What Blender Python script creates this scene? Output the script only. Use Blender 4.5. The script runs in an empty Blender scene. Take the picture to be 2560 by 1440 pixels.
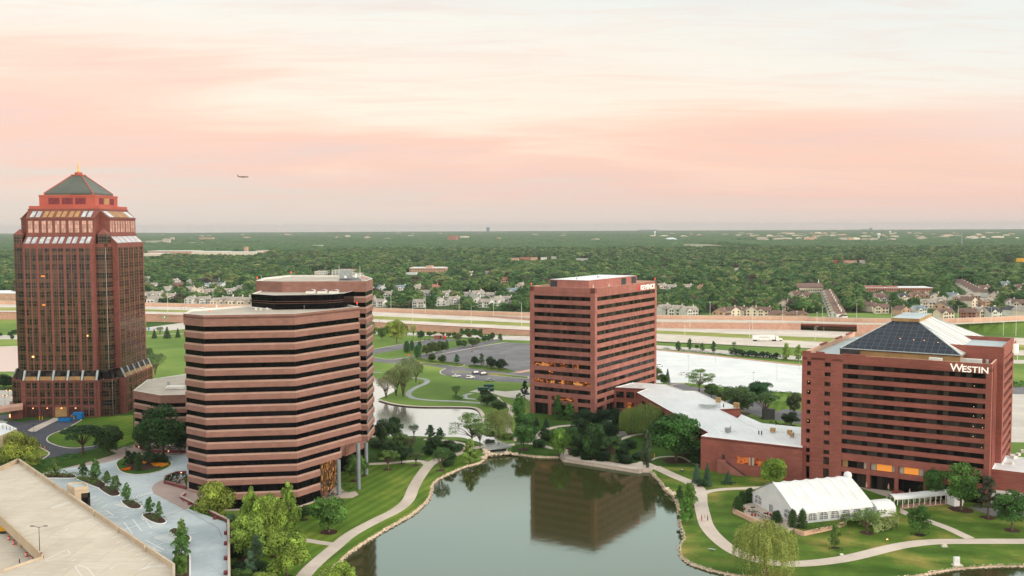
import bpy, math, random
import numpy as np
from mathutils import Vector, Matrix
from mathutils.geometry import delaunay_2d_cdt
SC = bpy.context.scene; COL = SC.collection
rnd = random.Random(7)
# ------------------------------------------------------------------ camera model (2450 px focal length on a 2560 px wide frame, 80 m up)
FPX = 2450.0; HC = 80.0
PITCH = math.atan((720-566.5)/FPX); ROLL = math.atan(0.0043)
_c, _s = math.cos(math.pi/2-PITCH), math.sin(math.pi/2-PITCH)
_cr, _sr = math.cos(-ROLL), math.sin(-ROLL)
RM = np.array([[1,0,0],[0,_c,-_s],[0,_s,_c]]) @ np.array([[_cr,-_sr,0],[_sr,_cr,0],[0,0,1]])
def P(px, py, z=0.0):
    d = RM @ np.array([(px-1280)/FPX, -(py-720)/FPX, -1.0]); t = (z-HC)/d[2]
    return (float(d[0]*t), float(d[1]*t), float(z))
def proj(p):
    q = RM.T @ (np.array(p, float)-np.array([0, 0, HC])); return (1280+FPX*q[0]/-q[2], 720-FPX*q[1]/-q[2])
def depth(p):
    return float((RM.T @ (np.array(p, float)-np.array([0, 0, HC])))[2]*-1)
def zat(xy, py):
    lo, hi = -50.0, 300.0
    for _ in range(50):
        m = (lo+hi)/2
        if proj((xy[0], xy[1], m))[1] > py: lo = m
        else: hi = m
    return lo
cam_d = bpy.data.cameras.new('camera'); cam = bpy.data.objects.new('camera', cam_d); COL.objects.link(cam)
cam_d.sensor_width = 36.0; cam_d.lens = 36.0*FPX/2560; cam_d.clip_start = 1.0; cam_d.clip_end = 60000
_m = Matrix([[RM[i][j] for j in range(3)] for i in range(3)]).to_4x4(); _m.translation = (0, 0, HC); cam.matrix_world = _m
SC.camera = cam
SC.render.resolution_x = 1024; SC.render.resolution_y = 576
SC.cycles.max_bounces = 6; SC.cycles.diffuse_bounces = 3; SC.cycles.glossy_bounces = 3
SC.cycles.transparent_max_bounces = 6; SC.cycles.volume_bounces = 0
SC.cycles.caustics_reflective = False; SC.cycles.caustics_refractive = False
SC.cycles.use_denoising = True; SC.cycles.sample_clamp_indirect = 6.0
# ------------------------------------------------------------------ objects
def tag(o, label=None, cat=None, group=None, kind=None):
    if label: o['label'] = label
    if cat: o['category'] = cat
    if group: o['group'] = group
    if kind: o['kind'] = kind
    return o
def empty(name, loc=(0,0,0), rz=0.0, label=None, cat=None, group=None):
    o = bpy.data.objects.new(name, None); o.empty_display_size = 1; COL.objects.link(o)
    o.location = loc; o.rotation_euler = (0, 0, rz)
    return tag(o, label, cat, group)
def worldloc(o):
    v = Vector((0, 0, 0))
    while o is not None:
        v += o.location; o = o.parent
    return v
def kids(o):
    return KIDS.get(o.name, [])
KIDS = {}
def setparent(c, p):
    c.parent = p; KIDS.setdefault(p.name, []).append(c)
def copy_tree(o, parent=None):
    c = o.copy(); COL.objects.link(c)
    if parent is not None: setparent(c, parent)
    for ch in kids(o): copy_tree(ch, c)
    return c
class MB:
    def __init__(s): s.v = []; s.f = []; s.m = []
    def add(s, vs, fs, mi=0):
        b = len(s.v); s.v += [tuple(map(float, p)) for p in vs]
        for f in fs: s.f.append([b+i for i in f]); s.m.append(mi)
        return s
    def quad(s, a, b, c, d, mi=0): return s.add([a, b, c, d], [(0, 1, 2, 3)], mi)
    def poly(s, pts, mi=0): return s.add(pts, [tuple(range(len(pts)))], mi)
    def prism(s, poly, z0, z1, mi=0, top=None, bot=True, mt=None):
        """poly: CCW list of xy; top: other polygon (taper)."""
        if area(poly) < 0: poly = poly[::-1]; top = top[::-1] if top else None
        t = top or poly; n = len(poly)
        vs = [(x, y, z0) for x, y in poly]+[(x, y, z1) for x, y in t]
        fs = [(i, (i+1) % n, n+(i+1) % n, n+i) for i in range(n)]
        s.add(vs, fs, mi)
        b = len(s.v)-2*n
        s.f.append([b+n+i for i in range(n)]); s.m.append(mi if mt is None else mt)
        if bot: s.f.append([b+n-1-i for i in range(n)]); s.m.append(mi)
        return s
    def box(s, c, d, rz=0.0, mi=0, mt=None):
        cx, cy, cz = c; x, y, z = d[0]/2, d[1]/2, d[2]/2; ca, sa = math.cos(rz), math.sin(rz)
        p = [(cx+a*ca-b*sa, cy+a*sa+b*ca) for a, b in ((-x,-y),(x,-y),(x,y),(-x,y))]
        return s.prism(p, cz-z, cz+z, mi, mt=mt)
    def tube(s, p0, p1, r0, r1=None, n=8, mi=0, cap=True):
        r1 = r0 if r1 is None else r1; a = Vector(p0); b = Vector(p1); d = (b-a)
        if d.length < 1e-6: return s
        d.normalize(); u = d.orthogonal().normalized(); w = d.cross(u)
        vs = []
        for c, r in ((a, r0), (b, r1)):
            for i in range(n):
                t = 2*math.pi*i/n; q = c+u*(math.cos(t)*r)+w*(math.sin(t)*r); vs.append(q[:])
        fs = [(i, (i+1) % n, n+(i+1) % n, n+i) for i in range(n)]
        if cap: fs += [tuple(range(n))[::-1], tuple(range(n, 2*n))]
        return s.add(vs, fs, mi)
    def lathe(s, c, prof, n=16, mi=0):
        vs = []
        for r, z in prof:
            for i in range(n): t = 2*math.pi*i/n; vs.append((c[0]+math.cos(t)*r, c[1]+math.sin(t)*r, c[2]+z))
        fs = [(k*n+i, k*n+(i+1) % n, (k+1)*n+(i+1) % n, (k+1)*n+i) for k in range(len(prof)-1) for i in range(n)]
        return s.add(vs, fs, mi)
    def build(s, name, mats, parent=None, origin=None, smooth=False, uv=True):
        if not isinstance(mats, (list, tuple)): mats = [mats]
        if parent is not None: og = worldloc(parent)
        elif origin is not None: og = Vector(origin)
        else: og = Vector((0, 0, 0))
        me = bpy.data.meshes.new(name)
        me.from_pydata([(x-og.x, y-og.y, z-og.z) for x, y, z in s.v], [], s.f)
        for m in mats: me.materials.append(m)
        me.polygons.foreach_set('material_index', s.m)
        if smooth: me.polygons.foreach_set('use_smooth', [True]*len(s.f))
        if uv and s.f:
            ul = me.uv_layers.new(name='UVMap'); dat = []
            V = s.v
            for f in s.f:
                a, b, c = Vector(V[f[0]]), Vector(V[f[1]]), Vector(V[f[2]])
                n = (b-a).cross(c-b)
                if n.length < 1e-9 and len(f) > 3: n = (c-b).cross(Vector(V[f[3]])-c)
                if n.length < 1e-9: n = Vector((0, 0, 1))
                n.normalize()
                if abs(n.z) > .92:
                    for i in f: dat += [V[i][0], V[i][1]]
                else:
                    t = Vector((-n.y, n.x, 0)).normalized(); k = 1/max(.3, math.sqrt(1-n.z*n.z))
                    for i in f: dat += [V[i][0]*t.x+V[i][1]*t.y, V[i][2]*k]
            ul.data.foreach_set('uv', dat)
        me.update()
        o = bpy.data.objects.new(name, me); COL.objects.link(o)
        if parent is not None: setparent(o, parent)
        else: o.location = og
        return o
def area(p):
    return sum(p[i][0]*p[(i+1) % len(p)][1]-p[(i+1) % len(p)][0]*p[i][1] for i in range(len(p)))/2
def inset(poly, d):
    """offset a CCW (or CW) polygon inwards by d (outwards when negative)"""
    if area(poly) < 0: return inset(poly[::-1], d)[::-1]
    n = len(poly); out = []
    for i in range(n):
        p0, p1, p2 = Vector(poly[i-1]), Vector(poly[i]), Vector(poly[(i+1) % n])
        a = (p1-p0).normalized(); b = (p2-p1).normalized()
        na = Vector((-a.y, a.x)); nb = Vector((-b.y, b.x)); m = na+nb
        if m.length < 1e-6: m = na; k = 1
        else: m.normalize(); k = 1/max(.3, m.dot(na))
        q = p1+m*(d*k); out.append((q.x, q.y))
    return out
def smooth_line(pts, n=6, closed=False):
    """Catmull-Rom through 2-tuples/3-tuples"""
    L = len(pts); out = []
    g = lambda i: pts[i % L] if closed else pts[max(0, min(L-1, i))]
    for i in range(L if closed else L-1):
        p0, p1, p2, p3 = g(i-1), g(i), g(i+1), g(i+2)
        for k in range(n):
            t = k/n; out.append(tuple(.5*((2*b)+(-a+c)*t+(2*a-5*b+4*c-d)*t*t+(-a+3*b-3*c+d)*t**3) for a, b, c, d in zip(p0, p1, p2, p3)))
    if not closed: out.append(tuple(pts[-1]))
    return out
def inside(p, poly):
    x, y = p[0], p[1]; c = False; n = len(poly); j = n-1
    for i in range(n):
        xi, yi = poly[i][0], poly[i][1]; xj, yj = poly[j][0], poly[j][1]
        if (yi > y) != (yj > y) and x < (xj-xi)*(y-yi)/(yj-yi)+xi: c = not c
        j = i
    return c
def G(pts, z=0.0): return [P(x, y, z)[:2] for x, y in pts]
# ------------------------------------------------------------------ materials
def lin(c):
    if isinstance(c, str):
        c = [int(c[i:i+2], 16)/255 for i in (0, 2, 4)]
        return tuple(x/12.92 if x <= .04045 else ((x+.055)/1.055)**2.4 for x in c)+(1,)
    return tuple(c)+(1,)
class NT:
    def __init__(s, name):
        s.m = bpy.data.materials.new(name); s.m.use_nodes = True; s.t = s.m.node_tree; s.n = s.t.nodes
        s.b = s.n['Principled BSDF']; s.o = s.n['Material Output']
    def new(s, t, **k):
        x = s.n.new(t)
        for a, v in k.items():
            if a[0] == '_': x.inputs[a[1:].replace('_', ' ')].default_value = v
            else: setattr(x, a, v)
        return x
    def link(s, a, b): s.t.links.new(a, b)
    def pos(s): return s.new('ShaderNodeNewGeometry').outputs['Position']
    def noise(s, scale, vec=None, detail=3.0, rough=.55, sc=None):
        x = s.new('ShaderNodeTexNoise'); x.inputs['Scale'].default_value = scale; x.inputs['Detail'].default_value = detail; x.inputs['Roughness'].default_value = rough
        v = vec if vec is not None else s.pos()
        if sc:
            mp = s.new('ShaderNodeMapping'); mp.inputs['Scale'].default_value = sc; s.link(v, mp.inputs['Vector']); v = mp.outputs[0]
        s.link(v, x.inputs['Vector']); return x.outputs['Fac']
    def ramp(s, fac, stops, interp='LINEAR'):
        r = s.new('ShaderNodeValToRGB'); r.color_ramp.interpolation = interp; e = r.color_ramp.elements
        while len(e) < len(stops): e.new(.5)
        for k, (p, c) in enumerate(stops): e[k].position = p; e[k].color = lin(c) if not isinstance(c, (int, float)) else (c, c, c, 1)
        s.link(fac, r.inputs[0]); return r.outputs[0]
    def mix(s, f, a, b, mode='MIX'):
        x = s.new('ShaderNodeMix', data_type='RGBA', blend_type=mode)
        for v, i in ((f, 0), (a, 6), (b, 7)):
            if hasattr(v, 'links') or hasattr(v, 'is_linked'): s.link(v, x.inputs[i])
            elif i == 0: x.inputs[0].default_value = v
            else: x.inputs[i].default_value = lin(v)
        return x.outputs[2]
    def math(s, op, a, b=0.0, clamp=False):
        x = s.new('ShaderNodeMath', operation=op); x.use_clamp = clamp
        for v, i in ((a, 0), (b, 1)):
            if hasattr(v, 'is_linked'): s.link(v, x.inputs[i])
            else: x.inputs[i].default_value = v
        return x.outputs[0]
    def done(s, col=None, rough=.8, spec=None, metal=None, bump=None, bs=.3, bd=.1):
        if col is not None:
            if hasattr(col, 'is_linked'): s.link(col, s.b.inputs['Base Color'])
            else: s.b.inputs['Base Color'].default_value = lin(col)
        if hasattr(rough, 'is_linked'): s.link(rough, s.b.inputs['Roughness'])
        else: s.b.inputs['Roughness'].default_value = rough
        if spec is not None: s.b.inputs['Specular IOR Level'].default_value = spec
        if metal is not None: s.b.inputs['Metallic'].default_value = metal
        if bump is not None:
            bn = s.new('ShaderNodeBump'); bn.inputs['Strength'].default_value = bs; bn.inputs['Distance'].default_value = bd
            s.link(bump, bn.inputs['Height']); s.link(bn.outputs[0], s.b.inputs['Normal'])
        return s.m
def simple(name, c1, c2=None, scale=.4, rough=.8, spec=.3, metal=None, detail=4, mid=(.35, .65), sc=None):
    t = NT(name)
    if c2 is None:
        a = lin(c1); k = .82; c2 = tuple(x*k for x in a[:3]); c1 = tuple(min(1, x*1.08) for x in a[:3])
    f = t.noise(scale, detail=detail, sc=sc)
    return t.done(t.ramp(f, [(mid[0], c1), (mid[1], c2)]), rough, spec, metal)
def emis(name, col, strength, base=None):
    t = NT(name); t.b.inputs['Emission Color'].default_value = lin(col); t.b.inputs['Emission Strength'].default_value = strength
    return t.done(base or col, .5)
def uvout(t): return t.new('ShaderNodeUVMap').outputs[0]
LAWN_A = math.radians(70.30992720727437)
# ------------------------------------------------------------------ sky, sun, air
def world():
    w = bpy.data.worlds.new('World'); SC.world = w; w.use_nodes = True; nt = w.node_tree; N = nt.nodes; L = nt.links
    for n in list(N): N.remove(n)
    def new(t, **k):
        x = N.new(t)
        for a, v in k.items(): setattr(x, a, v)
        return x
    out = new('ShaderNodeOutputWorld'); bg = new('ShaderNodeBackground'); L.new(bg.outputs[0], out.inputs[0])
    sky = new('ShaderNodeTexSky'); sky.sky_type = 'NISHITA'; sky.sun_disc = False
    sky.sun_elevation = math.radians(SUN_EL); sky.sun_rotation = math.radians(SUN_AZ); sky.dust_density = 2.0
    tc = new('ShaderNodeTexCoord'); sep = new('ShaderNodeSeparateXYZ'); L.new(tc.outputs['Generated'], sep.inputs[0])
    def m(op, a, b=0.0, c=None):
        x = new('ShaderNodeMath', operation=op)
        for v, i in ((a, 0), (b, 1)) + (((c, 2),) if c is not None else ()):
            if hasattr(v, 'is_linked'): L.new(v, x.inputs[i])
            else: x.inputs[i].default_value = v
        return x.outputs[0]
    # clouds live on a high flat layer: direction divided by its height
    z = m('MAXIMUM', sep.outputs['Z'], 0.0); zz = m('ADD', z, 0.09)
    cx = m('DIVIDE', sep.outputs['X'], zz); cy = m('DIVIDE', sep.outputs['Y'], zz)
    cmb = new('ShaderNodeCombineXYZ'); L.new(cx, cmb.inputs[0]); L.new(cy, cmb.inputs[1])
    def noise(scale, det, sc, off, rough=.55, dist=0.0):
        mp = new('ShaderNodeMapping'); mp.inputs['Scale'].default_value = sc; mp.inputs['Location'].default_value = off; mp.inputs['Rotation'].default_value = (0, 0, .1)
        L.new(cmb.outputs[0], mp.inputs[0]); n = new('ShaderNodeTexNoise'); n.inputs['Scale'].default_value = scale; n.inputs['Detail'].default_value = det
        n.inputs['Roughness'].default_value = rough; n.inputs['Distortion'].default_value = dist
        L.new(mp.outputs[0], n.inputs[0]); return n.outputs[0]
    n1 = noise(.55, 5, (.62, 1.0, 1), (3.1, 1.2, 0), .5, .6); n2 = noise(1.5, 9, (.42, 1.2, 1), (1.7, 4.4, 0), .6, 1.1)
    def ramp(f, st):
        r = new('ShaderNodeValToRGB'); e = r.color_ramp.elements
        while len(e) < len(st): e.new(.5)
        for k, (p, c) in enumerate(st): e[k].position = p; e[k].color = lin(c) if not isinstance(c, (int, float)) else (c, c, c, 1)
        L.new(f, r.inputs[0]); return r.outputs[0]
    # elevation used for the bands, shifted by the clouds so that their edges are ragged
    wob = m('MULTIPLY', m('SUBTRACT', m('ADD', m('MULTIPLY', n1, .65), m('MULTIPLY', n2, .35)), .5), .36)
    k = m('MULTIPLY', z, 1.0)
    fade = m('MULTIPLY', m('MINIMUM', m('MULTIPLY', z, 9.0), 1.0), 1.0)
    e1 = m('ADD', k, m('MULTIPLY', wob, fade))
    tilt = m('MULTIPLY', sep.outputs['X'], .04); e1 = m('ADD', e1, tilt)
    col = ramp(e1, [(0.0, 'E2D5CB'), (.018, 'E4D2C9'), (.045, 'F0CBBF'), (.08, 'FBCDBA'), (.115, 'FEDAC4'), (.15, 'FDEAD7'), (.20, 'F5F0E4'), (.28, 'DDE9EA'), (.55, 'D6E2E6'), (1.0, 'D0DCE4')])
    # faint darker veils
    veil = ramp(n2, [(.46, 0.0), (.62, 1.0)]); vl2 = ramp(n1, [(.50, 0.0), (.64, 1.0)])
    mx = new('ShaderNodeMix', data_type='RGBA'); L.new(m('MULTIPLY', m('MULTIPLY', veil, fade), .22), mx.inputs[0]); L.new(col, mx.inputs[6]); mx.inputs[7].default_value = lin('F6BFA8')
    mx0 = mx; mx = new('ShaderNodeMix', data_type='RGBA'); L.new(m('MULTIPLY', m('MULTIPLY', vl2, fade), .5), mx.inputs[0]); L.new(mx0.outputs[2], mx.inputs[6]); mx.inputs[7].default_value = lin('FFF0DC')
    rt = m('MULTIPLY', m('ADD', m('ADD', m('MULTIPLY', sep.outputs['X'], .9), m('MULTIPLY', z, 2.6)), -.52), 2.2); rt = m('MAXIMUM', m('MINIMUM', rt, .75), 0.0)
    mx1 = mx; mx = new('ShaderNodeMix', data_type='RGBA'); L.new(rt, mx.inputs[0]); L.new(mx1.outputs[2], mx.inputs[6]); mx.inputs[7].default_value = lin('ECEFE9')
    n3 = noise(3.2, 9, (.35, 1.5, 1), (7.7, 2.4, 0), .62, 1.4); w3 = ramp(n3, [(.48, 0.0), (.68, 1.0)])
    mx2 = mx; mx = new('ShaderNodeMix', data_type='RGBA'); L.new(m('MULTIPLY', m('MULTIPLY', w3, fade), .22), mx.inputs[0]); L.new(mx2.outputs[2], mx.inputs[6]); mx.inputs[7].default_value = lin('F3BDA6')
    # light: slightly brighter overhead; unseen bright band added above the frame for lake reflections
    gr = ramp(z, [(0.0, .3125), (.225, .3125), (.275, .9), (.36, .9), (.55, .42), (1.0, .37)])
    # the photo looks east-ish at dusk: the western half behind the camera is brighter
    back = new('ShaderNodeMapRange'); L.new(sep.outputs['Y'], back.inputs[0]); back.inputs[1].default_value = 0.1; back.inputs[2].default_value = -.9; back.inputs[3].default_value = 1.0; back.inputs[4].default_value = SKY_BACK
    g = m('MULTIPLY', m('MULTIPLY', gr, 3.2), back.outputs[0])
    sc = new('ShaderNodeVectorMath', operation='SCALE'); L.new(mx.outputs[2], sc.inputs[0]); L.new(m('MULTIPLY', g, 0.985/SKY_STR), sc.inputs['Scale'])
    ad = new('ShaderNodeVectorMath', operation='ADD'); L.new(sc.outputs[0], ad.inputs[0])
    # a little of the physical sky shows through the veil
    s2 = new('ShaderNodeVectorMath', operation='SCALE'); L.new(sky.outputs[0], s2.inputs[0]); s2.inputs['Scale'].default_value = .25; L.new(s2.outputs[0], ad.inputs[1])
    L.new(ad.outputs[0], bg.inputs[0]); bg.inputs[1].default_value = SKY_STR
SUN_EL = 16.0; SUN_AZ = 122.0     # low, behind the camera and to its right
SKY_BACK = 1.2; SKY_STR = 0.1
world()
sl = bpy.data.lights.new('sun', 'SUN'); sl.energy = 2.3; sl.angle = math.radians(18); sl.color = (1.0, .86, .74)
so = bpy.data.objects.new('sun', sl); COL.objects.link(so)
_az = math.radians(SUN_AZ); _el = math.radians(SUN_EL)
_sd = Vector((math.sin(_az)*math.cos(_el), math.cos(_az)*math.cos(_el), math.sin(_el)))
so.rotation_euler = _sd.to_track_quat('Z', 'Y').to_euler(); so.location = (0, -50, 200)
SC.view_settings.view_transform = 'Standard'; SC.view_settings.look = 'None'; SC.view_settings.exposure = 0.0; SC.view_settings.gamma = 1.0
def haze():
    b = MB(); b.box((0, 9000, 54.5), (40000, 22000, 113.5))
    t = NT('haze_air'); t.n.remove(t.b)
    v = t.new('ShaderNodeVolumePrincipled'); v.inputs['Color'].default_value = (.58, .61, .62, 1); v.inputs['Density'].default_value = HAZE
    v.inputs['Anisotropy'].default_value = 0.0
    t.link(v.outputs[0], t.o.inputs['Volume'])
    o = b.build('haze', t.m, uv=False); tag(o, 'thin bluish evening haze over the whole plain', 'haze', kind='stuff')
HAZE = 1/22000
haze()
# ------------------------------------------------------------------ surface materials
def m_grass(name, c1, c2, c3, stripe=None, big=.02, wood=False):
    t = NT(name); f1 = t.noise(big, detail=5, rough=.6); f2 = t.noise(.35, detail=6, rough=.7); f3 = t.noise(3.0, detail=3)
    a = t.ramp(f1, [(.36, c1), (.52, c2), (.68, c3)])
    a = t.mix(t.math('MULTIPLY', f2, .55), a, c1)
    if wood:
        sp = t.new('ShaderNodeSeparateXYZ'); t.link(t.pos(), sp.inputs[0]); a = t.mix(t.math('GREATER_THAN', t.math('ADD', sp.outputs[1], t.math('MULTIPLY', sp.outputs[0], .05)), 905.0), a, t.ramp(f2, [(.4, '2E4420'), (.62, '4C6230')]))
    b = t.ramp(f3, [(.3, .82), (.7, 1.12)]); a = t.mix(1.0, a, b, 'MULTIPLY')
    if stripe:
        ang, per, amt = stripe
        sp = t.new('ShaderNodeSeparateXYZ'); t.link(t.pos(), sp.inputs[0])
        s = t.math('ADD', t.math('MULTIPLY', sp.outputs[0], math.cos(ang)*2*math.pi/per), t.math('MULTIPLY', sp.outputs[1], math.sin(ang)*2*math.pi/per))
        s = t.math('ADD', s, t.math('MULTIPLY', f1, 6.0)); s = t.math('SINE', s)
        q = t.ramp(t.math('ADD', t.math('MULTIPLY', s, .5), .5), [(.2, 1-amt), (.8, 1+amt)])
        a = t.mix(1.0, a, q, 'MULTIPLY')
    return t.done(a, .95, .1, bump=f3, bs=.5, bd=.15)
M = {}; STRIPE = math.atan2(math.cos(LAWN_A), -math.sin(LAWN_A))
M['ground'] = m_grass('meadow_grass', '587232', '708A40', '929E52', big=.012, wood=True)
M['lawn'] = m_grass('mown_lawn', '4C6824', '5F7A2B', '82903C', stripe=(STRIPE, 3.4, .13), big=.045)
M['lawn2'] = m_grass('mown_lawn_patchy', '3E5A1E', '5C742C', 'A0904E', stripe=(1.3, 9.0, .1), big=.06)
M['lawn_dark'] = m_grass('shaded_lawn', '34501D', '405E22', '50692A', big=.08)  # deeper green grass mix
M['median'] = m_grass('dry_verge_grass', '7C8440', '959A55', 'B0A868', big=.03)
M['mulch'] = simple('mulch', '4A2F24', '2E1D17', 2.0)
def m_asph(name, c1, c2, rough=.85):
    t = NT(name); f1 = t.noise(.06, detail=5, rough=.65); f2 = t.noise(2.5, detail=4); a = t.ramp(f1, [(.38, c1), (.62, c2)]); f4 = t.noise(.25, detail=6, rough=.75)
    a = t.mix(1.0, a, t.ramp(f2, [(.3, .92), (.7, 1.06)]), 'MULTIPLY'); a = t.mix(1.0, a, t.ramp(f4, [(.28, .80), (.42, 1.0)]), 'MULTIPLY'); return t.done(a, rough, .25)
M['asphalt'] = m_asph('grey_asphalt', '605F62', '767577')
M['asphalt_dark'] = m_asph('fresh_asphalt', '464851', '55565D')
M['lot_pale'] = m_asph('pale_sealed_paving', '9AA5A9', 'B6C0C2')
M['lot_white'] = m_asph('white_deck_paving', 'CBCFCF', 'DBDDDA')
M['highway'] = m_asph('highway_concrete', 'BDB2A5', 'CFC5B8')
M['road'] = m_asph('road_concrete', 'B4ADA4', 'C6BFB4')
M['path'] = m_asph('path_concrete', 'B9AC9F', 'CDC0B2')
M['path_grey'] = m_asph('path_grey', '8E9391', 'A2A6A2')
M['paver'] = m_asph('brick_paving', '97857E', 'A8958C')
M['patio'] = m_asph('patio_paving', 'A89A8E', 'BCAEA0')
M['white'] = simple('white_paint', 'E6E6E2', 'D8D8D4', .5, .6)
M['yellow'] = simple('yellow_paint', 'E0A81E', 'C8921A', .5, .5)
M['kerb'] = simple('kerb_concrete', 'CFC7B8', 'B9B0A2', 1.0)
M['kerb_white'] = simple('kerb_white', 'E2E2DE', 'D2D2CE', 1.0)
def m_rock():
    t = NT('rock'); f = t.noise(.9, detail=6, rough=.7); f2 = t.noise(4, detail=3)
    a = t.ramp(f, [(.3, 'AC9880'), (.5, 'D2BEA6'), (.7, 'EADCC8')]); return t.done(t.mix(1.0, a, t.ramp(f2, [(.3, .8), (.7, 1.1)]), 'MULTIPLY'), .9, .2, bump=f2, bs=.6, bd=.2)
M['rock'] = m_rock()
def m_block(name, c1, c2, mortar, bw=.45, bh=.2, ms=.02, var=.35, rough=.85, bias=0.0):
    t = NT(name); uv = uvout(t); b = t.new('ShaderNodeTexBrick'); t.link(uv, b.inputs['Vector'])
    b.inputs['Scale'].default_value = 1; b.inputs['Brick Width'].default_value = bw; b.inputs['Row Height'].default_value = bh; b.inputs['Mortar Size'].default_value = ms
    b.inputs['Color1'].default_value = lin(c1); b.inputs['Color2'].default_value = lin(c2); b.inputs['Mortar'].default_value = lin(mortar); b.inputs['Bias'].default_value = bias
    f = t.noise(.12, detail=5, rough=.6); f2 = t.noise(.7, vec=uv, detail=4, rough=.6, sc=(.35, 2.2, 1))
    a = t.mix(1.0, b.outputs['Color'], t.ramp(f, [(.3, 1-var*.5), (.7, 1+var*.35)]), 'MULTIPLY')
    a = t.mix(1.0, a, t.ramp(f2, [(.3, 1-var*.4), (.7, 1+var*.3)]), 'MULTIPLY')
    return t.done(a, rough, .3, bump=f2, bs=.08, bd=.05)
M['brick'] = m_block('red_brick', '96574C', '8A4D43', '9A6558', .5, .16, .012, .4)
M['brick_tower'] = m_block('red_precast', 'A26A5E', '966055', '875549', 1.5, 3.0, .012, .34)
M['granite'] = m_block('pink_granite', '8C675C', '825F54', '745248', 1.52, 1.0, .014, .16)
M['granite_lit'] = m_block('pink_granite_sill', '9E8072', '94776A', '90665B', 1.52, 3.0, .014, .16)  # same granite made paler for up-facing sills: sky light put into the colour
M['stone_red'] = m_block('polished_red_granite', '824E45', '77463E', '653B34', 1.5, 1.2, .012, .22, .6)
M['salmon'] = simple('salmon_paint', 'B05C4E', 'A45346', .12, .7)
M['maroon'] = m_block('maroon_stone', '7A3E42', '6C3438', '5A2C30', 1.2, .6, .02, .2)
M['soundwall'] = m_block('sound_wall', 'D2AC94', 'C8A188', 'B49078', 4.5, 6.0, .08, .14)
M['retwall'] = m_block('retaining_wall', 'C79E8A', 'BC927E', 'AA8270', 1.5, 1.5, .03, .14)
M['capred'] = simple('dark_red_cap', '8E4A44', '7E403B', 1)
M['beige_conc'] = simple('beige_concrete', 'C2B49E', 'AC9D88', .35, .85, detail=6)
M['beige_wall'] = m_block('beige_precast', 'BCA98F', 'B29E84', 'A08D76', 3.0, 3.0, .02, .16)
M['deck'] = m_block('parking_deck', 'C6BBAA', 'BEB3A2', 'A89D8D', 7.5, 16.0, .05, .22, .9)
M['roof_white'] = m_block('white_membrane', 'DADCDC', 'D2D5D5', 'BFC2C2', 3.0, 14.0, .05, .14, .7)
M['roof_grey'] = m_block('ballast_roof', 'B4AB9D', 'ACA395', '9A9184', 4.0, 9.0, .06, .3, .9)
M['roof_blue'] = m_asph('bluegrey_roof', 'A3B0B2', 'B5C0C0')
M['metal'] = simple('galvanised_metal', 'A9B0AE', '979E9C', .8, .45, metal=.6)
M['metal_white'] = simple('pale_metal', 'DAD8CF', 'CBC9C0', .8, .5)
M['metal_dark'] = simple('dark_metal', '3A3B3C', '2E2F30', .8, .5)
M['steel_col'] = simple('grey_column_paint', '7D8488', '6E767A', .3, .5)
M['copper'] = simple('tan_metal', 'B08C5E', '9A784E', .4, .55)
def m_glass(name, base, spec=.5, rough=.04, grid=None, mull='17130F', wave=.02, c2=None):
    t = NT(name); col = base
    if grid:
        uv = uvout(t); b = t.new('ShaderNodeTexBrick'); t.link(uv, b.inputs['Vector']); b.offset = 0.0
        b.inputs['Scale'].default_value = 1; b.inputs['Brick Width'].default_value = grid[0]; b.inputs['Row Height'].default_value = grid[1]; b.inputs['Mortar Size'].default_value = grid[2]
        b.inputs['Mortar Smooth'].default_value = 0.0
        b.inputs['Color1'].default_value = lin(base); b.inputs['Color2'].default_value = lin(c2 or tuple(x*1.8+.002 for x in lin(base)[:3])); b.inputs['Mortar'].default_value = lin(mull); b.inputs['Bias'].default_value = -.3
        col = b.outputs['Color']
        r = t.math('ADD', t.math('MULTIPLY', b.outputs['Fac'], .45), rough); n = t.noise(.25, detail=2)
        t.b.inputs['IOR'].default_value = 1.6
        return t.done(col, r, spec, bump=n, bs=wave, bd=1.0)
    n = t.noise(.25, detail=2)
    return t.done(col, rough, spec, bump=n, bs=wave, bd=1.0)
M['glass'] = m_glass('black_ribbon_glass', (.002, .002, .0025), .06, .08, (1.52, 8.0, .03), '121113')
M['glass_b'] = m_glass('dark_recessed_glass', (.004, .004, .004), .07, .08, (1.5, 8.0, .05), '1A1512', c2=(.075, .058, .046))
M['glass_sky'] = m_glass('skylight_glass', (.34, .38, .40), .6, .15, (1.0, 1.2, .05), 'A9A6A0')
M['glass_atrium'] = m_glass('atrium_glass', (.008, .013, .021), .16, .15, (1.9, 2.2, .07), '49525E')
M['atrium_panel'] = m_glass('atrium_pale_panel', (.50, .50, .47), .3, .4, (1.9, 30.0, .06), '8C8C86')
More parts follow.
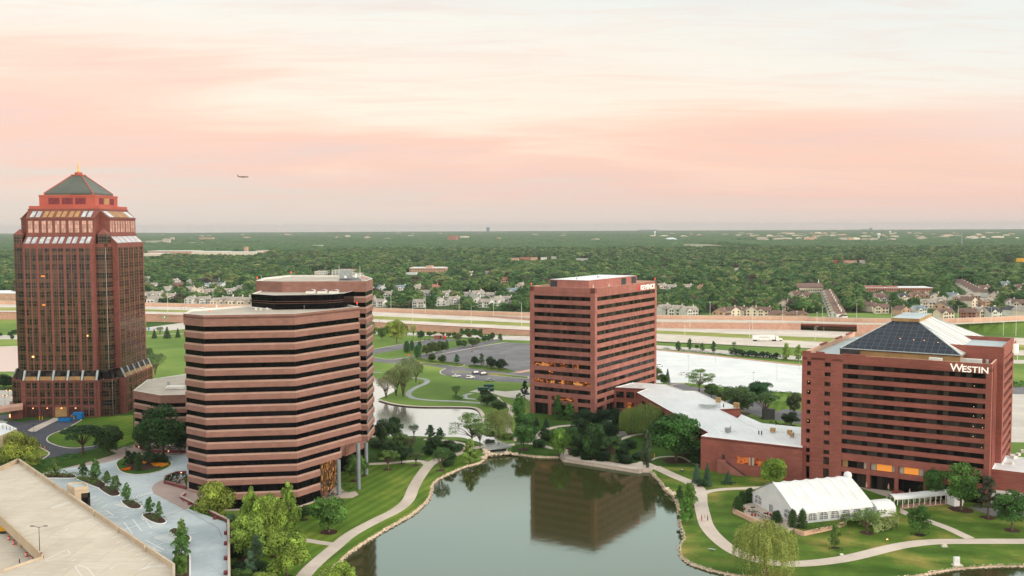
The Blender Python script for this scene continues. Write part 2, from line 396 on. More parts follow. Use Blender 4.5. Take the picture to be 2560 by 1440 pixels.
def m_curtain():
    """bronze curtain wall: 1.3 m panes, spandrel row on every floor, pale mullions, panes of uneven tone"""
    t = NT('bronze_curtain_wall'); uv = uvout(t)
    sp = t.new('ShaderNodeSeparateXYZ'); t.link(uv, sp.inputs[0])
    b = t.new('ShaderNodeTexBrick'); t.link(uv, b.inputs['Vector']); b.offset = 0
    for k, v in (('Scale', 1), ('Brick Width', 1.03), ('Row Height', 1.22), ('Mortar Size', .045), ('Mortar Smooth', 0), ('Bias', -.2)): b.inputs[k].default_value = v
    b.inputs['Color1'].default_value = (.006, .005, .005, 1); b.inputs['Color2'].default_value = (.03, .022, .017, 1); b.inputs['Mortar'].default_value = lin('6E5E50')
    fl = t.math('FRACT', t.math('DIVIDE', sp.outputs[1], 3.66)); sill = t.ramp(fl, [(.30, 1.0), (.335, 0.0)], 'CONSTANT')
    # floors that are blinds-down or mirror the plain: brown panes
    w = t.new('ShaderNodeTexWhiteNoise', noise_dimensions='2D'); fx = t.math('FLOOR', t.math('DIVIDE', sp.outputs[0], 2.06)); fy = t.math('FLOOR', t.math('DIVIDE', sp.outputs[1], 3.66))
    cb = t.new('ShaderNodeCombineXYZ'); t.link(fx, cb.inputs[0]); t.link(fy, cb.inputs[1]); t.link(cb.outputs[0], w.inputs['Vector'])
    col = t.mix(t.math('MULTIPLY', t.ramp(w.outputs['Value'], [(.5, 0.0), (.95, 1.0)]), .5), b.outputs['Color'], '6A4A3C')
    spc = t.mix(t.ramp(t.noise(.09, detail=3), [(.4, 0.0), (.6, 1.0)]), '5C4434', '3C332A')
    col = t.mix(sill, col, spc)
    col = t.mix(t.math('MULTIPLY', b.outputs['Fac'], .6), col, '6A5C50')
    n = t.noise(.35, detail=2); t.b.inputs['IOR'].default_value = 1.7
    return t.done(col, t.math('ADD', t.math('MULTIPLY', b.outputs['Fac'], .4), .06), .3, bump=n, bs=.05, bd=1.0)
M['curtain'] = m_curtain()
def m_lit(name, c_bright, c_dim, strength, cell=(1.5, 1.0), thr=.45):
    """windows with lit rooms behind: patches of warm light between dark furniture and blinds"""
    t = NT(name); uv = uvout(t); mp = t.new('ShaderNodeMapping'); mp.inputs['Scale'].default_value = (1/cell[0], 1/cell[1], 1); t.link(uv, mp.inputs[0])
    v = t.new('ShaderNodeTexVoronoi', distance='CHEBYCHEV'); t.link(mp.outputs[0], v.inputs['Vector']); v.inputs['Scale'].default_value = 1.3
    n = t.noise(1.1, vec=uv, detail=5, rough=.7); f = t.math('MULTIPLY', n, t.math('ADD', v.outputs['Distance'], .45))
    c = t.ramp(f, [(thr-.12, (.01, .006, .004)), (thr, c_dim), (thr+.14, c_bright)])
    t.link(c, t.b.inputs['Emission Color']); t.b.inputs['Emission Strength'].default_value = strength
    return t.done((.012, .010, .009), .08, .3)
M['lit'] = m_lit('lit_office_window', 'FFAE60', 'A04A1C', .7, (2.4, 1.2), thr=.46)
M['lit_lobby'] = m_lit('lit_lobby_window', 'FFB060', '7A401C', .7, (1.2, 1.6), .46)
M['lit_curtain'] = emis('lit_curtain', 'F29A3C', .55, 'C07830')
M['lit_red'] = m_lit('lit_restaurant_window', 'E88040', '9A3A1C', .7, (2.5, 1.6), .36)
M['beacon'] = emis('red_beacon', 'FF2010', 4.0)
M['lamp_warm'] = emis('warm_lamp', 'FFA868', 3.0)
M['lamp_soft'] = emis('soft_lamp', 'FFD8A0', 1.4)
M['sign_white'] = emis('sign_white', 'FFF0D8', .45, 'E0E0DC')
M['sign_red'] = emis('sign_red', 'E0202C', .5, 'D01828')
M['tent'] = simple('tent_fabric', 'DADBD9', 'CDCFCE', .3, .55, detail=6)
M['tent_win'] = m_glass('tent_window', (.05, .055, .065), .5, .1, (.5, .5, .05), 'D8D8D8')
def m_water(name, body, tint, boost, rough, wav):
    t = NT(name); t.n.remove(t.b)
    d = t.new('ShaderNodeBsdfDiffuse'); d.inputs[0].default_value = lin(body)
    g = t.new('ShaderNodeBsdfGlossy'); g.inputs['Color'].default_value = lin(tint); g.inputs['Roughness'].default_value = rough
    n1 = t.noise(wav, detail=3); bp = t.new('ShaderNodeBump'); bp.inputs['Strength'].default_value = .035; bp.inputs['Distance'].default_value = .25; t.link(n1, bp.inputs['Height'])
    t.link(bp.outputs[0], g.inputs['Normal'])
    fr = t.new('ShaderNodeFresnel'); fr.inputs['IOR'].default_value = 1.6; f = t.math('MULTIPLY', fr.outputs[0], boost, True)
    mx = t.new('ShaderNodeMixShader'); t.link(f, mx.inputs[0]); t.link(d.outputs[0], mx.inputs[1]); t.link(g.outputs[0], mx.inputs[2]); t.link(mx.outputs[0], t.o.inputs['Surface'])
    return t.m
M['water'] = m_water('lake_water', '33371C', 'E0F0EC', .84, .06, .35)
M['pond'] = m_water('pond_water', '4A4A40', 'F0F3F2', 2.2, .13, .5)
# ------------------------------------------------------------------ land, water, roads
ZP = 4.4        # the office terrace on the left lies 4.4 m above the lake lawns
lake = smooth_line([(700,1900),(740,1520),(790,1450),(821,1427),(849,1403),(872,1381),(921,1349),(970,1319),(1028,1286),(1057,1262),(1074,1240),(1080,1213),(1094,1198),(1126,1182),(1161,1167),(1196,1158),(1210,1148),(1214,1138),(1225,1134.5),(1265,1134),(1306,1137),(1347,1142),(1400,1143)], 4)
lake += [(1409.7,1150),(1500,1164),(1597.6,1179.4),(1604.7,1176.5),(1627,1177)]
lake += smooth_line([(1640,1192),(1650,1202),(1667,1225),(1689,1246),(1698,1273),(1700,1302),(1712,1344),(1702,1367),(1703,1388),(1725,1407),(1766,1421),(1808,1431.7),(1856,1440),(1950,1451),(2100,1456),(2284,1440),(2330,1431.7),(2392,1421),(2476,1415),(2560,1414),(2700,1420),(2900,1480),(3100,1900)], 4)
LAKE = G(lake, -.3)
PONDPX = smooth_line([(918.6,1094),(1010,1091.5),(1083,1093.5),(1150,1095),(1174,1101),(1195,1106),(1206,1111)], 4)
PONDPX += [(1213,1117),(1216,1133),(1268,1133),(1270,1116),(1262,1110)]
PONDPX += smooth_line([(1245,1102),(1233,1086),(1213,1062),(1207,1046),(1204,1036),(1196,1025),(1180,1019.5),(1142,1018),(1049,1017),(992,1011.6),(957,1003),(948,998),(955,995),(987,979),(988,966),(970,955),(945,947),(917,944.5),(820,943),(760,960),(745,1040),(790,1085),(918,1094)], 4)[:-1]
POND = G(PONDPX, -.3)
POND2 = G(smooth_line([(-700,875),(-200,868),(0,866),(49,864.5),(120,868),(150,895),(110,925),(0,929),(-200,931),(-700,940)], 4, True))
def ground():
    outer = [(r*math.sin(a), r*math.cos(a)) for r, a in ((17500, math.radians(d)) for d in (44, 30, 16, 0, -16, -30, -44))]
    outer = [(1500, -400), (16000, 9000)]+outer+[(-16000, 9000), (-1500, -400)]
    vs = []; es = []; polys = [outer, LAKE, POND, POND2]
    for p in polys:
        b = len(vs); vs += [Vector(q) for q in p]; es += [(b+i, b+(i+1) % len(p)) for i in range(len(p))]
    for gx in range(-700, 1100, 60):
        for gy in range(100, 1500, 60): vs.append(Vector((gx+rnd.uniform(-9, 9), gy+rnd.uniform(-9, 9))))
    ov, oe, of, *_ = delaunay_2d_cdt(vs, es, [], 0, 1e-4)
    fs = []
    for f in of:
        c = sum((ov[i] for i in f), Vector((0, 0)))/len(f)
        if inside(c, outer) and not any(inside(c, q) for q in polys[1:]): fs.append(tuple(f))
    b = MB(); b.v = [(q.x, q.y, 0.0) for q in ov]; b.f = [list(f) for f in fs]; b.m = [0]*len(fs)
    tag(b.build('ground', M['ground'], uv=False), kind='structure')
ground()
def sheet(name, poly, z, mat, thick=.12, kind='structure', **k):
    b = MB(); p = list(poly)
    if area(p) < 0: p = p[::-1]
    n = len(p); b.add([(x, y, z) for x, y in p]+[(x, y, z-thick) for x, y in p], [tuple(range(n))]+[(i, i+n, (i+1) % n+n, (i+1) % n) for i in range(n)])
    from mathutils.geometry import tessellate_polygon
    tri = tessellate_polygon([[Vector((x, y, 0)) for x, y in p]]); b.f = [list(t) for t in tri]+b.f[1:]; b.m = [0]*len(b.f)
    for t in b.f[:len(tri)]:
        a_, b_, c_ = (Vector(b.v[i]) for i in t)
        if (b_-a_).cross(c_-a_).z < 0: t.reverse()
    o = b.build(name, mat); tag(o, kind=kind, **k); return o
def water(name, poly, z, mat):
    b = MB(); n = len(poly); p = inset(poly, -.6)
    from mathutils.geometry import tessellate_polygon
    tri = tessellate_polygon([[Vector((x, y, 0)) for x, y in p]]); b.add([(x, y, z) for x, y in p], [t if (Vector(p[t[1]])-Vector(p[t[0]])).cross(Vector(p[t[2]])-Vector(p[t[0]])) > 0 else t[::-1] for t in tri])
    tag(b.build(name, mat, uv=False), kind='structure')
water('lake_water', LAKE, -.6, M['water']); water('pond_water', POND, -.45, M['pond']); water('pond_water', POND2, -.45, M['pond'])
def bank(name, poly, z0, z1, mat, out=.35, w=.5):
    """low earth bank that closes the hole in the ground round the water"""
    if area(poly) < 0: poly = poly[::-1]
    a = inset(poly, -.15); c = inset(poly, w); n = len(poly); b = MB()
    b.add([(x, y, z1) for x, y in a]+[(x, y, z0) for x, y in c], [(i, (i+1) % n, (i+1) % n+n, i+n) for i in range(n)])
    tag(b.build(name, mat), kind='structure')
bank('lake_shore', LAKE, -.9, .02, M['rock'], w=.3); bank('pond_shore', POND, -.7, .02, M['kerb'], w=.9); bank('pond_shore', POND2, -.7, .02, M['kerb'])
# pale gravel rim round the pond
def ribbon(name, pts, w, z, mat, n=5, thick=.1, kind='structure', sm=True, **k):
    """pts: pixel centre line on the ground; w width in metres (or list)"""
    q = G(pts, z); q = smooth_line(q, n) if sm else q; L = []; R = []
    for i, p in enumerate(q):
        a = Vector(q[max(0, i-1)]); b = Vector(q[min(len(q)-1, i+1)]); d = (b-a).normalized(); nrm = Vector((-d.y, d.x))
        ww = w if not isinstance(w, (list, tuple)) else w[0]+(w[1]-w[0])*i/(len(q)-1)
        L.append((p[0]+nrm.x*ww/2, p[1]+nrm.y*ww/2)); R.append((p[0]-nrm.x*ww/2, p[1]-nrm.y*ww/2))
    m = len(q); b = MB()
    b.add([(x, y, z) for x, y in L]+[(x, y, z) for x, y in R]+[(x, y, z-thick) for x, y in L]+[(x, y, z-thick) for x, y in R],
          [(m+i, m+i+1, i+1, i) for i in range(m-1)]+[(i, i+1, 2*m+i+1, 2*m+i) for i in range(m-1)]+[(3*m+i, 3*m+i+1, m+i+1, m+i) for i in range(m-1)]+[(0, 2*m, 3*m, m), (m-1, 2*m-1, 4*m-1, 3*m-1)])
    o = b.build(name, mat); tag(o, kind=kind, **k); return o
ribbon('pond_gravel_path', [(948,998.5),(957,1002),(992,1010.3),(1049,1015.6),(1142,1016.5),(1180,1018),(1197,1023.5),(1206,1035),(1209,1046),(1216,1062),(1228,1078)], 1.6, .03, M['path'])
# terrace slab
TERR = G([(-900,965),(500,965),(520,1010),(560,1150),(535,1205),(466,1236),(452,1247),(571,1306),(573,1440),(574,1800),(574,2400),(-900,2400)], ZP)
tb = MB(); tb.prism(TERR, 0.001, ZP, bot=False)
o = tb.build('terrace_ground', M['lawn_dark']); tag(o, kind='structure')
# lawns as thin sheets
sheet('lake_lawn', G([(574,1500),(574,1325),(640,1270),(745,1262),(780,1200),(830,1165),(1040,1160),(1070,1158),(1100,1140),(1145,1128),(1195,1120),(1204,1135),(1208,1148),(1195,1156),(1161,1165),(1126,1180),(1093,1196),(1078,1212),(1072,1239),(1055,1260),(1026,1284),(968,1317),(919,1347),(870,1379),(847,1401),(819,1425),(788,1448),(738,1518),(690,1800),(574,1800)]), .02, M['lawn'], .01)
sheet('hotel_lawn', G([(1642,1189),(1652,1201),(1669,1224),(1691,1245),(1700,1272),(1702,1301),(1714,1343),(1704,1367),(1705,1387),(1727,1405),(1768,1419.5),(1810,1430),(1856,1438),(1950,1449),(2100,1454),(2284,1438),(2330,1429.5),(2392,1419),(2476,1413),(2900,1408),(2900,1230),(2470,1225),(2000,1205),(1752,1170),(1640,1168)]), .02, M['lawn2'], .01)
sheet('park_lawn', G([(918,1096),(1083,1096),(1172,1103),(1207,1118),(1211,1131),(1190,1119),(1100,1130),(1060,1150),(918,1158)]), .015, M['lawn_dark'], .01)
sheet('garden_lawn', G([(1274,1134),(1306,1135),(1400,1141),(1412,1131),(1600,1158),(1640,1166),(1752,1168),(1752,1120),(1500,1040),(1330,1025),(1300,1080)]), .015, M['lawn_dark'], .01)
sheet('meadow', G([(366,838),(458,836),(460,940),(366,945)]), .02, M['ground'], .01)
# ---- highway: bands with their own height above the plain
XS = [-900, 0, 410, 920, 1320, 1643, 1980, 2560, 3300]
ZN = [5.5, 5.5, 5.5, 4.8, 3.0, .6, .3, .3, .3]
def zhw(x): return float(np.interp(x, XS, ZN))
def band(name, top, bot, mat, zt=zhw, zb=None, n=60, x0=-900, x1=3300, dz=0.0, kind='structure'):
    """top/bot: pixel rows at XS; zt/zb: heights"""
    zb = zb or zt; xs = np.linspace(x0, x1, n); b = MB()
    A = [P(x, float(np.interp(x, XS, top)), zt(x)+dz) for x in xs]; B = [P(x, float(np.interp(x, XS, bot)), zb(x)+dz) for x in xs]
    b.add(A+B, [(n+i, n+i+1, i+1, i) for i in range(n-1)])
    o = b.build(name, mat); tag(o, kind=kind); return o
NT_ = [773, 776, 779, 797, 816, 834, 851.6, 876, 905]; NB_ = [780, 783, 789, 808, 829, 853.5, 869, 889, 918]
FT_ = [757, 760, 766, 778, 797.5, 815, 824, 845, 873]; FB_ = [765, 768, 774, 789, 807.6, 826, 841, 862, 890]
band('highway', FT_, FB_, M['highway'], dz=.03); band('highway', NT_, NB_, M['highway'], dz=.03)
band('median', FB_, NT_, M['median'])
def shoulder(top_band, dzz, name, mat, n=60): pass
# near retaining wall of the highway
def wallstrip(name, row, zf, h, mat, cap=None, x0=-900, x1=3300, n=50, z0=0.0, thick=.5, label=None, cat='wall', capn='wall_cap'):
    xs = np.linspace(x0, x1, n); b = MB(); c = MB(); pts = [P(x, float(np.interp(x, XS, row)) if not callable(row) else row(x), zf(x)) for x in xs]
    for (p, q) in zip(pts, pts[1:]):
        d = Vector((q[0]-p[0], q[1]-p[1])).normalized(); nx, ny = -d.y*thick, d.x*thick
        f = lambda a, s: (a[0]+nx*s, a[1]+ny*s)
        for (B_, za, zb, e) in ((b, None, h, 0), (c, h, h+.35, .12)):
            lo = [(*f(p, -e), z0 if za is None else p[2]+za), (*f(q, -e), z0 if za is None else q[2]+za)]
            hi = [(*f(p, -e), p[2]+zb), (*f(q, -e), q[2]+zb)]; hb = [(*f(q, 1+e), q[2]+zb), (*f(p, 1+e), p[2]+zb)]; lb = [(*f(q, 1+e), z0 if za is None else q[2]+za), (*f(p, 1+e), z0 if za is None else p[2]+za)]
            B_.quad(lo[0], lo[1], hi[1], hi[0]); B_.quad(hi[0], hi[1], hb[0], hb[1]); B_.quad(lb[0], lb[1], hb[1], hb[0])
    mid = pts[len(pts)//2]; root = empty(name, (mid[0], mid[1], z0), 0, label, cat)
    b.build('wall_panel', mat, root)
    if cap: c.build(capn, cap, root)
    return root
wallstrip('retaining_wall', NB_, zhw, .75, M['retwall'], M['capred'], x1=1640, x0=-900, label='long pinkish retaining wall with dark red cap below the near carriageway')
sheet('verge', G([(366,797),(366,822),(462,812),(462,797)]), .05, M['lawn_dark'], .02)
# sound wall behind the far carriageway, then along the ramp
SWROW = [757, 760, 766, 778, 791, 797.5, 800, 803.5, 801]; SWROW2 = [757, 760, 766, 778, 790.5, 797, 800.5, 798.5, 795]
ZR = [5.5, 5.5, 5.5, 4.8, 4.9, 5.2, 5.4, 8.2, 8.2]
def zr(x): return float(np.interp(x, XS, ZR))
def swr(x): return float(np.interp(x, [-900,0,410,920,1320,1643,1980,2140,2380,2560,3300], [757,760,766,778,791,797.5,801,806,807.5,799.5,780]))
wallstrip('sound_wall', swr, zr, 3.0, M['soundwall'], M['kerb'], label='tall tan concrete sound wall between the highway and the houses')
# ramp deck in front of the wall (rises from the far carriageway at x=1230)
def ramp():
    xs = np.linspace(1230, 3300, 60); b = MB(); top = []; bot = []
    for x in xs:
        w = float(np.interp(x, [1230, 1330, 1643, 1980, 2380, 2560, 3300], [.3, 4.5, 7.5, 6.5, 3.2, 3.0, 3]))
        a = P(x, swr(x), zr(x)); a = (a[0], a[1]-.4, a[2])
        a2 = (a[0], a[1], a[2]); top.append(a2); z = zr(x); pr = proj(a2)[1]; q = P(x, pr+w, z); bot.append(q)
    n = len(xs); b.add(top+bot, [(n+i, n+i+1, i+1, i) for i in range(n-1)]); tag(b.build('ramp_road', M['highway']), kind='structure')
    return xs, bot
rx, redge = ramp()
def ramp_side():
    root = empty('overpass', (*P(2050, 815, 0)[:2], 0), 0, 'elevated highway ramp on pink walls with a dark red girder over a gap', 'overpass')
    w = MB(); w2 = MB(); par = MB(); gir = MB()
    for (x, p), (x2, q) in zip(zip(rx, redge), zip(rx[1:], redge[1:])):
        gap = 1985 < x < 2125
        zlow = lambda r: r[2]-1.5 if gap else 0.0
        tgt = gir if gap else (w if x < 2050 else w2)
        if not (x >= 2250): tgt.quad((p[0], p[1]-.01, zlow(p)), (q[0], q[1]-.01, zlow(q)), (q[0], q[1]-.01, q[2]-.15), (p[0], p[1]-.01, p[2]-.15))
        par.add([(p[0], p[1]-.2, p[2]-.15), (q[0], q[1]-.2, q[2]-.15), (q[0], q[1]-.2, q[2]+.8), (p[0], p[1]-.2, p[2]+.8), (q[0], q[1]+.2, q[2]+.8), (p[0], p[1]+.2, p[2]+.8), (q[0], q[1]+.2, q[2]), (p[0], p[1]+.2, p[2])], [(0,1,2,3), (3,2,4,5), (5,4,6,7)])
    w.build('retaining_wall', M['retwall'], root); w2.build('retaining_wall', M['retwall'], root); gir.build('girder', M['capred'], root); par.build('parapet', M['kerb'], root)
    for x in (2060, 2126): c = MB(); p = P(x, 822, 0); c.box((p[0], p[1]+4, 2), (1.2, 8, 4)); c.build('pier', M['retwall'], root)
ramp_side()
# grass embankment of the ramp on the right, verges
b = MB(); xs = np.linspace(2240, 3300, 30); A = []; B = []
for x in xs:
    A.append(P(x, float(np.interp(x, [2240, 2380, 2560, 3300], [813, 811, 804, 785])), zr(x)-.6)); B.append(P(x, float(np.interp(x, [2240, 2560, 3300], [826, 838, 868])), .05))
n = 30; b.add(A+B, [(n+i, n+i+1, i+1, i) for i in range(n-1)]); tag(b.build('embankment', M['ground']), kind='structure')
FR_T = [836, 838, 822, 829, 840, 863, 889, 902, 935]; FR_B = [846, 848, 828, 835, 851, 872.5, 899.5, 912, 945]
sheet('frontage_road', G([(-900,834),(0,838),(210,839),(210,848),(0,848),(-900,848)]), .04, M['road'])
sheet('frontage_road', G([(700,826),(918,829.5),(960,830),(1240,838.5),(1320,840.5),(1643,863),(1826,877),(2002,891),(2560,900),(3300,930),(3300,940),(2560,909),(2002,900.5),(1826,887),(1643,872),(1320,851.5),(1240,849),(1160,843),(960,836),(918,835),(700,833)]), .05, M['road'])
sheet('side_road', G([(366,819),(456,807),(475,806),(475,822),(458,823),(400,828),(366,826)]), .06, M['road'])
ribbon('footpath', [(364,840),(400,838.5),(420,835),(470,834)], 2.0, .06, M['path'])
sheet('side_road', G([(2520,967),(2700,968),(2700,1012),(2520,1012)]), .05, M['asphalt'])
sheet('parking_deck', G([(2505,985),(2760,990),(2760,1110),(2505,1105)]), .06, M['road'])
# white lot
sheet('white_parking_lot', G([(1480,862),(1642,875),(2003,913),(2300,950),(2250,1010),(1981,981),(1930,979),(1862,974),(1785,964.5),(1715,957),(1640,958),(1450,950)]), .10, M['lot_white'])
sheet('service_road', G([(1670,958),(1700,958),(1720,963),(1790,975),(1850,984),(1925,1015),(2010,1030),(2010,1062),(1900,1042),(1850,1024),(1790,1003),(1740,984),(1690,975)]), .06, M['asphalt'])
ribbon('brick_kerb_path', [(1672,966),(1690,960),(1712,959)], 2.5, .09, M['paver'])
sheet('grass_island', G([(1712,960),(1785,966.5),(1862,976),(1981,983),(1990,990),(1960,993),(1915,989),(1850,985),(1790,973),(1725,966)]), .14, M['lawn'], .13)
sheet('grass_island', G([(1935,1003),(1975,1003),(1990,1010),(1965,1023),(1935,1030),(1915,1024)]), .16, M['lawn'], .13)
# dark office car park behind the middle
LOT = G([(1262,856),(1500,868),(1560,935),(1323,928.5),(1283,929.5),(1230,925),(1160,912),(1120,905),(1085,897),(1075,892),(1086,888),(1140,878),(1200,866)])
sheet('office_parking_lot', LOT, .06, M['asphalt'])
sheet('access_road', G([(880,893),(917,894.5),(974,898),(1039,888.5),(1100,877),(1170,862),(1227,850),(1242,848),(1258,851),(1200,866),(1140,878),(1086,888.5),(1075,893),(1041,905),(1146,917),(1230,925),(1323,931),(1440,937),(1440,966),(1322,958),(1217,952.5),(1161,948),(1114,937),(1101,934),(1099,928),(1110,920),(1041,908.5),(992,909.5),(917,902.5),(880,902)]), .05, M['asphalt'])
sheet('access_road', G([(880,878),(917,876),(1002,861),(1067,850),(1094,846),(1131,848),(1142,850.5),(1114,855),(1040,866.5),(1005,873.5),(917,888),(880,892)]), .05, M['asphalt'])
sheet('service_drive', G([(1174,979),(1199,972.5),(1264,979),(1300,976),(1322,968),(1430,966),(1430,1000),(1322,1002),(1311,992.5),(1287,996),(1253,990.5),(1230,983),(1200,982)]), .06, M['road'])
sheet('brick_kerb_path', G([(1283,931),(1330,923),(1345,924),(1300,933)]), .12, M['retwall'])
sheet('grass_island', G([(1026,897),(1040,894),(1075,902),(1160,911.5),(1159,914.5),(1140,916),(1060,910),(1030,904)]), .15, M['lawn2'], .13)
sheet('grass_island', G([(1170,914),(1200,913),(1262,922),(1290,928),(1270,932),(1230,927),(1175,921)]), .15, M['lawn2'], .13)
sheet('kerb', G([(1129,929.5),(1150,927.5),(1240,934),(1262,936),(1322,942.5),(1322,947),(1240,940),(1160,930.5),(1131,931.5)]), .15, M['kerb'], .13)
sheet('grass_island', inset(G([(1129,929.5),(1150,927.5),(1240,934),(1262,936),(1322,942.5),(1322,947),(1240,940),(1160,930.5),(1131,931.5)]), .5), .17, M['lawn2'], .02)
ribbon('deck_edge_wall', [(1642,874),(1740,883.5),(1860,896.5),(2003,912.5)], 2.2, .45, M['retwall'], thick=.4)
ribbon('kerb', [(917,876),(1002,860.5),(1067,849.5),(1094,845.5)], .5, .14, M['kerb']); ribbon('kerb', [(917,888.5),(975,898.5),(1039,889),(1100,877.5)], .5, .14, M['kerb'])
ribbon('kerb', [(1114,920),(1101,928),(1103,934),(1114,937.5)], .6, .14, M['kerb']); ribbon('kerb', [(1041,905),(1100,910),(1140,916.5),(1155,915),(1162,911.5)], .5, .16, M['kerb'])
ribbon('kerb', [(1262,855.5),(1200,866),(1140,877.5),(1086,888)], .6, .16, M['kerb'])
# foot paths
ribbon('lake_path', [(690,1540),(759,1440),(797,1401),(834.6,1369.5),(878,1334.8),(935.7,1303),(988,1277),(1019.5,1251),(1034,1219),(1051,1190),(1075,1160),(1101,1147),(1134,1137),(1164,1126),(1190,1119),(1214,1116)], 3.6, .07, M['path'])
ribbon('lake_path', [(905,1161),(950,1158.5),(993,1156),(1037,1152),(1058,1154.5),(1070,1163)], 2.6, .06, M['path'])
ribbon('lake_path', [(1060,1098),(1103,1100),(1134,1104),(1168,1113),(1178,1121)], 2.6, .06, M['path'])
ribbon('lake_path', [(700,1337),(723,1342),(785,1353.6),(843,1362)], 2.4, .06, M['path'])
ribbon('garden_path', [(1262,1114),(1290,1110),(1310,1107),(1335,1108),(1343,1094),(1356,1080),(1376,1070.7),(1400,1065.6),(1422,1063.6),(1442,1061.6)], 2.8, .07, M['path'])
ribbon('garden_path', [(1335,1107),(1355,1114),(1372,1118.5),(1400,1124),(1420,1130)], 2.6, .065, M['path'])
ribbon('garden_path', [(1240,992),(1252,1004.7),(1278,1019),(1276,1037),(1269,1060),(1272,1078),(1284,1092),(1300,1108)], 2.4, .06, M['path'])
ribbon('park_path', [(1030,944),(1052,946),(1067.5,950.6),(1064,958),(1039,969),(1022.5,980.6),(1024,990),(1041,996.6),(1086,1001),(1142.5,1003),(1208,1008)], 2.8, .06, M['path_grey'])
ribbon('park_path', [(1180,983),(1163,988),(1165,995),(1189,998)], 2.4, .06, M['path_grey'])
ribbon('park_path', [(880,929),(917,930),(955,931)], 2.0, .06, M['path_grey'])
ribbon('hotel_path', [(1636,1166),(1683,1188),(1716.7,1202.5),(1743,1217),(1751,1233.8),(1752,1256.7),(1758,1285.8),(1768.7,1317),(1798,1350.4),(1839.6,1379.6),(1891.7,1398),(1943.7,1407.7),(2006,1408.7),(2080,1401.5),(2142.5,1390),(2246.7,1365),(2330,1354.6),(2434,1353),(2560,1353),(2800,1354)], 3.9, .07, M['path'])
ribbon('hotel_path', [(1758,1233),(1775,1227.5),(1808,1223),(1850,1221),(1910,1218)], 2.4, .06, M['path'])
ribbon('hotel_path', [(2425,1346),(2371.7,1321),(2321.7,1302.5),(2267.5,1283.8),(2240,1272)], 2.8, .06, M['path'])
ribbon('garden_path', [(1628,1150),(1640,1145),(1660,1141.6),(1700,1142),(1727,1155),(1745,1162)], 1.2, .05, M['path'])
ribbon('garden_path', [(1543,1101),(1575,1090),(1606,1084)], 2.2, .05, M['path'])
sheet('shuffle_court', G([(1538,1080),(1562,1078),(1570,1088),(1545,1092)]), .08, M['metal'])
sheet('quay_paving', G([(1400,1141),(1409.7,1149),(1500,1163),(1597.6,1178),(1604.7,1175),(1627,1176),(1643,1168),(1625,1160),(1600,1156),(1590,1160),(1560,1163),(1500,1153),(1460,1145),(1452,1138),(1455,1128),(1430,1126),(1408,1130)]), .35, M['path'], .34)
q = empty('quay_wall', (*P(1505, 1160)[:2], 0), 0, 'stepped pale stone quay wall along the lake edge', 'quay wall')
qp = [P(x, y, 0)[:2] for x, y in ((1401.5,1141.8),(1409.7,1150),(1500,1164),(1597.6,1179.4),(1604.7,1176.2),(1627,1177))]
for nm, off, z0_, z1_ in (('wall_course', .0, -1.0, .5), ('ledge', .6, -1.0, -.25)):
    qb = MB()
    for p_, q_ in zip(qp, qp[1:]):
        d_ = (Vector(q_)-Vector(p_)).normalized(); nn = Vector((d_.y, -d_.x)); a_ = Vector(p_)+nn*(off-.25); c_ = Vector(q_)+nn*(off-.25)
        qb.prism([(a_.x, a_.y), (c_.x, c_.y), (c_.x-nn.x*.7, c_.y-nn.y*.7), (a_.x-nn.x*.7, a_.y-nn.y*.7)], z0_, z1_-(.0 if off == 0 else .0))
    qb.build(nm, M['patio'], q)
# terrace paving (heights above ZP)
sheet('paved_walk', G([(130,1178),(205,1160),(268,1142),(293,1134),(275,1126),(310,1118),(343,1109),(352,1100),(470,1085),(500,1140),(520,1230),(470,1272),(455,1246),(466,1236),(470,1186),(400,1190),(370,1215),(380,1245),(420,1262),(462,1280),(400,1270),(350,1220),(380,1180),(300,1160),(150,1182)], ZP), ZP+.06, M['paver'], .05)
sheet('paved_walk', G([(455,1180),(410,1190),(370,1205),(365,1225),(385,1250),(430,1270),(466,1282),(475,1274),(452,1247),(470,1235)], ZP), ZP+.065, M['paver'], .05)
sheet('visitor_parking_lot', G([(90,1192),(108,1183.5),(155,1172.5),(205,1166.5),(250,1160),(300,1148),(350,1141),(400,1138.5),(470,1138.5),(480,1190),(464,1192),(420,1197),(397,1204),(383,1214),(379,1222),(385,1235),(420,1253),(462,1275.5),(470,1272.5),(566,1307),(571,1440),(572,1700),(250,1700),(30,1230)], ZP), ZP+.10, M['lot_pale'], .03)
sheet('loading_drive', G([(-60,1056),(31,1053),(59,1056),(77,1050),(203,1045),(200,1052),(164,1071),(128,1086),(118,1096),(123,1105),(155,1116),(190,1119),(250,1112),(256,1117),(237,1122),(187,1134),(140,1142),(107,1147),(99,1145),(122,1135),(117,1127),(57,1101),(43,1092),(-60,1075)], ZP), ZP+.05, M['asphalt_dark'], .04)
sheet('dock_ramp', G([(69,1076.6),(78,1080),(90,1079),(128,1059),(154,1047),(134,1045),(123,1051),(87,1066)], ZP), ZP+.12, M['path'], .1)
sheet('paved_yard', G([(-100,975),(42,976),(42,1014),(-100,1016)], ZP), ZP+.06, M['road'], .05)
ribbon('kerb', [(203,1046),(200,1052),(164,1071),(128,1086),(117.5,1096),(123,1105.5),(155,1116.5),(190,1119.5),(250,1112.5)], .5, ZP+.16, M['kerb'])
ribbon('kerb', [(57,1101),(90,1114),(117,1127),(122.5,1135),(107,1147)], .5, ZP+.16, M['kerb'])
sheet('terrace_lawn', G([(205,1046),(333,1038),(333,1085),(345,1110),(310,1117),(275,1124),(250,1111),(190,1118),(155,1114.5),(125,1104),(120,1096),(130,1087),(166,1072),(203,1053)], ZP), ZP+.03, M['lawn'], .02)
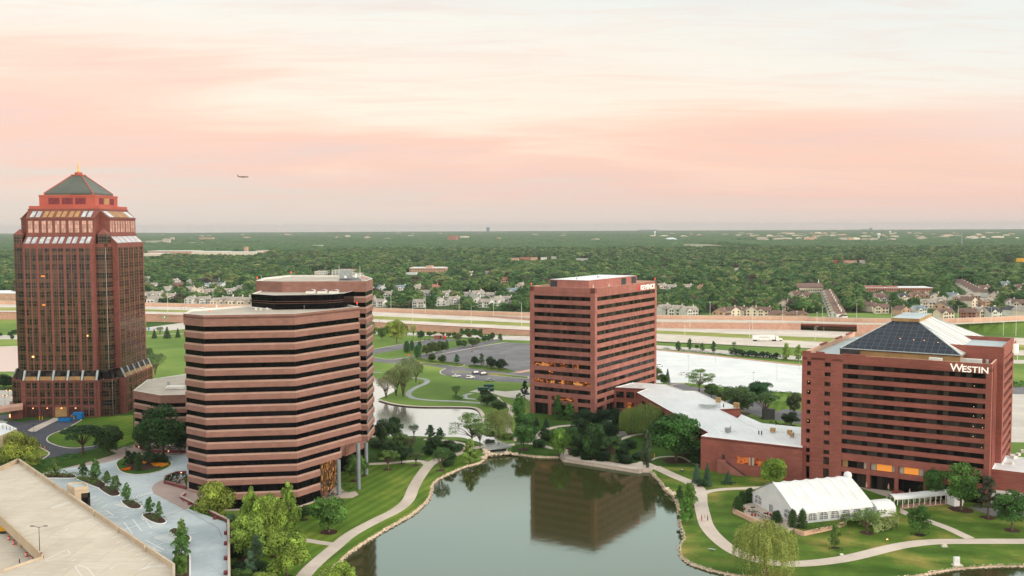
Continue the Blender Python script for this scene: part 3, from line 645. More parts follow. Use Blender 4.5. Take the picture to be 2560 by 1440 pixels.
sheet('terrace_lawn', G([(120,1178),(107,1148),(140,1143),(187,1135.5),(237,1123),(262,1118),(293,1134),(268,1141),(205,1158),(150,1172)], ZP), ZP+.03, M['lawn_dark'], .02)
sheet('terrace_lawn', G([(0,1085),(43,1095),(57,1102),(90,1115),(116,1128),(120,1136),(98,1145),(60,1150),(0,1160)], ZP), ZP+.03, M['lawn'], .02)
# planted kerb islands
ISL = [[(106,1195),(112,1187.5),(150,1184.5),(183,1189),(189,1195),(170,1196.5),(140,1196)],
 [(190,1197),(207,1193),(240,1199),(258,1208),(263,1213),(254,1219),(243,1219.5),(215,1208)],
 [(248,1222),(262,1216),(285,1222),(299,1234),(297,1239),(290,1241),(275,1240)],
 [(305,1256),(312,1252),(335,1254),(350,1264),(352,1269),(344,1273),(325,1271.5)],
 [(358,1291),(363,1286),(385,1285),(405,1296),(414,1304),(410,1309),(395,1310),(375,1303)],
 [(425,1330),(430,1324),(441,1323),(452,1333),(469,1340),(475,1347),(471,1354),(456,1356),(447,1353),(440,1341)],
 [(436,1395),(440,1391),(468,1391),(473,1396),(468,1500),(436,1500)]]
for k_, isl in enumerate(ISL):
    p_ = smooth_line(G(isl, ZP), 3, True)
    sheet('kerb_island', inset(p_ if area(p_) > 0 else p_[::-1], -.35), ZP+.24, M['kerb_white'], .2)
    sheet('planting_bed', p_, ZP+.28, M['mulch'], .03)
RI = smooth_line(G([(292,1162),(300,1151),(325,1143),(360,1139),(400,1142),(424,1154),(427,1163),(415,1172),(385,1182),(340,1187),(305,1180)], ZP), 4, True)
sheet('round_island', inset(RI if area(RI) > 0 else RI[::-1], -.35), ZP+.22, M['kerb'], .2); sheet('round_island_lawn', RI, ZP+.26, M['lawn_dark'], .02)
sheet('planting_bed', G([(312,1165),(320,1150),(350,1143),(400,1147),(418,1158),(400,1172),(360,1178),(330,1178)], ZP), ZP+.30, M['mulch'], .02)
# painted bay lines on the pale lot and the garage roof
def lines(name, segs, z, w, mat=None):
    b = MB()
    for (x0, y0, x1, y1) in segs:
        a = Vector(P(x0, y0, z)); c = Vector(P(x1, y1, z)); d = (c-a); d.z = 0; d.normalize(); n = Vector((-d.y, d.x, 0))*w/2
        b.quad((a-n)[:], (c-n)[:], (c+n)[:], (a+n)[:])
    tag(b.build(name, mat or M['white'], uv=False), kind='structure')
seg = []
for a0, b0, c0, n0 in (((358, 1292), (379, 1321), (412, 1311), 7), ((425, 1331), (383, 1343), (446, 1354), 8), ((305, 1257), (286, 1262), (338, 1274), 7)):
    seg += [(*a0, *b0), (*b0, *c0), (*a0, *c0)]
    for i in range(1, n0):
        t = i/n0; seg.append((a0[0]+(b0[0]-a0[0])*t, a0[1]+(b0[1]-a0[1])*t, a0[0]+(c0[0]-a0[0])*t, a0[1]+(c0[1]-a0[1])*t))
seg += [(300,1327,362,1307),(310,1306,331,1334),(332,1298,355,1328),(352,1292,360,1300),(243,1281,262,1293),(262,1293,284,1289),(245,1281,266,1276),(266,1276,284,1289),(248,1288,338,1275),
        (248,1291,295,1294),(362,1349,410,1375),(347,1359,403,1379),(383,1343,436,1361),(386,1365,446,1345),(372,1333,390,1328),(306,1295,320,1290),(225,1262,238,1261),(470,1335,488,1331)]
for i in range(9): seg.append((190+i*10, 1208+i*6.5, 168+i*10.5, 1212+i*7.2))
lines('road_markings', seg, ZP+.125, .2)
lines('road_markings', [(332+i*7, 1241.5-i*1.9, 337+i*7, 1245-i*1.9) for i in range(7)], ZP+.125, .25)
lines('expansion_joint', [(405,1296,463,1272),(466,1275,545,1320),(545,1320,556,1345)], ZP+.122, .12, M['asphalt'])
seg = []
for r in range(5):
    x0, y0, x1, y1 = ((1095, 897, 1262, 862), (1130, 905, 1330, 866), (1165, 910, 1420, 874), (1215, 917, 1450, 886), (1262, 924, 1480, 900))[r]
    for i in range(34):
        t = i/33; x, y = x0+(x1-x0)*t, y0+(y1-y0)*t; seg.append((x-3.0, y-1.3, x+3.0, y+1.3))
lines('bay_markings', seg, .085, .11, M['path_grey'])
seg = []
for r in range(3):
    x0, y0, x1, y1 = ((1650, 892, 1990, 925), (1650, 915, 1990, 948), (1720, 940, 1990, 968))[r]
    for i in range(45):
        t = i/44; x, y = x0+(x1-x0)*t, y0+(y1-y0)*t; seg.append((x-2, y-2.0, x+2, y+2.0))
lines('bay_markings', seg, .125, .12, M['kerb_white'])
# lane lines of the highway
for T_, B_, ks in ((FT_, FB_, (.1, .37, .63, .9)), (NT_, NB_, (.1, .37, .63, .9))):
    for kk in ks:
        b = MB(); xs = np.linspace(-500, 3000, 80 if kk in (.1, .9) else 420); solid = kk in (.1, .9)
        for i in range(len(xs)-1):
            if not solid and i % 3: continue
            q4 = []
            for x in (xs[i], xs[i+1]):
                yt = float(np.interp(x, XS, T_)); yb = float(np.interp(x, XS, B_)); p = P(x, yt+(yb-yt)*kk, zhw(x)+.045); q4.append(p)
            a, c = q4; b.quad((a[0], a[1]-.1, a[2]), (c[0], c[1]-.1, c[2]), (c[0], c[1]+.1, c[2]), (a[0], a[1]+.1, a[2]))
        tag(b.build('lane_markings', M['kerb_white'], uv=False), kind='structure')
# ------------------------------------------------------------------ trees
def m_leaf(name, forest=False):
    t = NT(name); oi = t.new('ShaderNodeObjectInfo'); at = t.new('ShaderNodeAttribute', attribute_name='tone')
    if forest:
        c = t.ramp(oi.outputs['Random'], [(0, '2F4E30'), (.15, '3C6038'), (.4, '4E7240'), (.6, '5E8046'), (.78, '738E50'), (.92, '8E9560'), (.965, '584F48')])
        pz = t.noise(.004, detail=3); c = t.mix(t.ramp(pz, [(.45, 0.0), (.62, .5)]), c, '567A3C')
    else: c = oi.outputs['Color']
    n = t.noise(.9, detail=4, rough=.7)
    c = t.mix(1.0, c, t.ramp(n, [(.3, .80), (.7, 1.18)]), 'MULTIPLY')
    sc = t.new('ShaderNodeVectorMath', operation='SCALE'); t.link(c, sc.inputs[0]); t.link(at.outputs['Fac'], sc.inputs['Scale']); c = sc.outputs[0]
    t.link(c, t.b.inputs['Base Color']); t.b.inputs['Roughness'].default_value = .6; t.b.inputs['Specular IOR Level'].default_value = .2
    tr = t.new('ShaderNodeBsdfTranslucent'); t.link(c, tr.inputs[0]); mx = t.new('ShaderNodeMixShader'); mx.inputs[0].default_value = .2
    t.link(t.b.outputs[0], mx.inputs[1]); t.link(tr.outputs[0], mx.inputs[2]); t.link(mx.outputs[0], t.o.inputs['Surface'])
    return t.m
M['leaf'] = m_leaf('tree_leaves'); M['leaf_forest'] = m_leaf('forest_leaves', True)
M['bark'] = simple('bark', '6B5A4A', '4A3C30', 3.0); M['bark_pale'] = simple('pale_bark', 'A08A70', '7E6A54', 3.0)
def leafmesh(name, pts, nrm, size, tone, mat, aspect=.62, seed=0, jit=.42):
    r = np.random.default_rng(seed); n = len(pts); pts = np.asarray(pts); nrm = np.asarray(nrm)
    nr = nrm+r.normal(0, jit, (n, 3)); nr /= np.linalg.norm(nr, axis=1, keepdims=True)+1e-9
    a = np.cross(nr, r.normal(0, 1, (n, 3))); a /= np.linalg.norm(a, axis=1, keepdims=True)+1e-9; b = np.cross(nr, a)
    s = (np.asarray(size)*r.uniform(.65, 1.35, n))[:, None]
    bend = nr*s*.25
    v = np.stack([pts-a*s, pts-b*s*aspect-bend*.3, pts+a*s, pts+b*s*aspect+bend], 1).reshape(-1, 3)
    me = bpy.data.meshes.new(name); me.vertices.add(4*n); me.loops.add(4*n); me.polygons.add(n)
    me.vertices.foreach_set('co', v.astype(np.float32).ravel()); me.loops.foreach_set('vertex_index', np.arange(4*n, dtype=np.int32))
    me.polygons.foreach_set('loop_start', np.arange(0, 4*n, 4, dtype=np.int32)); me.polygons.foreach_set('loop_total', np.full(n, 4, dtype=np.int32))
    at = me.attributes.new('tone', 'FLOAT', 'POINT'); at.data.foreach_set('value', np.repeat(np.asarray(tone, dtype=np.float32), 4))
    me.update(calc_edges=True); me.materials.append(mat); return me
def sph(r, n):
    v = r.normal(0, 1, (n, 3)); return v/np.linalg.norm(v, axis=1, keepdims=True)
def gen_tree(kind, seed, N, leaf, mat=None, trunk=True):
    """unit tree: diameter 1, height 1, base at origin. returns (crown mesh, trunk mesh)"""
    r = np.random.default_rng(seed); mat = mat or M['leaf']; C = []; tb = MB(); lim = []
    def blob(c, rad, n, flat=1.0, tone=None, up=.25):
        d = sph(r, n); d[:, 2] = np.where(d[:, 2] < -.55, -d[:, 2]*.6, d[:, 2]); rr = rad*r.uniform(.72, 1.08, n)[:, None]
        p = np.array(c)+d*rr*np.array([1, 1, flat]); nn = d+np.array([0, 0, up]); tn = (tone if tone is not None else r.uniform(.7, 1.3))*r.uniform(.85, 1.15, n)
        C.append((p, nn, tn)); lim.append((c, rad))
    if kind in ('round', 'maple', 'oak'):
        nb = {'round': 30, 'maple': 24, 'oak': 38}[kind]; zc, rz = {'round': (.56, .44), 'maple': (.55, .45), 'oak': (.55, .42)}[kind]
        br = {'round': .155, 'maple': .17, 'oak': .135}[kind]
        for i in range(nb):
            d = sph(r, 1)[0]; k = r.uniform(.55, .98)**.6; q = r.uniform(.55, 1.45); c = (d[0]*(.40-.10*(q-1))*k, d[1]*(.40-.10*(q-1))*k, zc+d[2]*(rz-.09)*k); blob(c, br*q, int(N/nb*q*q*.9), r.uniform(.6, 1.0), tone=r.uniform(.52, 1.45))
        for i in range(5): blob((r.uniform(-.12, .12), r.uniform(-.12, .12), zc+r.uniform(-.15, .15)), .2, N//(nb*2))
    elif kind == 'egg':
        nb = 30
        for i in range(nb):
            z = .12+.83*(i+.5)/nb; R = .42*math.sin(min(1, (z-.05)/.36)*math.pi/2)*(1-max(0, z-.38)/.66)**.75; a = i*2.4+r.uniform(-.7, .7); q = r.uniform(.55, 1.35)
            blob((math.cos(a)*R*.72*q, math.sin(a)*R*.72*q, z+r.uniform(-.05, .05)), (.06+R*.26)*r.uniform(.6, 1.25), N//nb, .8, tone=r.uniform(.6, 1.4))
    elif kind == 'cone':
        nb = 32
        for i in range(nb):
            z = .14+.82*(i+.5)/nb; R = .44*(1-(z-.14)/.9)**.8; a = i*2.4+r.uniform(-.5, .5)
            q = r.uniform(.6, 1.3); blob((math.cos(a)*R*.72*q, math.sin(a)*R*.72*q, z+r.uniform(-.04, .04)), (.035+R*.32)*r.uniform(.6, 1.2), N//nb, .7, tone=r.uniform(.6, 1.4))
    elif kind == 'column':
        nb = 26
        for i in range(nb):
            z = .04+.9*(i+.5)/nb; R = .42*min(1, z/.18)**.5*(1-max(0, z-.45)/.58)**.6; a = i*2.4
            blob((math.cos(a)*R*.55, math.sin(a)*R*.55, z), .1+R*.42, N//nb, 1.0, tone=r.uniform(.9, 1.1))
    elif kind == 'locust':
        for k in range(9):
            a = k*2*math.pi/9*1.0+r.uniform(-.3, .3); R = r.uniform(.16, .40); z = .95-R*.75+r.uniform(-.08, .05)
            for j in range(4):
                b = a+r.uniform(-.5, .5); RR = R*r.uniform(.6, 1.2); blob((math.cos(b)*RR, math.sin(b)*RR, z+r.uniform(-.24, .08)), .10*r.uniform(.6, 1.3), N//40, .6, up=.6, tone=r.uniform(.6, 1.4))
            lim.append(((math.cos(a)*R, math.sin(a)*R, z-.04), .1))
        for k in range(4): blob((r.uniform(-.1, .1), r.uniform(-.1, .1), .85), .12, N//40, .5)
    elif kind == 'vase':
        for k in range(16):
            a = k*2.4; R = .10+.32*math.sqrt((k+.5)/16); z = .9-R*.5+r.uniform(-.1, .06); blob((math.cos(a)*R, math.sin(a)*R, z), .13*r.uniform(.7, 1.2), N//16, 1.0)
            blob((math.cos(a)*R*.9, math.sin(a)*R*.9, z-.16), .1, N//40, 1.0)
    elif kind == 'umbrella':
        for k in range(16):
            a = k*2.4; R = .40*math.sqrt((k+.5)/16); z = .80-R*R*1.1+r.uniform(-.06, .08); blob((math.cos(a)*R, math.sin(a)*R, z), .14*r.uniform(.8, 1.2), N//16, .55, up=.7)
    elif kind == 'willow':
        ns = 520
        for k in range(ns):
            a = r.uniform(0, 2*math.pi); R = .47*r.uniform(.02, 1)**.42; zt = .97-1.0*R*R-r.uniform(0, .10); L = r.uniform(.25, .95)*(.55+R*1.2); L = min(L, zt-r.uniform(.04, .40)*(.35+R*1.6)); m = max(4, N//ns)
            t = np.linspace(0, 1, m); out = .05*np.sqrt(t)
            p = np.stack([math.cos(a)*(R+out)+r.normal(0, .008, m), math.sin(a)*(R+out)+r.normal(0, .008, m), zt-L*t], 1)
            nn = np.tile([math.cos(a), math.sin(a), .3], (m, 1)); C.append((p, nn, np.full(m, r.uniform(.78, 1.22))*r.uniform(.9, 1.1, m)))
        for k in range(14): d = sph(r, 1)[0]; lim.append(((d[0]*.3, d[1]*.3, .7+d[2]*.15), .1))
    elif kind == 'spruce':
        tiers = 13
        for i in range(tiers):
            z = .06+.88*i/tiers; R = .48*(1-z)**.9+.02; m = max(10, int(N/tiers*2*(1-z)))
            a = r.uniform(0, 2*math.pi, m); rr = R*np.sqrt(r.uniform(.08, 1, m)); p = np.stack([np.cos(a)*rr, np.sin(a)*rr, z+.075*(1-rr/R)+r.normal(0, .010, m)-.02], 1)
            nn = np.stack([np.cos(a)*.5, np.sin(a)*.5, np.ones(m)], 1); C.append((p, nn, r.uniform(.75, 1.2, m)*(.9+.2*(rr/R))))
    elif kind == 'pine':
        for k in range(26):
            z = .25+.72*(k/26); R = .42*(1-z*.75)*r.uniform(.3, 1.1); a = k*2.4+r.uniform(-.5, .5)
            blob((math.cos(a)*R, math.sin(a)*R, z+r.uniform(-.02, .02)), .105*r.uniform(.7, 1.3), N//26, .5, up=.5)
    elif kind == 'shrub':
        for k in range(14):
            d = sph(r, 1)[0]; blob((d[0]*.3, d[1]*.3, .42+abs(d[2])*.25), .24*r.uniform(.8, 1.15), N//14, 1.0)
            if k % 2: blob((d[0]*.34, d[1]*.34, .18), .17, N//20, 1.0)
    p = np.concatenate([c[0] for c in C]); n = np.concatenate([c[1] for c in C]); tn = np.concatenate([c[2] for c in C])
    keep = p[:, 2] > .01; p, n, tn = p[keep], n[keep], tn[keep]
    asp = {'willow': .3, 'spruce': .35, 'pine': .4}.get(kind, .62)
    cm = leafmesh('crown', p, n, leaf, tn, mat, asp, seed, .42 if trunk else .22)
    tm = None
    if trunk:
        zt = {'vase': .3, 'locust': .32, 'umbrella': .3, 'willow': .4, 'round': .42, 'maple': .4, 'oak': .42}.get(kind, .85); r0 = {'locust': .022, 'vase': .02, 'umbrella': .035, 'willow': .045}.get(kind, .03)
        if kind == 'vase':
            tips = [(math.cos(k*1.6)*.07, math.sin(k*1.6)*.07, .32) for k in range(4)]
            for q in tips: tb.tube((0, 0, 0), q, r0, r0*.7, 6)
        else: tips = [(0, 0, zt)]; tb.tube((0, 0, 0), (0, 0, zt), r0, r0*.6, 8)
        for c, rad in lim[:(30 if kind in ('locust', 'vase', 'umbrella') else 12)]:
            s = tips[int(r.integers(len(tips)))]; hz = min(s[2], c[2]-.05) if kind in ('egg', 'cone', 'column', 'spruce', 'pine') else s[2]*r.uniform(.75, 1); st = (s[0], s[1], hz)
            md = ((st[0]+c[0])/2+r.uniform(-.02, .02), (st[1]+c[1])/2+r.uniform(-.02, .02), st[2]*.4+c[2]*.6)
            tb.tube(st, md, r0*.42, r0*.25, 5, cap=False); tb.tube(md, c, r0*.25, r0*.08, 5, cap=False)
        o = tb.build('trunk', M['bark'], uv=False); tm = o.data; bpy.data.objects.remove(o)
    return cm, tm
PROTO = {}
def proto(kind, k):
    N, lf = {'round': (6500, .024), 'maple': (6200, .026), 'oak': (7500, .022), 'egg': (4800, .028), 'cone': (4800, .028), 'column': (5000, .028), 'locust': (4200, .015), 'vase': (2500, .016), 'umbrella': (5000, .022),
             'willow': (15000, .017), 'spruce': (4600, .028), 'pine': (5000, .024), 'shrub': (3500, .04)}[kind]
    key = (kind, k)
    if key not in PROTO: PROTO[key] = gen_tree(kind, hash(kind) % 1 + 11*k+len(kind)*7, N, lf)
    return PROTO[key]
_tn = {'n': 0}; RINGS = []
def tree(px, py, h, w, kind, col, z=0.0, name=None, m=None):
    """px,py foot; h,w in photo pixels"""
    if kind != 'shrub' and h > 26 and py > 1020 and z == 0: RINGS.append((px, py, w))
    h *= 1.04; w *= 1.1; p = P(px, py, z); s = depth(p)/FPX; _tn['n'] += 1; k = _tn['n'] % (3 if kind in ('round', 'maple', 'oak', 'egg') else 2)
    cm, tm = proto(kind, k)
    nm = name or {'spruce': 'spruce_tree', 'pine': 'pine_tree', 'willow': 'willow_tree', 'shrub': 'shrub', 'column': 'columnar_tree'}.get(kind, 'leafy_tree')
    if kind == 'shrub':
        o = bpy.data.objects.new(nm, cm); COL.objects.link(o); o.color = lin(col); parts = [o]
    else:
        o = empty(nm)
        for nmm, me in (('trunk', tm), ('crown', cm)):
            c = bpy.data.objects.new(nmm, me); COL.objects.link(c); setparent(c, o); c.color = lin(col)
    cl = lin(col); lm = .3*cl[0]+.6*cl[1]+.1*cl[2]; cl = tuple(.84*v+.11*lm for v in cl[:3])+(1,)
    for q in [o]+kids(o): q.color = cl
    o.location = p; ww = w*s; hh = h*s*1.03
    o.scale = (ww, ww, hh); o.rotation_euler = (0, 0, rnd.uniform(0, 6.28))
    return o
ORD = ['first', 'second', 'third', 'fourth', 'fifth', 'sixth', 'seventh', 'eighth', 'ninth', 'tenth', 'eleventh', 'twelfth', 'thirteenth', 'fourteenth', 'fifteenth', 'sixteenth', 'seventeenth', 'eighteenth', 'nineteenth', 'twentieth']
def ordn(i):
    if i < 20: return ORD[i]
    tens = ['twenty', 'thirty', 'forty', 'fifty', 'sixty', 'seventy', 'eighty', 'ninety'][(i+1)//10-2]; u = (i+1) % 10
    return tens+'-'+ORD[u-1] if u else tens[:-1]+'ieth'
# (x, foot y, height px, width px, kind, colour, terrace?)
LIME, YEL, GRN, MID, DRK, OLV, TEAL = '8DA82E', '9AA83C', '5E8A2C', '4C7228', '2F5024', '66703A', '4A6E50'
T1 = [
 ('beside the garage corner below the dark loading drive', 'tree', [(45,1172,86,92,'round','8C9A28',1),(14,1180,60,50,'round','6E8428',1),(75,1178,48,44,'round','7E9028',1)]),
 ('on the planted slope between loading drive and forecourt', 'tree', [(207,1135,74,98,'umbrella','2A4A22',1),(272,1136,68,72,'maple','3A5626',1)]),
 ('with a broad dark crown beside the striped tower, from the granite tower', 'tree', [(408,1138,124,122,'oak','345A26',1),(362,1128,72,50,'round','3E5E2A',1),(452,1134,70,50,'maple','2E4E24',1)]),
 ('in the row of kerb islands, from the loading drive', 'young linden', [(137,1192,42,30,'egg','5E7A34',1),(208,1192,36,26,'egg','4E7232',1),(239,1199,48,32,'egg','4E7634',1),(268,1210,31,25,'egg','52762E',1),(289,1227,36,27,'egg','4E722E',1),(317,1252,42,27,'egg','4C7A30',1),(374,1284,39,27,'egg','44702C',1),(398,1295,39,20,'egg','5A8040',1),(455,1346,46,32,'egg','6C8C3C',1),(453,1368,46,44,'cone','4E7A2C',1),(455,1400,50,42,'egg','4E7A2C',1),(450,1446,58,38,'round','5A8226',1)]),
 ('on the round flower island of the forecourt', 'small tree', [(322,1172,44,34,'pine','24401F',1),(346,1178,44,24,'egg','3E5E2A',1),(373,1162,48,38,'pine','2F5228',1),(336,1160,30,30,'cone','24401F',1),(400,1158,20,40,'round','2C4A24',1)]),
 ('in the grove below the striped tower, from the garage', 'lime green tree', [(534,1312,102,98,'maple','93A62E',0),(628,1345,118,56,'egg','80A02C',0),(672,1362,122,78,'maple','88A42E',0),(722,1332,118,60,'egg','7A9A2C',0),(618,1400,108,84,'maple','86A430',0),(716,1446,112,104,'maple','86A22C',0)]),
 ('below the lime green grove beside the maroon wall', 'blue green pine', [(578,1345,58,52,'pine','5E8050',0),(640,1412,72,52,'pine','4C6A48',0),(628,1446,66,46,'pine','557A58',0)]),
 ('at the bottom edge next to the garage wall', 'bushy tree', [(598,1472,50,60,'round','4E6E2A',0),(660,1480,48,70,'maple','80982E',0),(560,1380,30,40,'round','2F4A22',0),(600,1368,34,60,'round','2C4620',0),(690,1392,44,60,'round','30501F',0),(760,1300,34,40,'round','3C5E26',0)]),
 ('on the lawn in front of the striped tower corner', 'rounded tree', [(822,1330,84,84,'maple','5E8C30',0)]),
 ('at the lake edge beside the main path bottom', 'lime green tree', [(845,1492,82,96,'maple','8CAA2E',0)]),
 ('between the grey columns of the striped tower', 'tree', [(889,1202,64,48,'maple','4E742A',0),(905,1190,42,30,'maple','567A2C',0)]),
 ('in the dark pond side grove, from the striped tower', 'dark tree', [(927,1098,36,38,'round','2C4622',0),(958,1110,58,50,'round','38562A',0),(985,1104,62,52,'round','36562C',0),(974,1150,44,50,'round','2A4620',0),(1000,1124,40,42,'maple','5A7638',0),(1004,1158,40,36,'round','2C4A22',0),(1026,1128,36,32,'vase','5E6040',0),(1088,1132,40,44,'round','35562A',0),(1126,1138,36,50,'round','345228',0)]),
 ('alone on the near pond bank, from the striped tower', 'small tree', [(1035,1092,32,26,'vase','4A6A3A',0),(1076,1096,32,26,'egg','44703A',0),(1100,1099,28,26,'egg','3C6A36',0)]),
 ('in a mulch ring beside the lake path junction', 'spreading tree', [(970,1174,50,54,'umbrella','5C7C30',0),(1040,1163,34,40,'umbrella','54682E',0),(1102,1176,60,46,'vase','4A6E34',0),(1122,1160,34,34,'round','3C602A',0)]),
 ('by the footbridge, from the pond lawn', 'feathery tree', [(1180,1118,88,100,'locust','6E8E46',0),(1200,1118,56,66,'locust','789A48',0),(1176,1158,60,50,'cone','7E9E3C',0),(1247,1092,68,66,'willow','84924A',0)]),
 ('along the garden path in front of the brick office block', 'dense tree', [(1298,1046,58,40,'egg','4E7E30',0),(1312,1088,56,50,'round','4A7A32',0),(1309,1124,58,54,'maple','4C7E30',0),(1218,1014,32,48,'round','3C5A2C',0),(1246,1030,30,40,'round','48642F',0)]),
 ('on the tip of the pond lawn, from the water', 'airy tree', [(965,995,58,54,'vase','8E9064',0),(990,990,74,58,'vase','869254',0),(1008,992,86,62,'vase','86965A',0),(1040,956,52,44,'vase','7E9054',0),(1022,940,50,46,'vase','84965C',0)]),
 ('on the open park lawn near the curved path', 'young tree', [(1140,992,30,22,'vase','567A3A',0),(1212,994,20,26,'round','3A5A2A',0)]),
 ('on the strip before the office car park, from the pond', 'small tree', [(1017,881,26,18,'column','3E6638',0),(1030,876,22,14,'column','3E6638',0),(1044,894,29,19,'column','3E6A38',0),(1049,874,19,12,'column','3E6A38',0),(1066,889,26,24,'round','54662F',0),(1080,886,30,28,'round','50642F',0),(1092,884,26,24,'round','4A5E2C',0),(1103,881,28,26,'round','46602C',0),(1117,874,21,11,'column','42662F',0),(1080,904,19,21,'round','3E5A28',0),(1106,908,20,22,'round','3A5626',0),(1142,907,20,18,'egg','3E6E34',0)]),
 ('on the verge by the frontage road, from the pond', 'round tree', [(1052,849,22,20,'round','2F5A2C',0),(1073,842,13,15,'round','55682F',0),(1088,842,13,13,'round','55682F',0),(1105,843,13,14,'round','5E6A34',0),(1121,844,13,13,'round','55682F',0),(1136,844,13,14,'round','55682F',0),(1147,868,18,14,'round','3E6A34',0),(1145,853,20,26,'round','64743A',0),(1160,869,18,16,'round','4E6C30',0),(1173,846,15,15,'round','6A6A34',0),(1182,867,23,28,'round','5C703A',0),(1193,864,20,14,'round','54682F',0),(1211,856,18,15,'round','3C6630',0),(1222,854,18,15,'round','3E6430',0),(1231,852,20,13,'round','40642F',0),(1251,851,16,15,'egg','3C6E38',0),(1203,846,14,12,'round','5A6A30',0)]),
 ('in the clump on the car park island, from the pond', 'dark tree', [(1187,914,22,19,'round','2F5430',0),(1204,917,32,22,'pine','4C6240',0),(1227,922,30,28,'round','36502C',0),(1253,925,26,32,'round','2C4A2A',0)]),
 ('in the lime green grove past the striped tower, from the tower', 'tree', [(920,860,38,24,'round','8A9A3C',0),(932,839,32,24,'egg','6E8C34',0),(955,850,30,22,'round','5C8434',0),(972,842,26,20,'round','5A7E32',0),(966,832,18,14,'round','8E9E3C',0),(992,858,56,46,'maple','90A23A',0),(978,842,36,26,'maple','8A9E36',0),(1016,840,26,13,'egg','5E8434',0),(1033,848,38,24,'locust','A0AC58',0)]),
 ('against the front wall of the tall brick office block', 'tree', [(1396,1048,56,32,'egg','3E6A2A',0),(1422,1050,42,30,'egg','4C7C2C',0)]),
 ('on the slope below the brick office block', 'dark spruce', [(1341,1065,24,17,'spruce','34503C',0),(1365,1069,25,18,'spruce','34503C',0),(1312,1000,46,26,'pine','20362C',0)]),
 ('in the garden grove by the quay, from the footbridge', 'tree', [(1361,1106,36,30,'round','36562A',0),(1397,1142,68,58,'maple','6C9A2E',0),(1428,1122,52,48,'round','3C6028',0),(1452,1098,48,48,'round','2C4A24',0),(1485,1150,86,56,'maple','3A6228',0),(1458,1066,42,54,'round','284624',0),(1500,1068,40,60,'round','24401F',0),(1532,1076,56,52,'round','233E20',0),(1518,1104,52,50,'round','264624',0),(1532,1158,70,60,'umbrella','3A5C28',0),(1460,1140,46,40,'round','24421E',0),(1556,1150,34,34,'round','2A481E',0)]),
 ('beside the white roofed wing, from the office block', 'large tree', [(1576,1084,66,52,'willow','82983C',0),(1616,1090,82,80,'willow','6E8838',0),(1668,1098,56,62,'round','37562F',0),(1690,1152,112,122,'maple','3F7026',0),(1734,1152,42,30,'maple','3A6A28',0),(1640,1110,50,50,'round','26441F',0),(1712,1138,50,56,'round','264420',0)]),
 ('slim and dark beside the quay end', 'columnar tree', [(1617,1172,92,34,'egg','46583A',0)]),
 ('in the bed below the low brick wing, from the lake', 'blue spruce', [(1742,1208,52,27,'spruce','4A6E54',0),(1768,1200,46,20,'spruce','486850',0),(1773,1216,34,17,'spruce','4C7454',0),(1752,1216,20,24,'shrub','2C4A2C',0),(1820,1208,31,24,'spruce','456A4C',0)]),
 ('between the low brick wing and the white marquee', 'bright lime tree', [(1936,1216,66,64,'maple','84A82A',0)]),
 ('on the bank beside the hotel path, from the quay', 'cypress like tree', [(1699,1252,38,24,'cone','3A6426',0),(1725,1268,56,38,'egg','5E8A2A',0),(1714,1308,66,42,'cone','56882C',0)]),
 ('drooping over the hotel path by the lake', 'weeping willow', [(1912,1436,134,144,'willow','93A040',0)]),
 ('at the corners of the marquee terrace, from the lake', 'clipped evergreen', [(1845,1283,38,28,'column','3C5E22',0),(1856,1265,34,25,'column','3A5A22',0),(1874,1262,38,30,'column','36521F',0),(1941,1314,34,32,'column','30501F',0),(1982,1326,48,26,'column','3A5C20',0),(2006,1328,50,25,'column','385A20',0)]),
 ('in a dark bed on the hotel lawn', 'young tree', [(2087,1370,58,34,'egg','6E8C34',0),(2167,1333,64,56,'vase','6C8A3C',0),(2299,1338,74,56,'maple','4A7426',0)]),
 ('in front of the hotel facade, from the marquee', 'tree', [(2338,1252,76,54,'maple','46702A',0),(2402,1274,116,94,'oak','4E7828',0),(2470,1294,100,74,'pine','4A503A',0),(2530,1326,96,92,'oak','44702C',0),(2310,1240,30,30,'round','304E20',0)]),
 ('behind the white roofed wing, from the office block', 'tree', [(1632,962,44,54,'round','51712E',0),(1669,957,36,15,'spruce','33503A',0),(1660,962,26,26,'round','4A6A2C',0),(1748,980,58,80,'locust','6E9048',0),(1779,996,36,34,'maple','486A30',0),(1812,1012,44,48,'round','55752F',0),(1850,1034,66,80,'round','4C6C34',0),(1902,1008,52,62,'maple','2C5C30',0),(1913,1046,66,70,'umbrella','486A2E',0),(1986,1038,56,42,'round','4E5E38',0),(1978,1064,32,46,'round','2E4A28',0)]),
 ('along the white car park verge, from the office block', 'small tree', [(1696,877,22,19,'egg','3C6A2C',0),(1724,876,28,15,'egg','46703A',0),(1742,872,10,10,'round','507040',0),(1756,877,18,16,'egg','587A40',0),(1784,882,27,16,'egg','44702C',0),(1835,870,16,11,'vase','44683A',0),(1965,901,40,27,'egg','8AA63C',0),(1996,903,38,24,'egg','88A43C',0)]),
 ('on the meadow behind the red granite tower, from the tower', 'tree', [(388,938,58,48,'vase','5E7A48',0),(386,846,24,14,'spruce','3E5A34',0),(418,846,30,20,'spruce','34543A',0),(445,844,24,14,'spruce','3A5636',0),(400,836,20,18,'vase','5E7A50',0),(372,900,30,24,'round','5A7440',0)]),
 ('on the meadow beyond the far pond', 'young tree', [(26,842,12,12,'round','2F5A34',0),(37,838,14,14,'round','34603A',0),(31,850,12,10,'round','346038',0),(2,842,10,8,'round','346038',0)]),
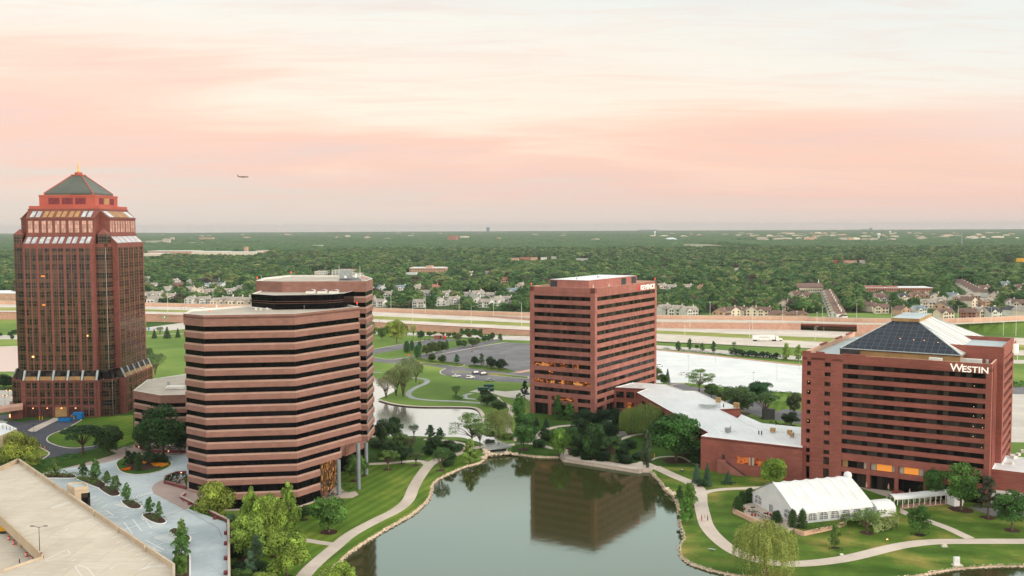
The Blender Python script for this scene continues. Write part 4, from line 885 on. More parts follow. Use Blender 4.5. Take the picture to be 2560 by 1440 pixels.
 ('filling the dark underwood of the garden grove, from the footbridge', 'shrub', [(1448,1112,26,44,'shrub','24421F',0),(1470,1090,26,46,'shrub','203C1C',0),(1498,1098,28,50,'shrub','223E1E',0),(1515,1128,26,48,'shrub','264622',0),(1545,1128,24,44,'shrub','24421F',0),(1506,1150,22,50,'shrub','1E3A1A',0),(1570,1120,24,40,'shrub','284A22',0),(1560,1158,20,44,'shrub','223F1C',0),(1598,1148,18,34,'shrub','2A4A24',0),(1470,1148,22,44,'shrub','1F3B1A',0),(1440,1140,20,36,'shrub','2A4822',0),(1350,1118,22,34,'shrub','345A28',0),(1375,1100,22,36,'shrub','2C5024',0),(1560,1062,22,50,'shrub','1E381A',0),(1510,1052,20,44,'shrub','1F391B',0),(1655,1112,30,44,'shrub','22401E',0),(1725,1120,34,40,'shrub','22401E',0),(1740,1160,22,26,'shrub','2F5426',0)]),
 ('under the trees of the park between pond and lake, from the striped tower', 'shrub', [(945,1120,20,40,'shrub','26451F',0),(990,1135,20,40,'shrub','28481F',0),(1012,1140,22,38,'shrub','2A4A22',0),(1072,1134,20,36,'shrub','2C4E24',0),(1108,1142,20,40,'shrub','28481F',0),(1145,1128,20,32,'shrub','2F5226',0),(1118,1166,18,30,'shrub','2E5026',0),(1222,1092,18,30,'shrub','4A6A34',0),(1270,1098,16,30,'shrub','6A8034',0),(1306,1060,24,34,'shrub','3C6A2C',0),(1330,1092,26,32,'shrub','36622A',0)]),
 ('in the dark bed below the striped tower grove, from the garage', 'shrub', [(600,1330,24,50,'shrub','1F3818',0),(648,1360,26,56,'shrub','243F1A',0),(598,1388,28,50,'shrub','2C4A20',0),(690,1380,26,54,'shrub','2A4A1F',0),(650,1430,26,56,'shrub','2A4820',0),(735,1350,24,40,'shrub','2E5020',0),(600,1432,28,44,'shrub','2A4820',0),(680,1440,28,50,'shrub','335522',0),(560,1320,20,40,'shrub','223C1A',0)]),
 ('beside the concrete yard at the edge', 'shrubby tree', [(10,972,34,40,'round','2C4826',1),(34,968,20,26,'round','34522A',1)]),
]
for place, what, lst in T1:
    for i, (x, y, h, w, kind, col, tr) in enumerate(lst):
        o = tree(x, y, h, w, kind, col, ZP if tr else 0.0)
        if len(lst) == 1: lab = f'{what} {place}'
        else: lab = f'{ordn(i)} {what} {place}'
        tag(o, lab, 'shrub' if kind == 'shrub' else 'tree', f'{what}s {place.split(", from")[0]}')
for (x, y, w) in RINGS:
    q = P(x, y); s = depth(q)/FPX*w*rnd.uniform(.2, .34); rg = [(q[0]+math.cos(a*math.pi/6)*s*rnd.uniform(.85, 1.15), q[1]+math.sin(a*math.pi/6)*s*rnd.uniform(.85, 1.15)) for a in range(12)]
    if not any(inside(v, LAKE) or inside(v, POND) for v in rg): sheet('mulch_ring', smooth_line(rg, 2, True), .045, M['mulch'], .02)
# shrubs and hedges
def hedge(name, pts, h, w, col, label, z=0.0, step=.8, cat='hedge'):
    """clipped or loose hedge along a pixel line"""
    q = G(pts, z); pp = []; nn = []; tn = []; r = np.random.default_rng(int(pts[0][0]*7+pts[0][1]))
    for a, c in zip(q, q[1:]):
        L = math.hypot(c[0]-a[0], c[1]-a[1]); m = max(6, int(L*max(h, w*.6)*26)); t = r.uniform(0, 1, m); ph = r.uniform(0, 2*math.pi, m)
        d = np.array([c[0]-a[0], c[1]-a[1]])/max(L, .01); nx = np.array([-d[1], d[0]])
        hh = h*(.8+.25*np.sin(t*L*1.1+pts[0][0])+.1*np.sin(t*L*3.1)); cs = np.cos(ph); sn = np.abs(np.sin(ph)); e = np.sign(cs)*np.abs(cs)**.6
        x = a[0]+d[0]*L*t+nx[0]*e*w/2; y = a[1]+d[1]*L*t+nx[1]*e*w/2; zz = z+.1+sn**.5*hh
        pp.append(np.stack([x, y, zz], 1)); nn.append(np.stack([nx[0]*cs, nx[1]*cs, sn], 1)); tn.append((.85+.3*np.sin(t*L*.9)**2)*r.uniform(.85, 1.15, m))
    og = np.array([q[0][0], q[0][1], z]); me = leafmesh(name, np.concatenate(pp)-og, np.concatenate(nn), max(.16, h*.13), np.concatenate(tn), M['leaf'])
    o = bpy.data.objects.new(name, me); COL.objects.link(o); o.location = og; o.color = lin(col); tag(o, label, cat); return o
hedge('hedge', [(1829,884),(1850,889),(1880,892),(1915,895),(1948,898)], 3.2, 4.5, '24402A', 'tall dark green hedge behind the white car park')
hedge('hedge', [(1695,876),(1740,880),(1790,886),(1815,888)], .9, 2.0, '2C4A28', 'low trimmed hedge along the white car park')
hedge('hedge', [(1657,872),(1676,874)], .9, 2.2, '34522A', 'short hedge tuft beside the frontage road')
hedge('hedge', [(1952,900),(2003,906)], 1.0, 2.2, '2F4E2A', 'low hedge behind the hotel corner')
hedge('hedge', [(1152,836),(1170,836.5),(1202,838)], 4.0, 5.0, '3E6430', 'block of dense conifers on the verge below the highway wall')
hedge('hedge', [(108,1192),(150,1189),(188,1194)], 1.5, 2.6, '5C7030', 'olive hedge in the first kerb island by the garage', ZP+.28)
hedge('hedge', [(196,1199),(225,1204),(256,1215)], 1.6, 2.8, '56702C', 'olive hedge in the curved kerb island', ZP+.28)
hedge('hedge', [(262,1224),(280,1230),(292,1236)], 1.3, 2.4, '3E5A28', 'low planting in the third kerb island', ZP+.28)
hedge('hedge', [(318,1257),(335,1262),(346,1267)], 1.2, 2.4, '476A2C', 'low planting in the kerb island with a single linden', ZP+.28)
hedge('hedge', [(366,1291),(385,1295),(405,1305)], 1.2, 2.4, '426429', 'low planting in the kerb island with two lindens', ZP+.28)
hedge('hedge', [(432,1331),(445,1340),(460,1349)], 1.3, 2.6, '4A7028', 'low planting in the kerb island nearest the garage end', ZP+.28)
hedge('hedge', [(315,1150),(350,1145),(398,1146),(416,1153)], 1.6, 3.4, '2E4A24', 'dark shrub border on the round flower island', ZP+.3)
hedge('hedge', [(380,1147),(395,1147)], 2.0, 2.4, '3A2630', 'dark purple shrub on the round flower island', ZP+.3)
hedge('hedge', [(92,1166),(120,1160),(150,1150),(190,1140)], 1.0, 5.0, '4E7440', 'mixed shrub planting on the slope above the forecourt', ZP)
hedge('hedge', [(300,1128),(350,1106),(375,1098)], 1.0, 3.0, '3E5E2C', 'low shrubs along the paved walk by the striped tower', ZP)
hedge('hedge', [(352,1124),(400,1121),(463,1120)], 1.6, 6.0, '1E3018', 'dark hedge in the walled planter beside the striped tower', ZP)
hedge('hedge', [(421,1203),(440,1203),(466,1206)], 1.8, 6.0, '22331C', 'dark shrubs in the angular planter at the tower base', ZP)
hedge('hedge', [(470,1252),(510,1270),(560,1300)], 1.2, 2.5, '22381A', 'dark shrubs behind the maroon wall', 1.5)
hedge('hedge', [(836,1222),(852,1220),(866,1222)], 1.3, 3.2, '5E8258', 'pale green shrub mound at the foot of a grey column')
hedge('hedge', [(860,1234),(880,1230),(890,1222)], .8, 1.8, '3E6430', 'dark green shrub border around the small tower patio')
hedge('hedge', [(1040,897),(1100,905),(1150,912)], .8, 3, '647A3A', 'weedy shrub strip on the car park island')
hedge('hedge', [(1174,917),(1210,917),(1262,925)], 1.2, 3.5, '4A6034', 'bushy strip below the clump of dark trees')
hedge('hedge', [(1132,998),(1158,999)], 1.6, 4, '3C5E2C', 'low shrub patch on the park lawn')
hedge('hedge', [(2018,1330),(2050,1326),(2085,1322),(2115,1318)], 1.3, 2.2, '3C5E26', 'long green hedge under the marquee windows', .8)
hedge('hedge', [(2115,1300),(2130,1310),(2140,1322)], 2.6, 5.0, '8A9A66', 'pale variegated shrubs beside the marquee corner')
hedge('hedge', [(2165,1325),(2190,1322),(2215,1316),(2218,1305)], 2.8, 6.0, '94A266', 'large pale variegated shrub mass below the marquee')
hedge('hedge', [(1876,1278),(1900,1292),(1925,1304)], .8, 1.6, '38522A', 'dark planting inside the terrace retaining wall', .9)
hedge('hedge', [(2145,1216),(2200,1222),(2260,1232)], 1.0, 2.4, '3E6026', 'garden hedge along the hotel patio')
hedge('hedge', [(1930,1062),(1975,1074),(2005,1080)], 1.4, 3, '243C20', 'dark hedge behind the white roofed wing')
hedge('hedge', [(2075,1374),(2087,1377),(2104,1374)], .6, 1.6, '22381C', 'dark ground cover ring under the young tree near the path')
hedge('hedge', [(2278,1334),(2299,1341),(2318,1336)], .6, 1.8, '22381C', 'dark ground cover ring under the round lawn tree')
hedge('hedge', [(1800,1210),(1840,1214)], .7, 2, '2C4426', 'dark shrubs by the blue spruces')
hedge('hedge', [(1300,1132),(1330,1138),(1380,1140)], .7, 1.6, '3A5428', 'rough shrubs on the bank beside the footbridge')
hedge('hedge', [(1282,1000),(1300,1004)], 1.2, 3.2, '7E9070', 'pale ground cover mound by the garden path')
hedge('hedge', [(2500,968),(2560,965)], 2.4, 4, '3E6A2E', 'row of round bushes beyond the hotel wing')
hedge('hedge', [(1790,967),(1860,975.5),(1930,981.5),(1985,985)], 1.0, 1.6, '2F4E28', 'low hedge along the near edge of the white car park')
# flower beds
for lab, pts, c in (('orange marigold bed on the round island', [(303,1177),(327,1172),(325,1178),(312,1180)], 'E87A1E'), ('yellow orange flower bed on the round island', [(376,1163),(390,1160),(419,1162),(422,1166),(405,1171),(385,1169)], 'EFA020'), ('small yellow flower patch on the round island', [(350,1160),(363,1158),(366,1162),(354,1164)], 'EFA020')):
    q = G(pts, ZP); r = np.random.default_rng(3); x0, y0 = min(p[0] for p in q), min(p[1] for p in q); x1, y1 = max(p[0] for p in q), max(p[1] for p in q)
    pt = [(x, y, ZP+.45+r.uniform(0, .2)) for x, y in zip(r.uniform(x0, x1, 1500), r.uniform(y0, y1, 1500)) if inside((x, y), q)]
    me = leafmesh('flower_bed', np.array(pt)-np.array([q[0][0], q[0][1], ZP]), np.tile([0, 0, 1.0], (len(pt), 1)), .16, np.full(len(pt), 1.0), M['leaf']); o = bpy.data.objects.new('flower_bed', me); COL.objects.link(o)
    o.location = (q[0][0], q[0][1], ZP); o.color = lin(c); tag(o, lab, 'flower bed')
# ------------------------------------------------------------------ buildings
UA = math.radians(32.3); U = Vector((math.sin(UA), math.cos(UA))); V = Vector((math.cos(UA), -math.sin(UA)))
class Fr:
    """local frame: s along V (right), t along U (back), z up"""
    def __init__(s, o): s.o = Vector(o[:2])
    def p(s, a, b): q = s.o+V*a+U*b; return (q.x, q.y)
    def p3(s, a, b, z): q = s.o+V*a+U*b; return (q.x, q.y, z)
    def rect(s, a0, a1, b0, b1): return [s.p(a0, b0), s.p(a1, b0), s.p(a1, b1), s.p(a0, b1)]
def pr(name, poly, z0, z1, mat, par, top=None, mt=None, hint=None):
    b = MB(); mats = [mat] if mt is None else [mat, mt]; b.prism(poly, z0, z1, 0, top=top, mt=None if mt is None else 1); o = b.build(name, mats, par)
    if hint: o['label'] = hint
    return o
def parapet_roof(poly, zr_, ztop, w, mwall, mroof, par, capmat=None, name='parapet'):
    """roof deck sunk behind a parapet wall"""
    pr('roof_deck', inset(poly, w), zr_-.4, zr_, mroof, par)
    if area(poly) < 0: poly = poly[::-1]
    inn = inset(poly, w); n = len(poly); b = MB()
    for i in range(n):
        j = (i+1) % n; a, c, d, e = poly[i], poly[j], inn[j], inn[i]
        b.add([(*a, zr_-.6), (*c, zr_-.6), (*c, ztop), (*a, ztop), (*d, ztop), (*e, ztop), (*d, zr_), (*e, zr_)], [(0, 1, 2, 3)], 0)
        k = len(b.v)-8; b.f += [[k+3, k+2, k+4, k+5], [k+5, k+4, k+6, k+7]]; b.m += [1, 1]
    b.build(name, [mwall, capmat or mwall], par)
def beacon(par, p, z):
    b = MB(); b.tube((p[0], p[1], z), (p[0], p[1], z+.8), .08, n=6); o = b.build('beacon_post', M['metal'], par)
    b = MB(); b.lathe((p[0], p[1], z+.8), [(0, 0), (.16, .05), (.2, .22), (.14, .38), (0, .42)], 10); b.build('beacon_lamp', M['beacon'], o)
def text(body, size, fx, origin, dirv, z, mat, par, name='sign', depth_=.15, bold=.02, sx=1.0):
    c = bpy.data.curves.new(name, 'FONT'); c.body = body; c.size = size; c.extrude = depth_; c.offset = bold; c.align_x = 'LEFT'; c.fill_mode = 'BOTH'
    o = bpy.data.objects.new(name, c); COL.objects.link(o); c.materials.append(mat)
    og = worldloc(par); d = Vector((dirv.x, dirv.y, 0)); nrm = Vector((d.y, -d.x, 0))
    mtx = Matrix((( d.x*sx, 0, nrm.x, origin[0]-og.x), (d.y*sx, 0, nrm.y, origin[1]-og.y), (0, 1, 0, z-og.z), (0, 0, 0, 1))); me = bpy.data.meshes.new_from_object(o, depsgraph=bpy.context.evaluated_depsgraph_get()); me.materials.clear(); me.materials.append(mat); bpy.data.objects.remove(o); o = bpy.data.objects.new(name, me); COL.objects.link(o); setparent(o, par); o.matrix_local = mtx; return o
# ===== square brick office tower with recessed ribbon windows
K = Fr(P(1487, 1050)); KT = 54.6
ko = empty('office_tower', (*K.p(-15, 30), 0), 0, 'square red office tower with recessed ribbon windows and a lit sign at its top corner', 'office building')
def kbox(name, a0, a1, b0, b1, z0, z1, mat, **k): return pr(name, K.rect(a0, a1, b0, b1), z0, z1, mat, ko, **k)
KW, KD = 31.3, 62.0; BR = M['brick_tower']
KP = 3.55; ztop0 = KT*(735/790)
for nm, (a, b) in dict(a=(0, 0), b=(-KW, 0), c=(0, KD), d=(-KW, KD)).items():
    sx = -1 if a == 0 else 1; sy = 1 if b == 0 else -1
    q = K.rect(min(a, a+sx*2.1), max(a, a+sx*2.1), min(b, b+sy*2.1), max(b, b+sy*2.1)); pr('corner_pier', q, 0, KT-.02, BR, ko)
for k in range(13):
    zt_ = ztop0-KP*k; zb_ = zt_-1.7
    mat = M['glass_b']
    for a0, a1 in {8: ((2.3, 12.5), (14.5, 18.0), (20.5, 23.5)), 10: ((2.3, 12.0), (14.0, 20.0), (21.0, 29.0))}.get(k, ()): kbox('lit_office', -KW+a0, -KW+a1, .3, .37, zb_+.05, zt_-.05, M['lit'])
    # glass ring split into front and side so that only the west face is lit
    kbox('ribbon_window', -KW+2.1, -2.1, .38, 1.6, zb_-.02, zt_+.02, mat)
    kbox('ribbon_window', -1.6, -.38, 2.1, KD-2.1, zb_-.02, zt_+.02, M['glass_b'])
    if k < 12: zc = zb_-(KP-1.7)
    else: zc = zb_-1.65
    kbox('spandrel', -KW+.12, -.12, .12, KD-.12, zc, zb_, BR)
    if k == 9: kbox('lit_office', -KW+9, -KW+11.2, .3, .37, zb_+.1, zt_-.1, M['lit'])
zc12 = ztop0-KP*12-1.55-1.8
kbox('lit_office', -19.5, -8.6, .3, .37, ztop0-KP*12-1.5, ztop0-KP*12-.05, M['lit'])
kbox('parapet_wall', -KW+.1, -.1, .1, KD-.1, ztop0, KT-2.1, BR)
parapet_roof(K.rect(-KW, 0, 0, KD), KT-1.6, KT, .5, BR, M['roof_white'], ko, M['soundwall'])
kbox('lobby_glass', -KW+1.0, -1.0, 1.0, KD-1.0, 0, zc12, M['glass_b'])
kbox('inner_core', -KW+1.62, -1.62, 1.62, KD-1.62, zc12, ztop0, M['glass_b'])
for a in (-21.6, -9.0): kbox('pier', a-.85, a+.85, .05, 1.2, 0, ztop0-KP*12+.02, BR)
for b_ in (10, 20, 31, 42, 52): kbox('pier', -1.2, -.05, b_-.85, b_+.85, 0, ztop0-KP*12+.02, BR)
kbox('penthouse', -25.5, -6.5, 7, 54, KT-1.5, 57.3, BR, mt=M['roof_white'])
for a0, a1 in ((-25.1, -21.8),): kbox('louvre', a0, a1, 6.9, 7.0, KT-.5, 56.9, M['metal_dark'])
for b0, b1 in ((38, 42.5), (48.5, 53)): kbox('louvre', -6.5, -6.4, b0, b1, KT-.8, 56.8, M['metal_dark'])
for a, b_ in ((-KW+.5, .6), (-.5, KD-1)): beacon(ko, K.p(a, b_), KT)
b = MB(); b.tube(K.p3(-15, 12, 57.3), K.p3(-15, 12, 58.1), .3, n=8); b.tube(K.p3(-14, 30, 57.3), K.p3(-14, 30, 58.0), .5, n=8); b.build('roof_vent', M['metal'], ko)
b = MB(); b.tube(K.p3(-.6, 14, KT), K.p3(-.6, 14, KT+1.1), .14, n=6); b.tube(K.p3(-5.5, 9, KT-1.6), K.p3(-5.5, 9, KT+.9), .14, n=6); b.build('roof_pipe', M['metal_white'], ko)
# sign on the right face near its far corner: red accent stroke then white letters
sg = text('KEYENCE', 3.05, None, K.p(0.12, 44.0), U, KT-3.25, M['sign_white'], ko, 'sign', sx=1.2, bold=.03)
rb = MB(); rb.add([K.p3(.25, 43.6, KT-.95), K.p3(.25, 42.3, KT-.95), K.p3(.25, 42.3, KT-3.25), K.p3(.25, 43.2, KT-3.25), K.p3(.1, 43.6, KT-.95), K.p3(.1, 42.3, KT-.95), K.p3(.1, 42.3, KT-3.25), K.p3(.1, 43.2, KT-3.25)], [(0, 1, 2, 3), (0, 4, 5, 1), (1, 5, 6, 2), (2, 6, 7, 3)])
rb.build('sign_accent', M['sign_red'], ko)
# ===== hotel
W = Fr(P(2001, 1201)); WT = 40.6; RB = M['brick']
wo = empty('hotel', (*W.p(26, 30), 0), 0, 'long red brick hotel block with dark ribbon windows, glass pyramid roof and a glowing sign', 'hotel')
def wb(name, a0, a1, b0, b1, z0, z1, mat, **k): return pr(name, W.rect(a0, a1, b0, b1), z0, z1, mat, wo, **k)
WD = 68.0; WW = 53.5
wb('stair_wall', 0, 1.55, 0, 12, 0, WT-1.5, RB); wb('stair_wall', 2.75, 6.95, 0, 12, 0, WT-1.5, RB); wb('stair_wall', 8.75, 12.35, 0, 12, 0, WT-1.5, RB)
def wincol(a0, a1):
    zs = [37.85-3.03*k for k in range(10)]; prev = WT-1.5
    for k, z in enumerate(zs):
        h = 1.3 if k < 9 else 1.3; wb('wall_infill', a0-.02, a1+.02, .03, 1.2, z, prev, RB); wb('window', a0, a1, .45, .6, z-h, z, M['glass_b']); prev = z-h
    wb('wall_infill', a0-.02, a1+.02, .03, 1.2, 8.4, prev, RB); wb('window', a0, a1, .45, .6, 6.0, 8.4, M['glass_b'])
    wb('wall_infill', a0-.02, a1+.02, .03, 1.2, 4.8, 6.0, RB); wb('window', a0, a1, .45, .6, 1.0, 4.8, M['glass_b']); wb('wall_infill', a0-.02, a1+.02, .03, 1.2, 0, 1.0, RB)
wincol(1.6, 2.7); wincol(7.0, 8.7)
for a, z in ((2.1, 34.9), (2.1-.1, 31.8), (2.0, 22.6)): b = MB(); b.lathe(W.p3(a, .3, z-3.6), [(0, 0), (.09, .05), (.1, .18), (0, .25)], 8); b.build('lamp', M['lamp_soft'], wo)
zt0, pitch, gh = 37.75, 2.885, 1.5
for k in range(10):
    z = zt0-pitch*k
    wb('ribbon_window', 12.35, 52.0, .42, 1.2, z-gh-.02, z+.02, M['glass_b'])
    if k < 9: wb('spandrel', 12.37, 52.02, .12, 1.3, z-pitch, z-gh, RB)
wb('facade_wall', 12.37, 52.02, .10, 1.3, zt0, WT-1.5, RB); wb('facade_wall', 12.37, 52.02, .10, 1.3, 8.15, zt0-pitch*9-gh, RB)
wb('end_pier', 52.0, WW, 0, 12.15, 0, WT-1.5, RB)
wb('inner_wall', 12.4, 52.0, 1.3, 12, 0, WT-1.5, M['glass_b'])
wb('lower_window', 12.4, 52.0, .85, 1.15, 5.95, 8.2, M['glass_b']); wb('ledge', 12.4, 52.0, .14, 1.3, 4.45, 5.95, RB); wb('lobby_glass', 12.4, 52.0, 1.5, 1.8, 0, 4.45, M['glass_b'])
for a in (20.4, 28.5, 36.6, 44.7): wb('pier', a-.55, a+.55, .06, 1.5, 0, 8.16, RB)
for a0, a1 in ((22.7, 27.1), (30.5, 34.6)):
    cb = MB(); nn = 22
    for i in range(nn):
        a = a0+(a1-a0)*i/nn; c = a0+(a1-a0)*(i+1)/nn; t0 = .78-(.05 if i % 2 else 0); t1 = .78-(0 if i % 2 else .05)
        cb.quad(W.p3(a, t0, 6.05), W.p3(c, t1, 6.05), W.p3(c, t1, 8.0), W.p3(a, t0, 8.0))
    cb.build('lit_curtain', M['lit_curtain'], wo)
for a0, a1 in ((12.6, 14.2), (19, 19.8), (21.1, 22.6), (27.2, 27.9), (29.2, 30.4), (34.7, 35.9), (37.2, 38.9)): wb('curtain', a0, a1, .76, .82, 6.0, 8.1, M['copper'] if a0 in (12.6,) else M['roof_grey'])
for a, z in ((49, 34.6), (49, 28.6), (49, 25.9), (51.3, 25.6), (49, 22.9), (51.4, 22.8), (49, 20), (51.3, 17)):
    b = MB(); b.lathe(W.p3(a, .35, z-.7), [(0, 0), (.09, .05), (.1, .15), (0, .2)], 8); b.build('lamp', M['lamp_soft'], wo)
parapet_roof([W.p(0, 0), W.p(WW, 0), W.p(WW, 12.15), W.p(WW, WD), W.p(0, WD)], WT-1.6, WT, .5, RB, M['roof_blue'], wo, M['soundwall'])
b = MB()
for a in (0.0, 4.2): b.prism(W.rect(a, a+2.6, -.05, .5), WT-.3, WT+.45)
b.prism(W.rect(12.3, 19, -.05, .5), WT-.2, WT+.3)
for t_ in (20, 40, 55): b.prism(W.rect(-.05, .5, t_, t_+8), WT-.2, WT+.5)
b.build('parapet_step', RB, wo)
# grooves on the right return wall, then the projecting wing with strip windows
wb('return_wall', 52.4, 53.42, 0.1, 12.1, 0, WT-1.55, RB)
for t_ in (3.0, 5.6, 8.6): wb('vertical_rib', 53.3, 53.75, t_, t_+1.2, 0, WT-.4, RB)
wb('wing_wall', 38.5, 55.2, 12.15, 13.2, 0, 44.2, RB)
wb('wing_roof', 38.6, 54.6, 13.2, 40.9, 39.0, 42.9, RB, mt=M['roof_blue'])
wb('wing_parapet', 54.5, 55.18, 13.2, 41.4, 40.7, 44.15, RB); wb('wing_parapet', 38.5, 38.9, 13.2, 41.4, 39.0, 44.1, RB); wb('wing_parapet', 38.9, 54.5, 40.8, 41.4, 39.0, 44.1, RB)
wb('wing_core', 45, 54.3, 13.2, 41.2, 0, 40.7, M['glass_b'])
for k in range(14):
    z = 40.0-2.885*k; wb('wing_spandrel', 50, 55.15, 13.22, 41.3, z-1.4, z, RB)
wb('wing_pier', 54.2, 55.2, 38.6, 41.42, 0, 40.7, RB); wb('wing_pier', 54.2, 55.2, 13.2, 15.0, 0, 40.7, RB)
b = MB(); b.lathe((*W.p(55.6, 39.5), 41.0), [(1.1, -1.4), (1.1, 1.4)], 14); b.build('sign_disc', M['sign_white'], wo)
# sign letters: large W then small capitals
s0 = 42.6
w1 = text('W', 3.15, None, W.p(s0, -.12), V, 37.9, M['sign_white'], wo, 'sign_letter', sx=1.02, bold=.035)
w2 = text('ESTIN', 2.45, None, W.p(s0+3.05, -.12), V, 37.9, M['sign_white'], wo, 'sign_letter', sx=1.12, bold=.035)
# glass pyramid
e0, e1, f0, f1, ze = 10.2, 45.0, 4.9, 60.0, 41.9; g0, g1, h0, h1, zg = 22.2, 30.0, 22.0, 44.0, 49.7
eave = W.rect(e0, e1, f0, f1); topq = W.rect(g0, g1, h0, h1)
pr('atrium_wall', W.rect(e0+.6, e1-.6, f0+.6, f1-.6), WT-1.6, ze+.1, M['copper'], wo)
pr('pyramid_core', W.rect(e0+.4, e1-.4, f0+.4, f1-.4), ze-.3, zg-.3, M['metal_dark'], wo, top=W.rect(g0+.4, g1-.4, h0+.4, h1-.4))
E_ = [(*q, ze) for q in eave]; T_ = [(*q, zg) for q in topq]
for i, (nm, mat) in enumerate((('glass_slope', M['glass_atrium']), ('pale_slope', M['atrium_panel']), ('glass_slope', M['glass_atrium']), ('pale_slope', M['atrium_panel']))):
    j = (i+1) % 4; b = MB(); b.quad(E_[i], E_[j], T_[j], T_[i]); b.build(nm, mat, wo)
b = MB()
for i in range(4):
    b.tube(E_[i], T_[i], .16, n=5); b.tube(E_[i], E_[(i+1) % 4], .22, n=5)
for k in range(1, 11):
    t_ = k/11; a = Vector(E_[1]).lerp(Vector(E_[2]), t_); 
    lt = (Vector(T_[1]).lerp(Vector(T_[2]), max(0, min(1, (t_-.3)/.42)))) ; b.tube(a+Vector((0, 0, .03)), lt+Vector((0, 0, .03)), .07, n=4)
b.build('roof_rib', M['metal'], wo)
pr('lantern', W.rect(g0-.3, g1+.3, h0-.3, h1+.3), zg-.3, zg+.9, M['copper'], wo, mt=M['roof_blue'])
for a, t_ in ((26.5, .42), (30.5, .40), (33.5, .40), (37.5, .36)):
    z = ze+(zg-ze)*t_; b = MB(); b.lathe(W.p3(a, f0+(h0-f0)*t_-.1, z), [(0, -.13), (.14, 0), (0, .13)], 8); b.build('lamp', M['lamp_warm'], wo)
wb('roof_unit', 36.5, 40.0, 1.6, 3.4, WT-1.6, WT+.5, M['metal_white']); wb('roof_duct', 43.5, 50.0, 6.0, 8.0, WT-1.5, WT+.3, M['metal_white']); wb('vent_shaft', 10.3, 16, 4.7, 5.5, WT-1.5, ze-.1, M['metal_dark'])
b = MB(); b.tube(W.p3(51.5, 6, WT-1.6), W.p3(51.5, 6, WT+.5), .4, n=8); b.build('roof_vent', M['metal'], wo)
# ===== low brick annex beyond the right end
ao = empty('hotel_annex', (*W.p(70, 5), 0), 0, 'low red brick annex with white roof joined to the hotel end', 'annex')
ax = [W.p(53.5, 3.5), W.p(53.5, 12.0), W.p(55.3, 12.1), W.p(55.3, 24), W.p(90, 24), W.p(90, 3.5)]
pr('wall', ax, 0, 9.0, RB, ao); parapet_roof(ax, 9.5, 9.9, .35, RB, M['roof_white'], ao, M['white'])
pr('lower_roof', W.rect(54, 90, .5, 3.45), 0, 4.0, M['metal_white'], ao)
for k, (x, y) in enumerate(((2530, 1142), (2536, 1146), (2545, 1139), (2528, 1160), (2556, 1131))):
    p = P(x, y, 9.5); b = MB(); b.box((p[0], p[1], 9.9), (1.4, 1.0, .8), .3*k); b.build('roof_unit', M['metal_white'], ao)
# ===== white roofed wing between office block and hotel
po = empty('conference_wing', (*P(1800, 1050, 11.1)[:2], 0), 0, 'long low brick wing with a bent white roof between the two brick blocks', 'building')
ZW = 11.1
main = G([(1752,1090),(1771,1081),(1592,981),(1616,972),(1536,968),(1582,956),(1666,961),(1712,977),(1740,977),(1791,1001),(1804,1001),(1833,1013),(1851,1020),(1798,1023),(1894,1070),(2006,1085),(2006,1119)], ZW)
pr('wall', main, 0, ZW-.3, RB, po); parapet_roof(main, ZW-.25, ZW, .3, RB, M['roof_white'], po, M['white'])
low = G([(1843,1044),(1851,1035),(1905,1057.8),(2008,1068.5),(2008,1090),(1894,1076)], 8.3)
low = [P(1843,1047,8.3)[:2], P(1853,1035.4,8.3)[:2], P(1905,1057.8,8.3)[:2], P(2008,1068.5,8.3)[:2], main[15], main[14]]
pr('lower_wall', low, 0, 8.0, RB, po); pr('lower_roof', low, 8.01, 8.3, M['roof_white'], po)
tr_ = P(1752, 1174)[:2]; fa = Vector(P(1752, 1090, ZW)[:2]); fb = Vector(P(2006, 1119, ZW)[:2])
fd = (fb-fa).normalized(); fn = Vector((fd.y, -fd.x))
def fpt(px, py, off):   # point on the front wall seen at that pixel
    d = RM @ np.array([(px-1280)/FPX, -(py-720)/FPX, -1.0]); k = ((fa.x*fn.x+fa.y*fn.y))/(d[0]*fn.x+d[1]*fn.y)
    return Vector((d[0]*k, d[1]*k, 80+d[2]*k))+Vector((fn.x, fn.y, 0))*off
def wallbox(name, px0, py0, px1, py1, mat, off=.06, th=.2):
    a = fpt(px0, py0, off); c = fpt(px1, py1, off); z0, z1 = min(a.z, c.z), max(a.z, c.z); n3 = Vector((fn.x, fn.y, 0))*th
    return pr(name, [(a.x, a.y), (c.x, c.y), (c.x-n3.x, c.y-n3.y), (a.x-n3.x, a.y-n3.y)], z0, z1, mat, po)
wallbox('window', 1843, 1141, 1875, 1162, M['lit_red'], .05); wallbox('window', 1880, 1143, 1913, 1166, M['lit_red'], .05)
for q in ((1872.5, 1142, 1876, 1163), (1880, 1144, 1885, 1164)): wallbox('curtain', *q, M['roof_grey'], .09)
for q in ((1842, 1139.5, 1914, 1141),): wallbox('lintel', *q, RB, .12)
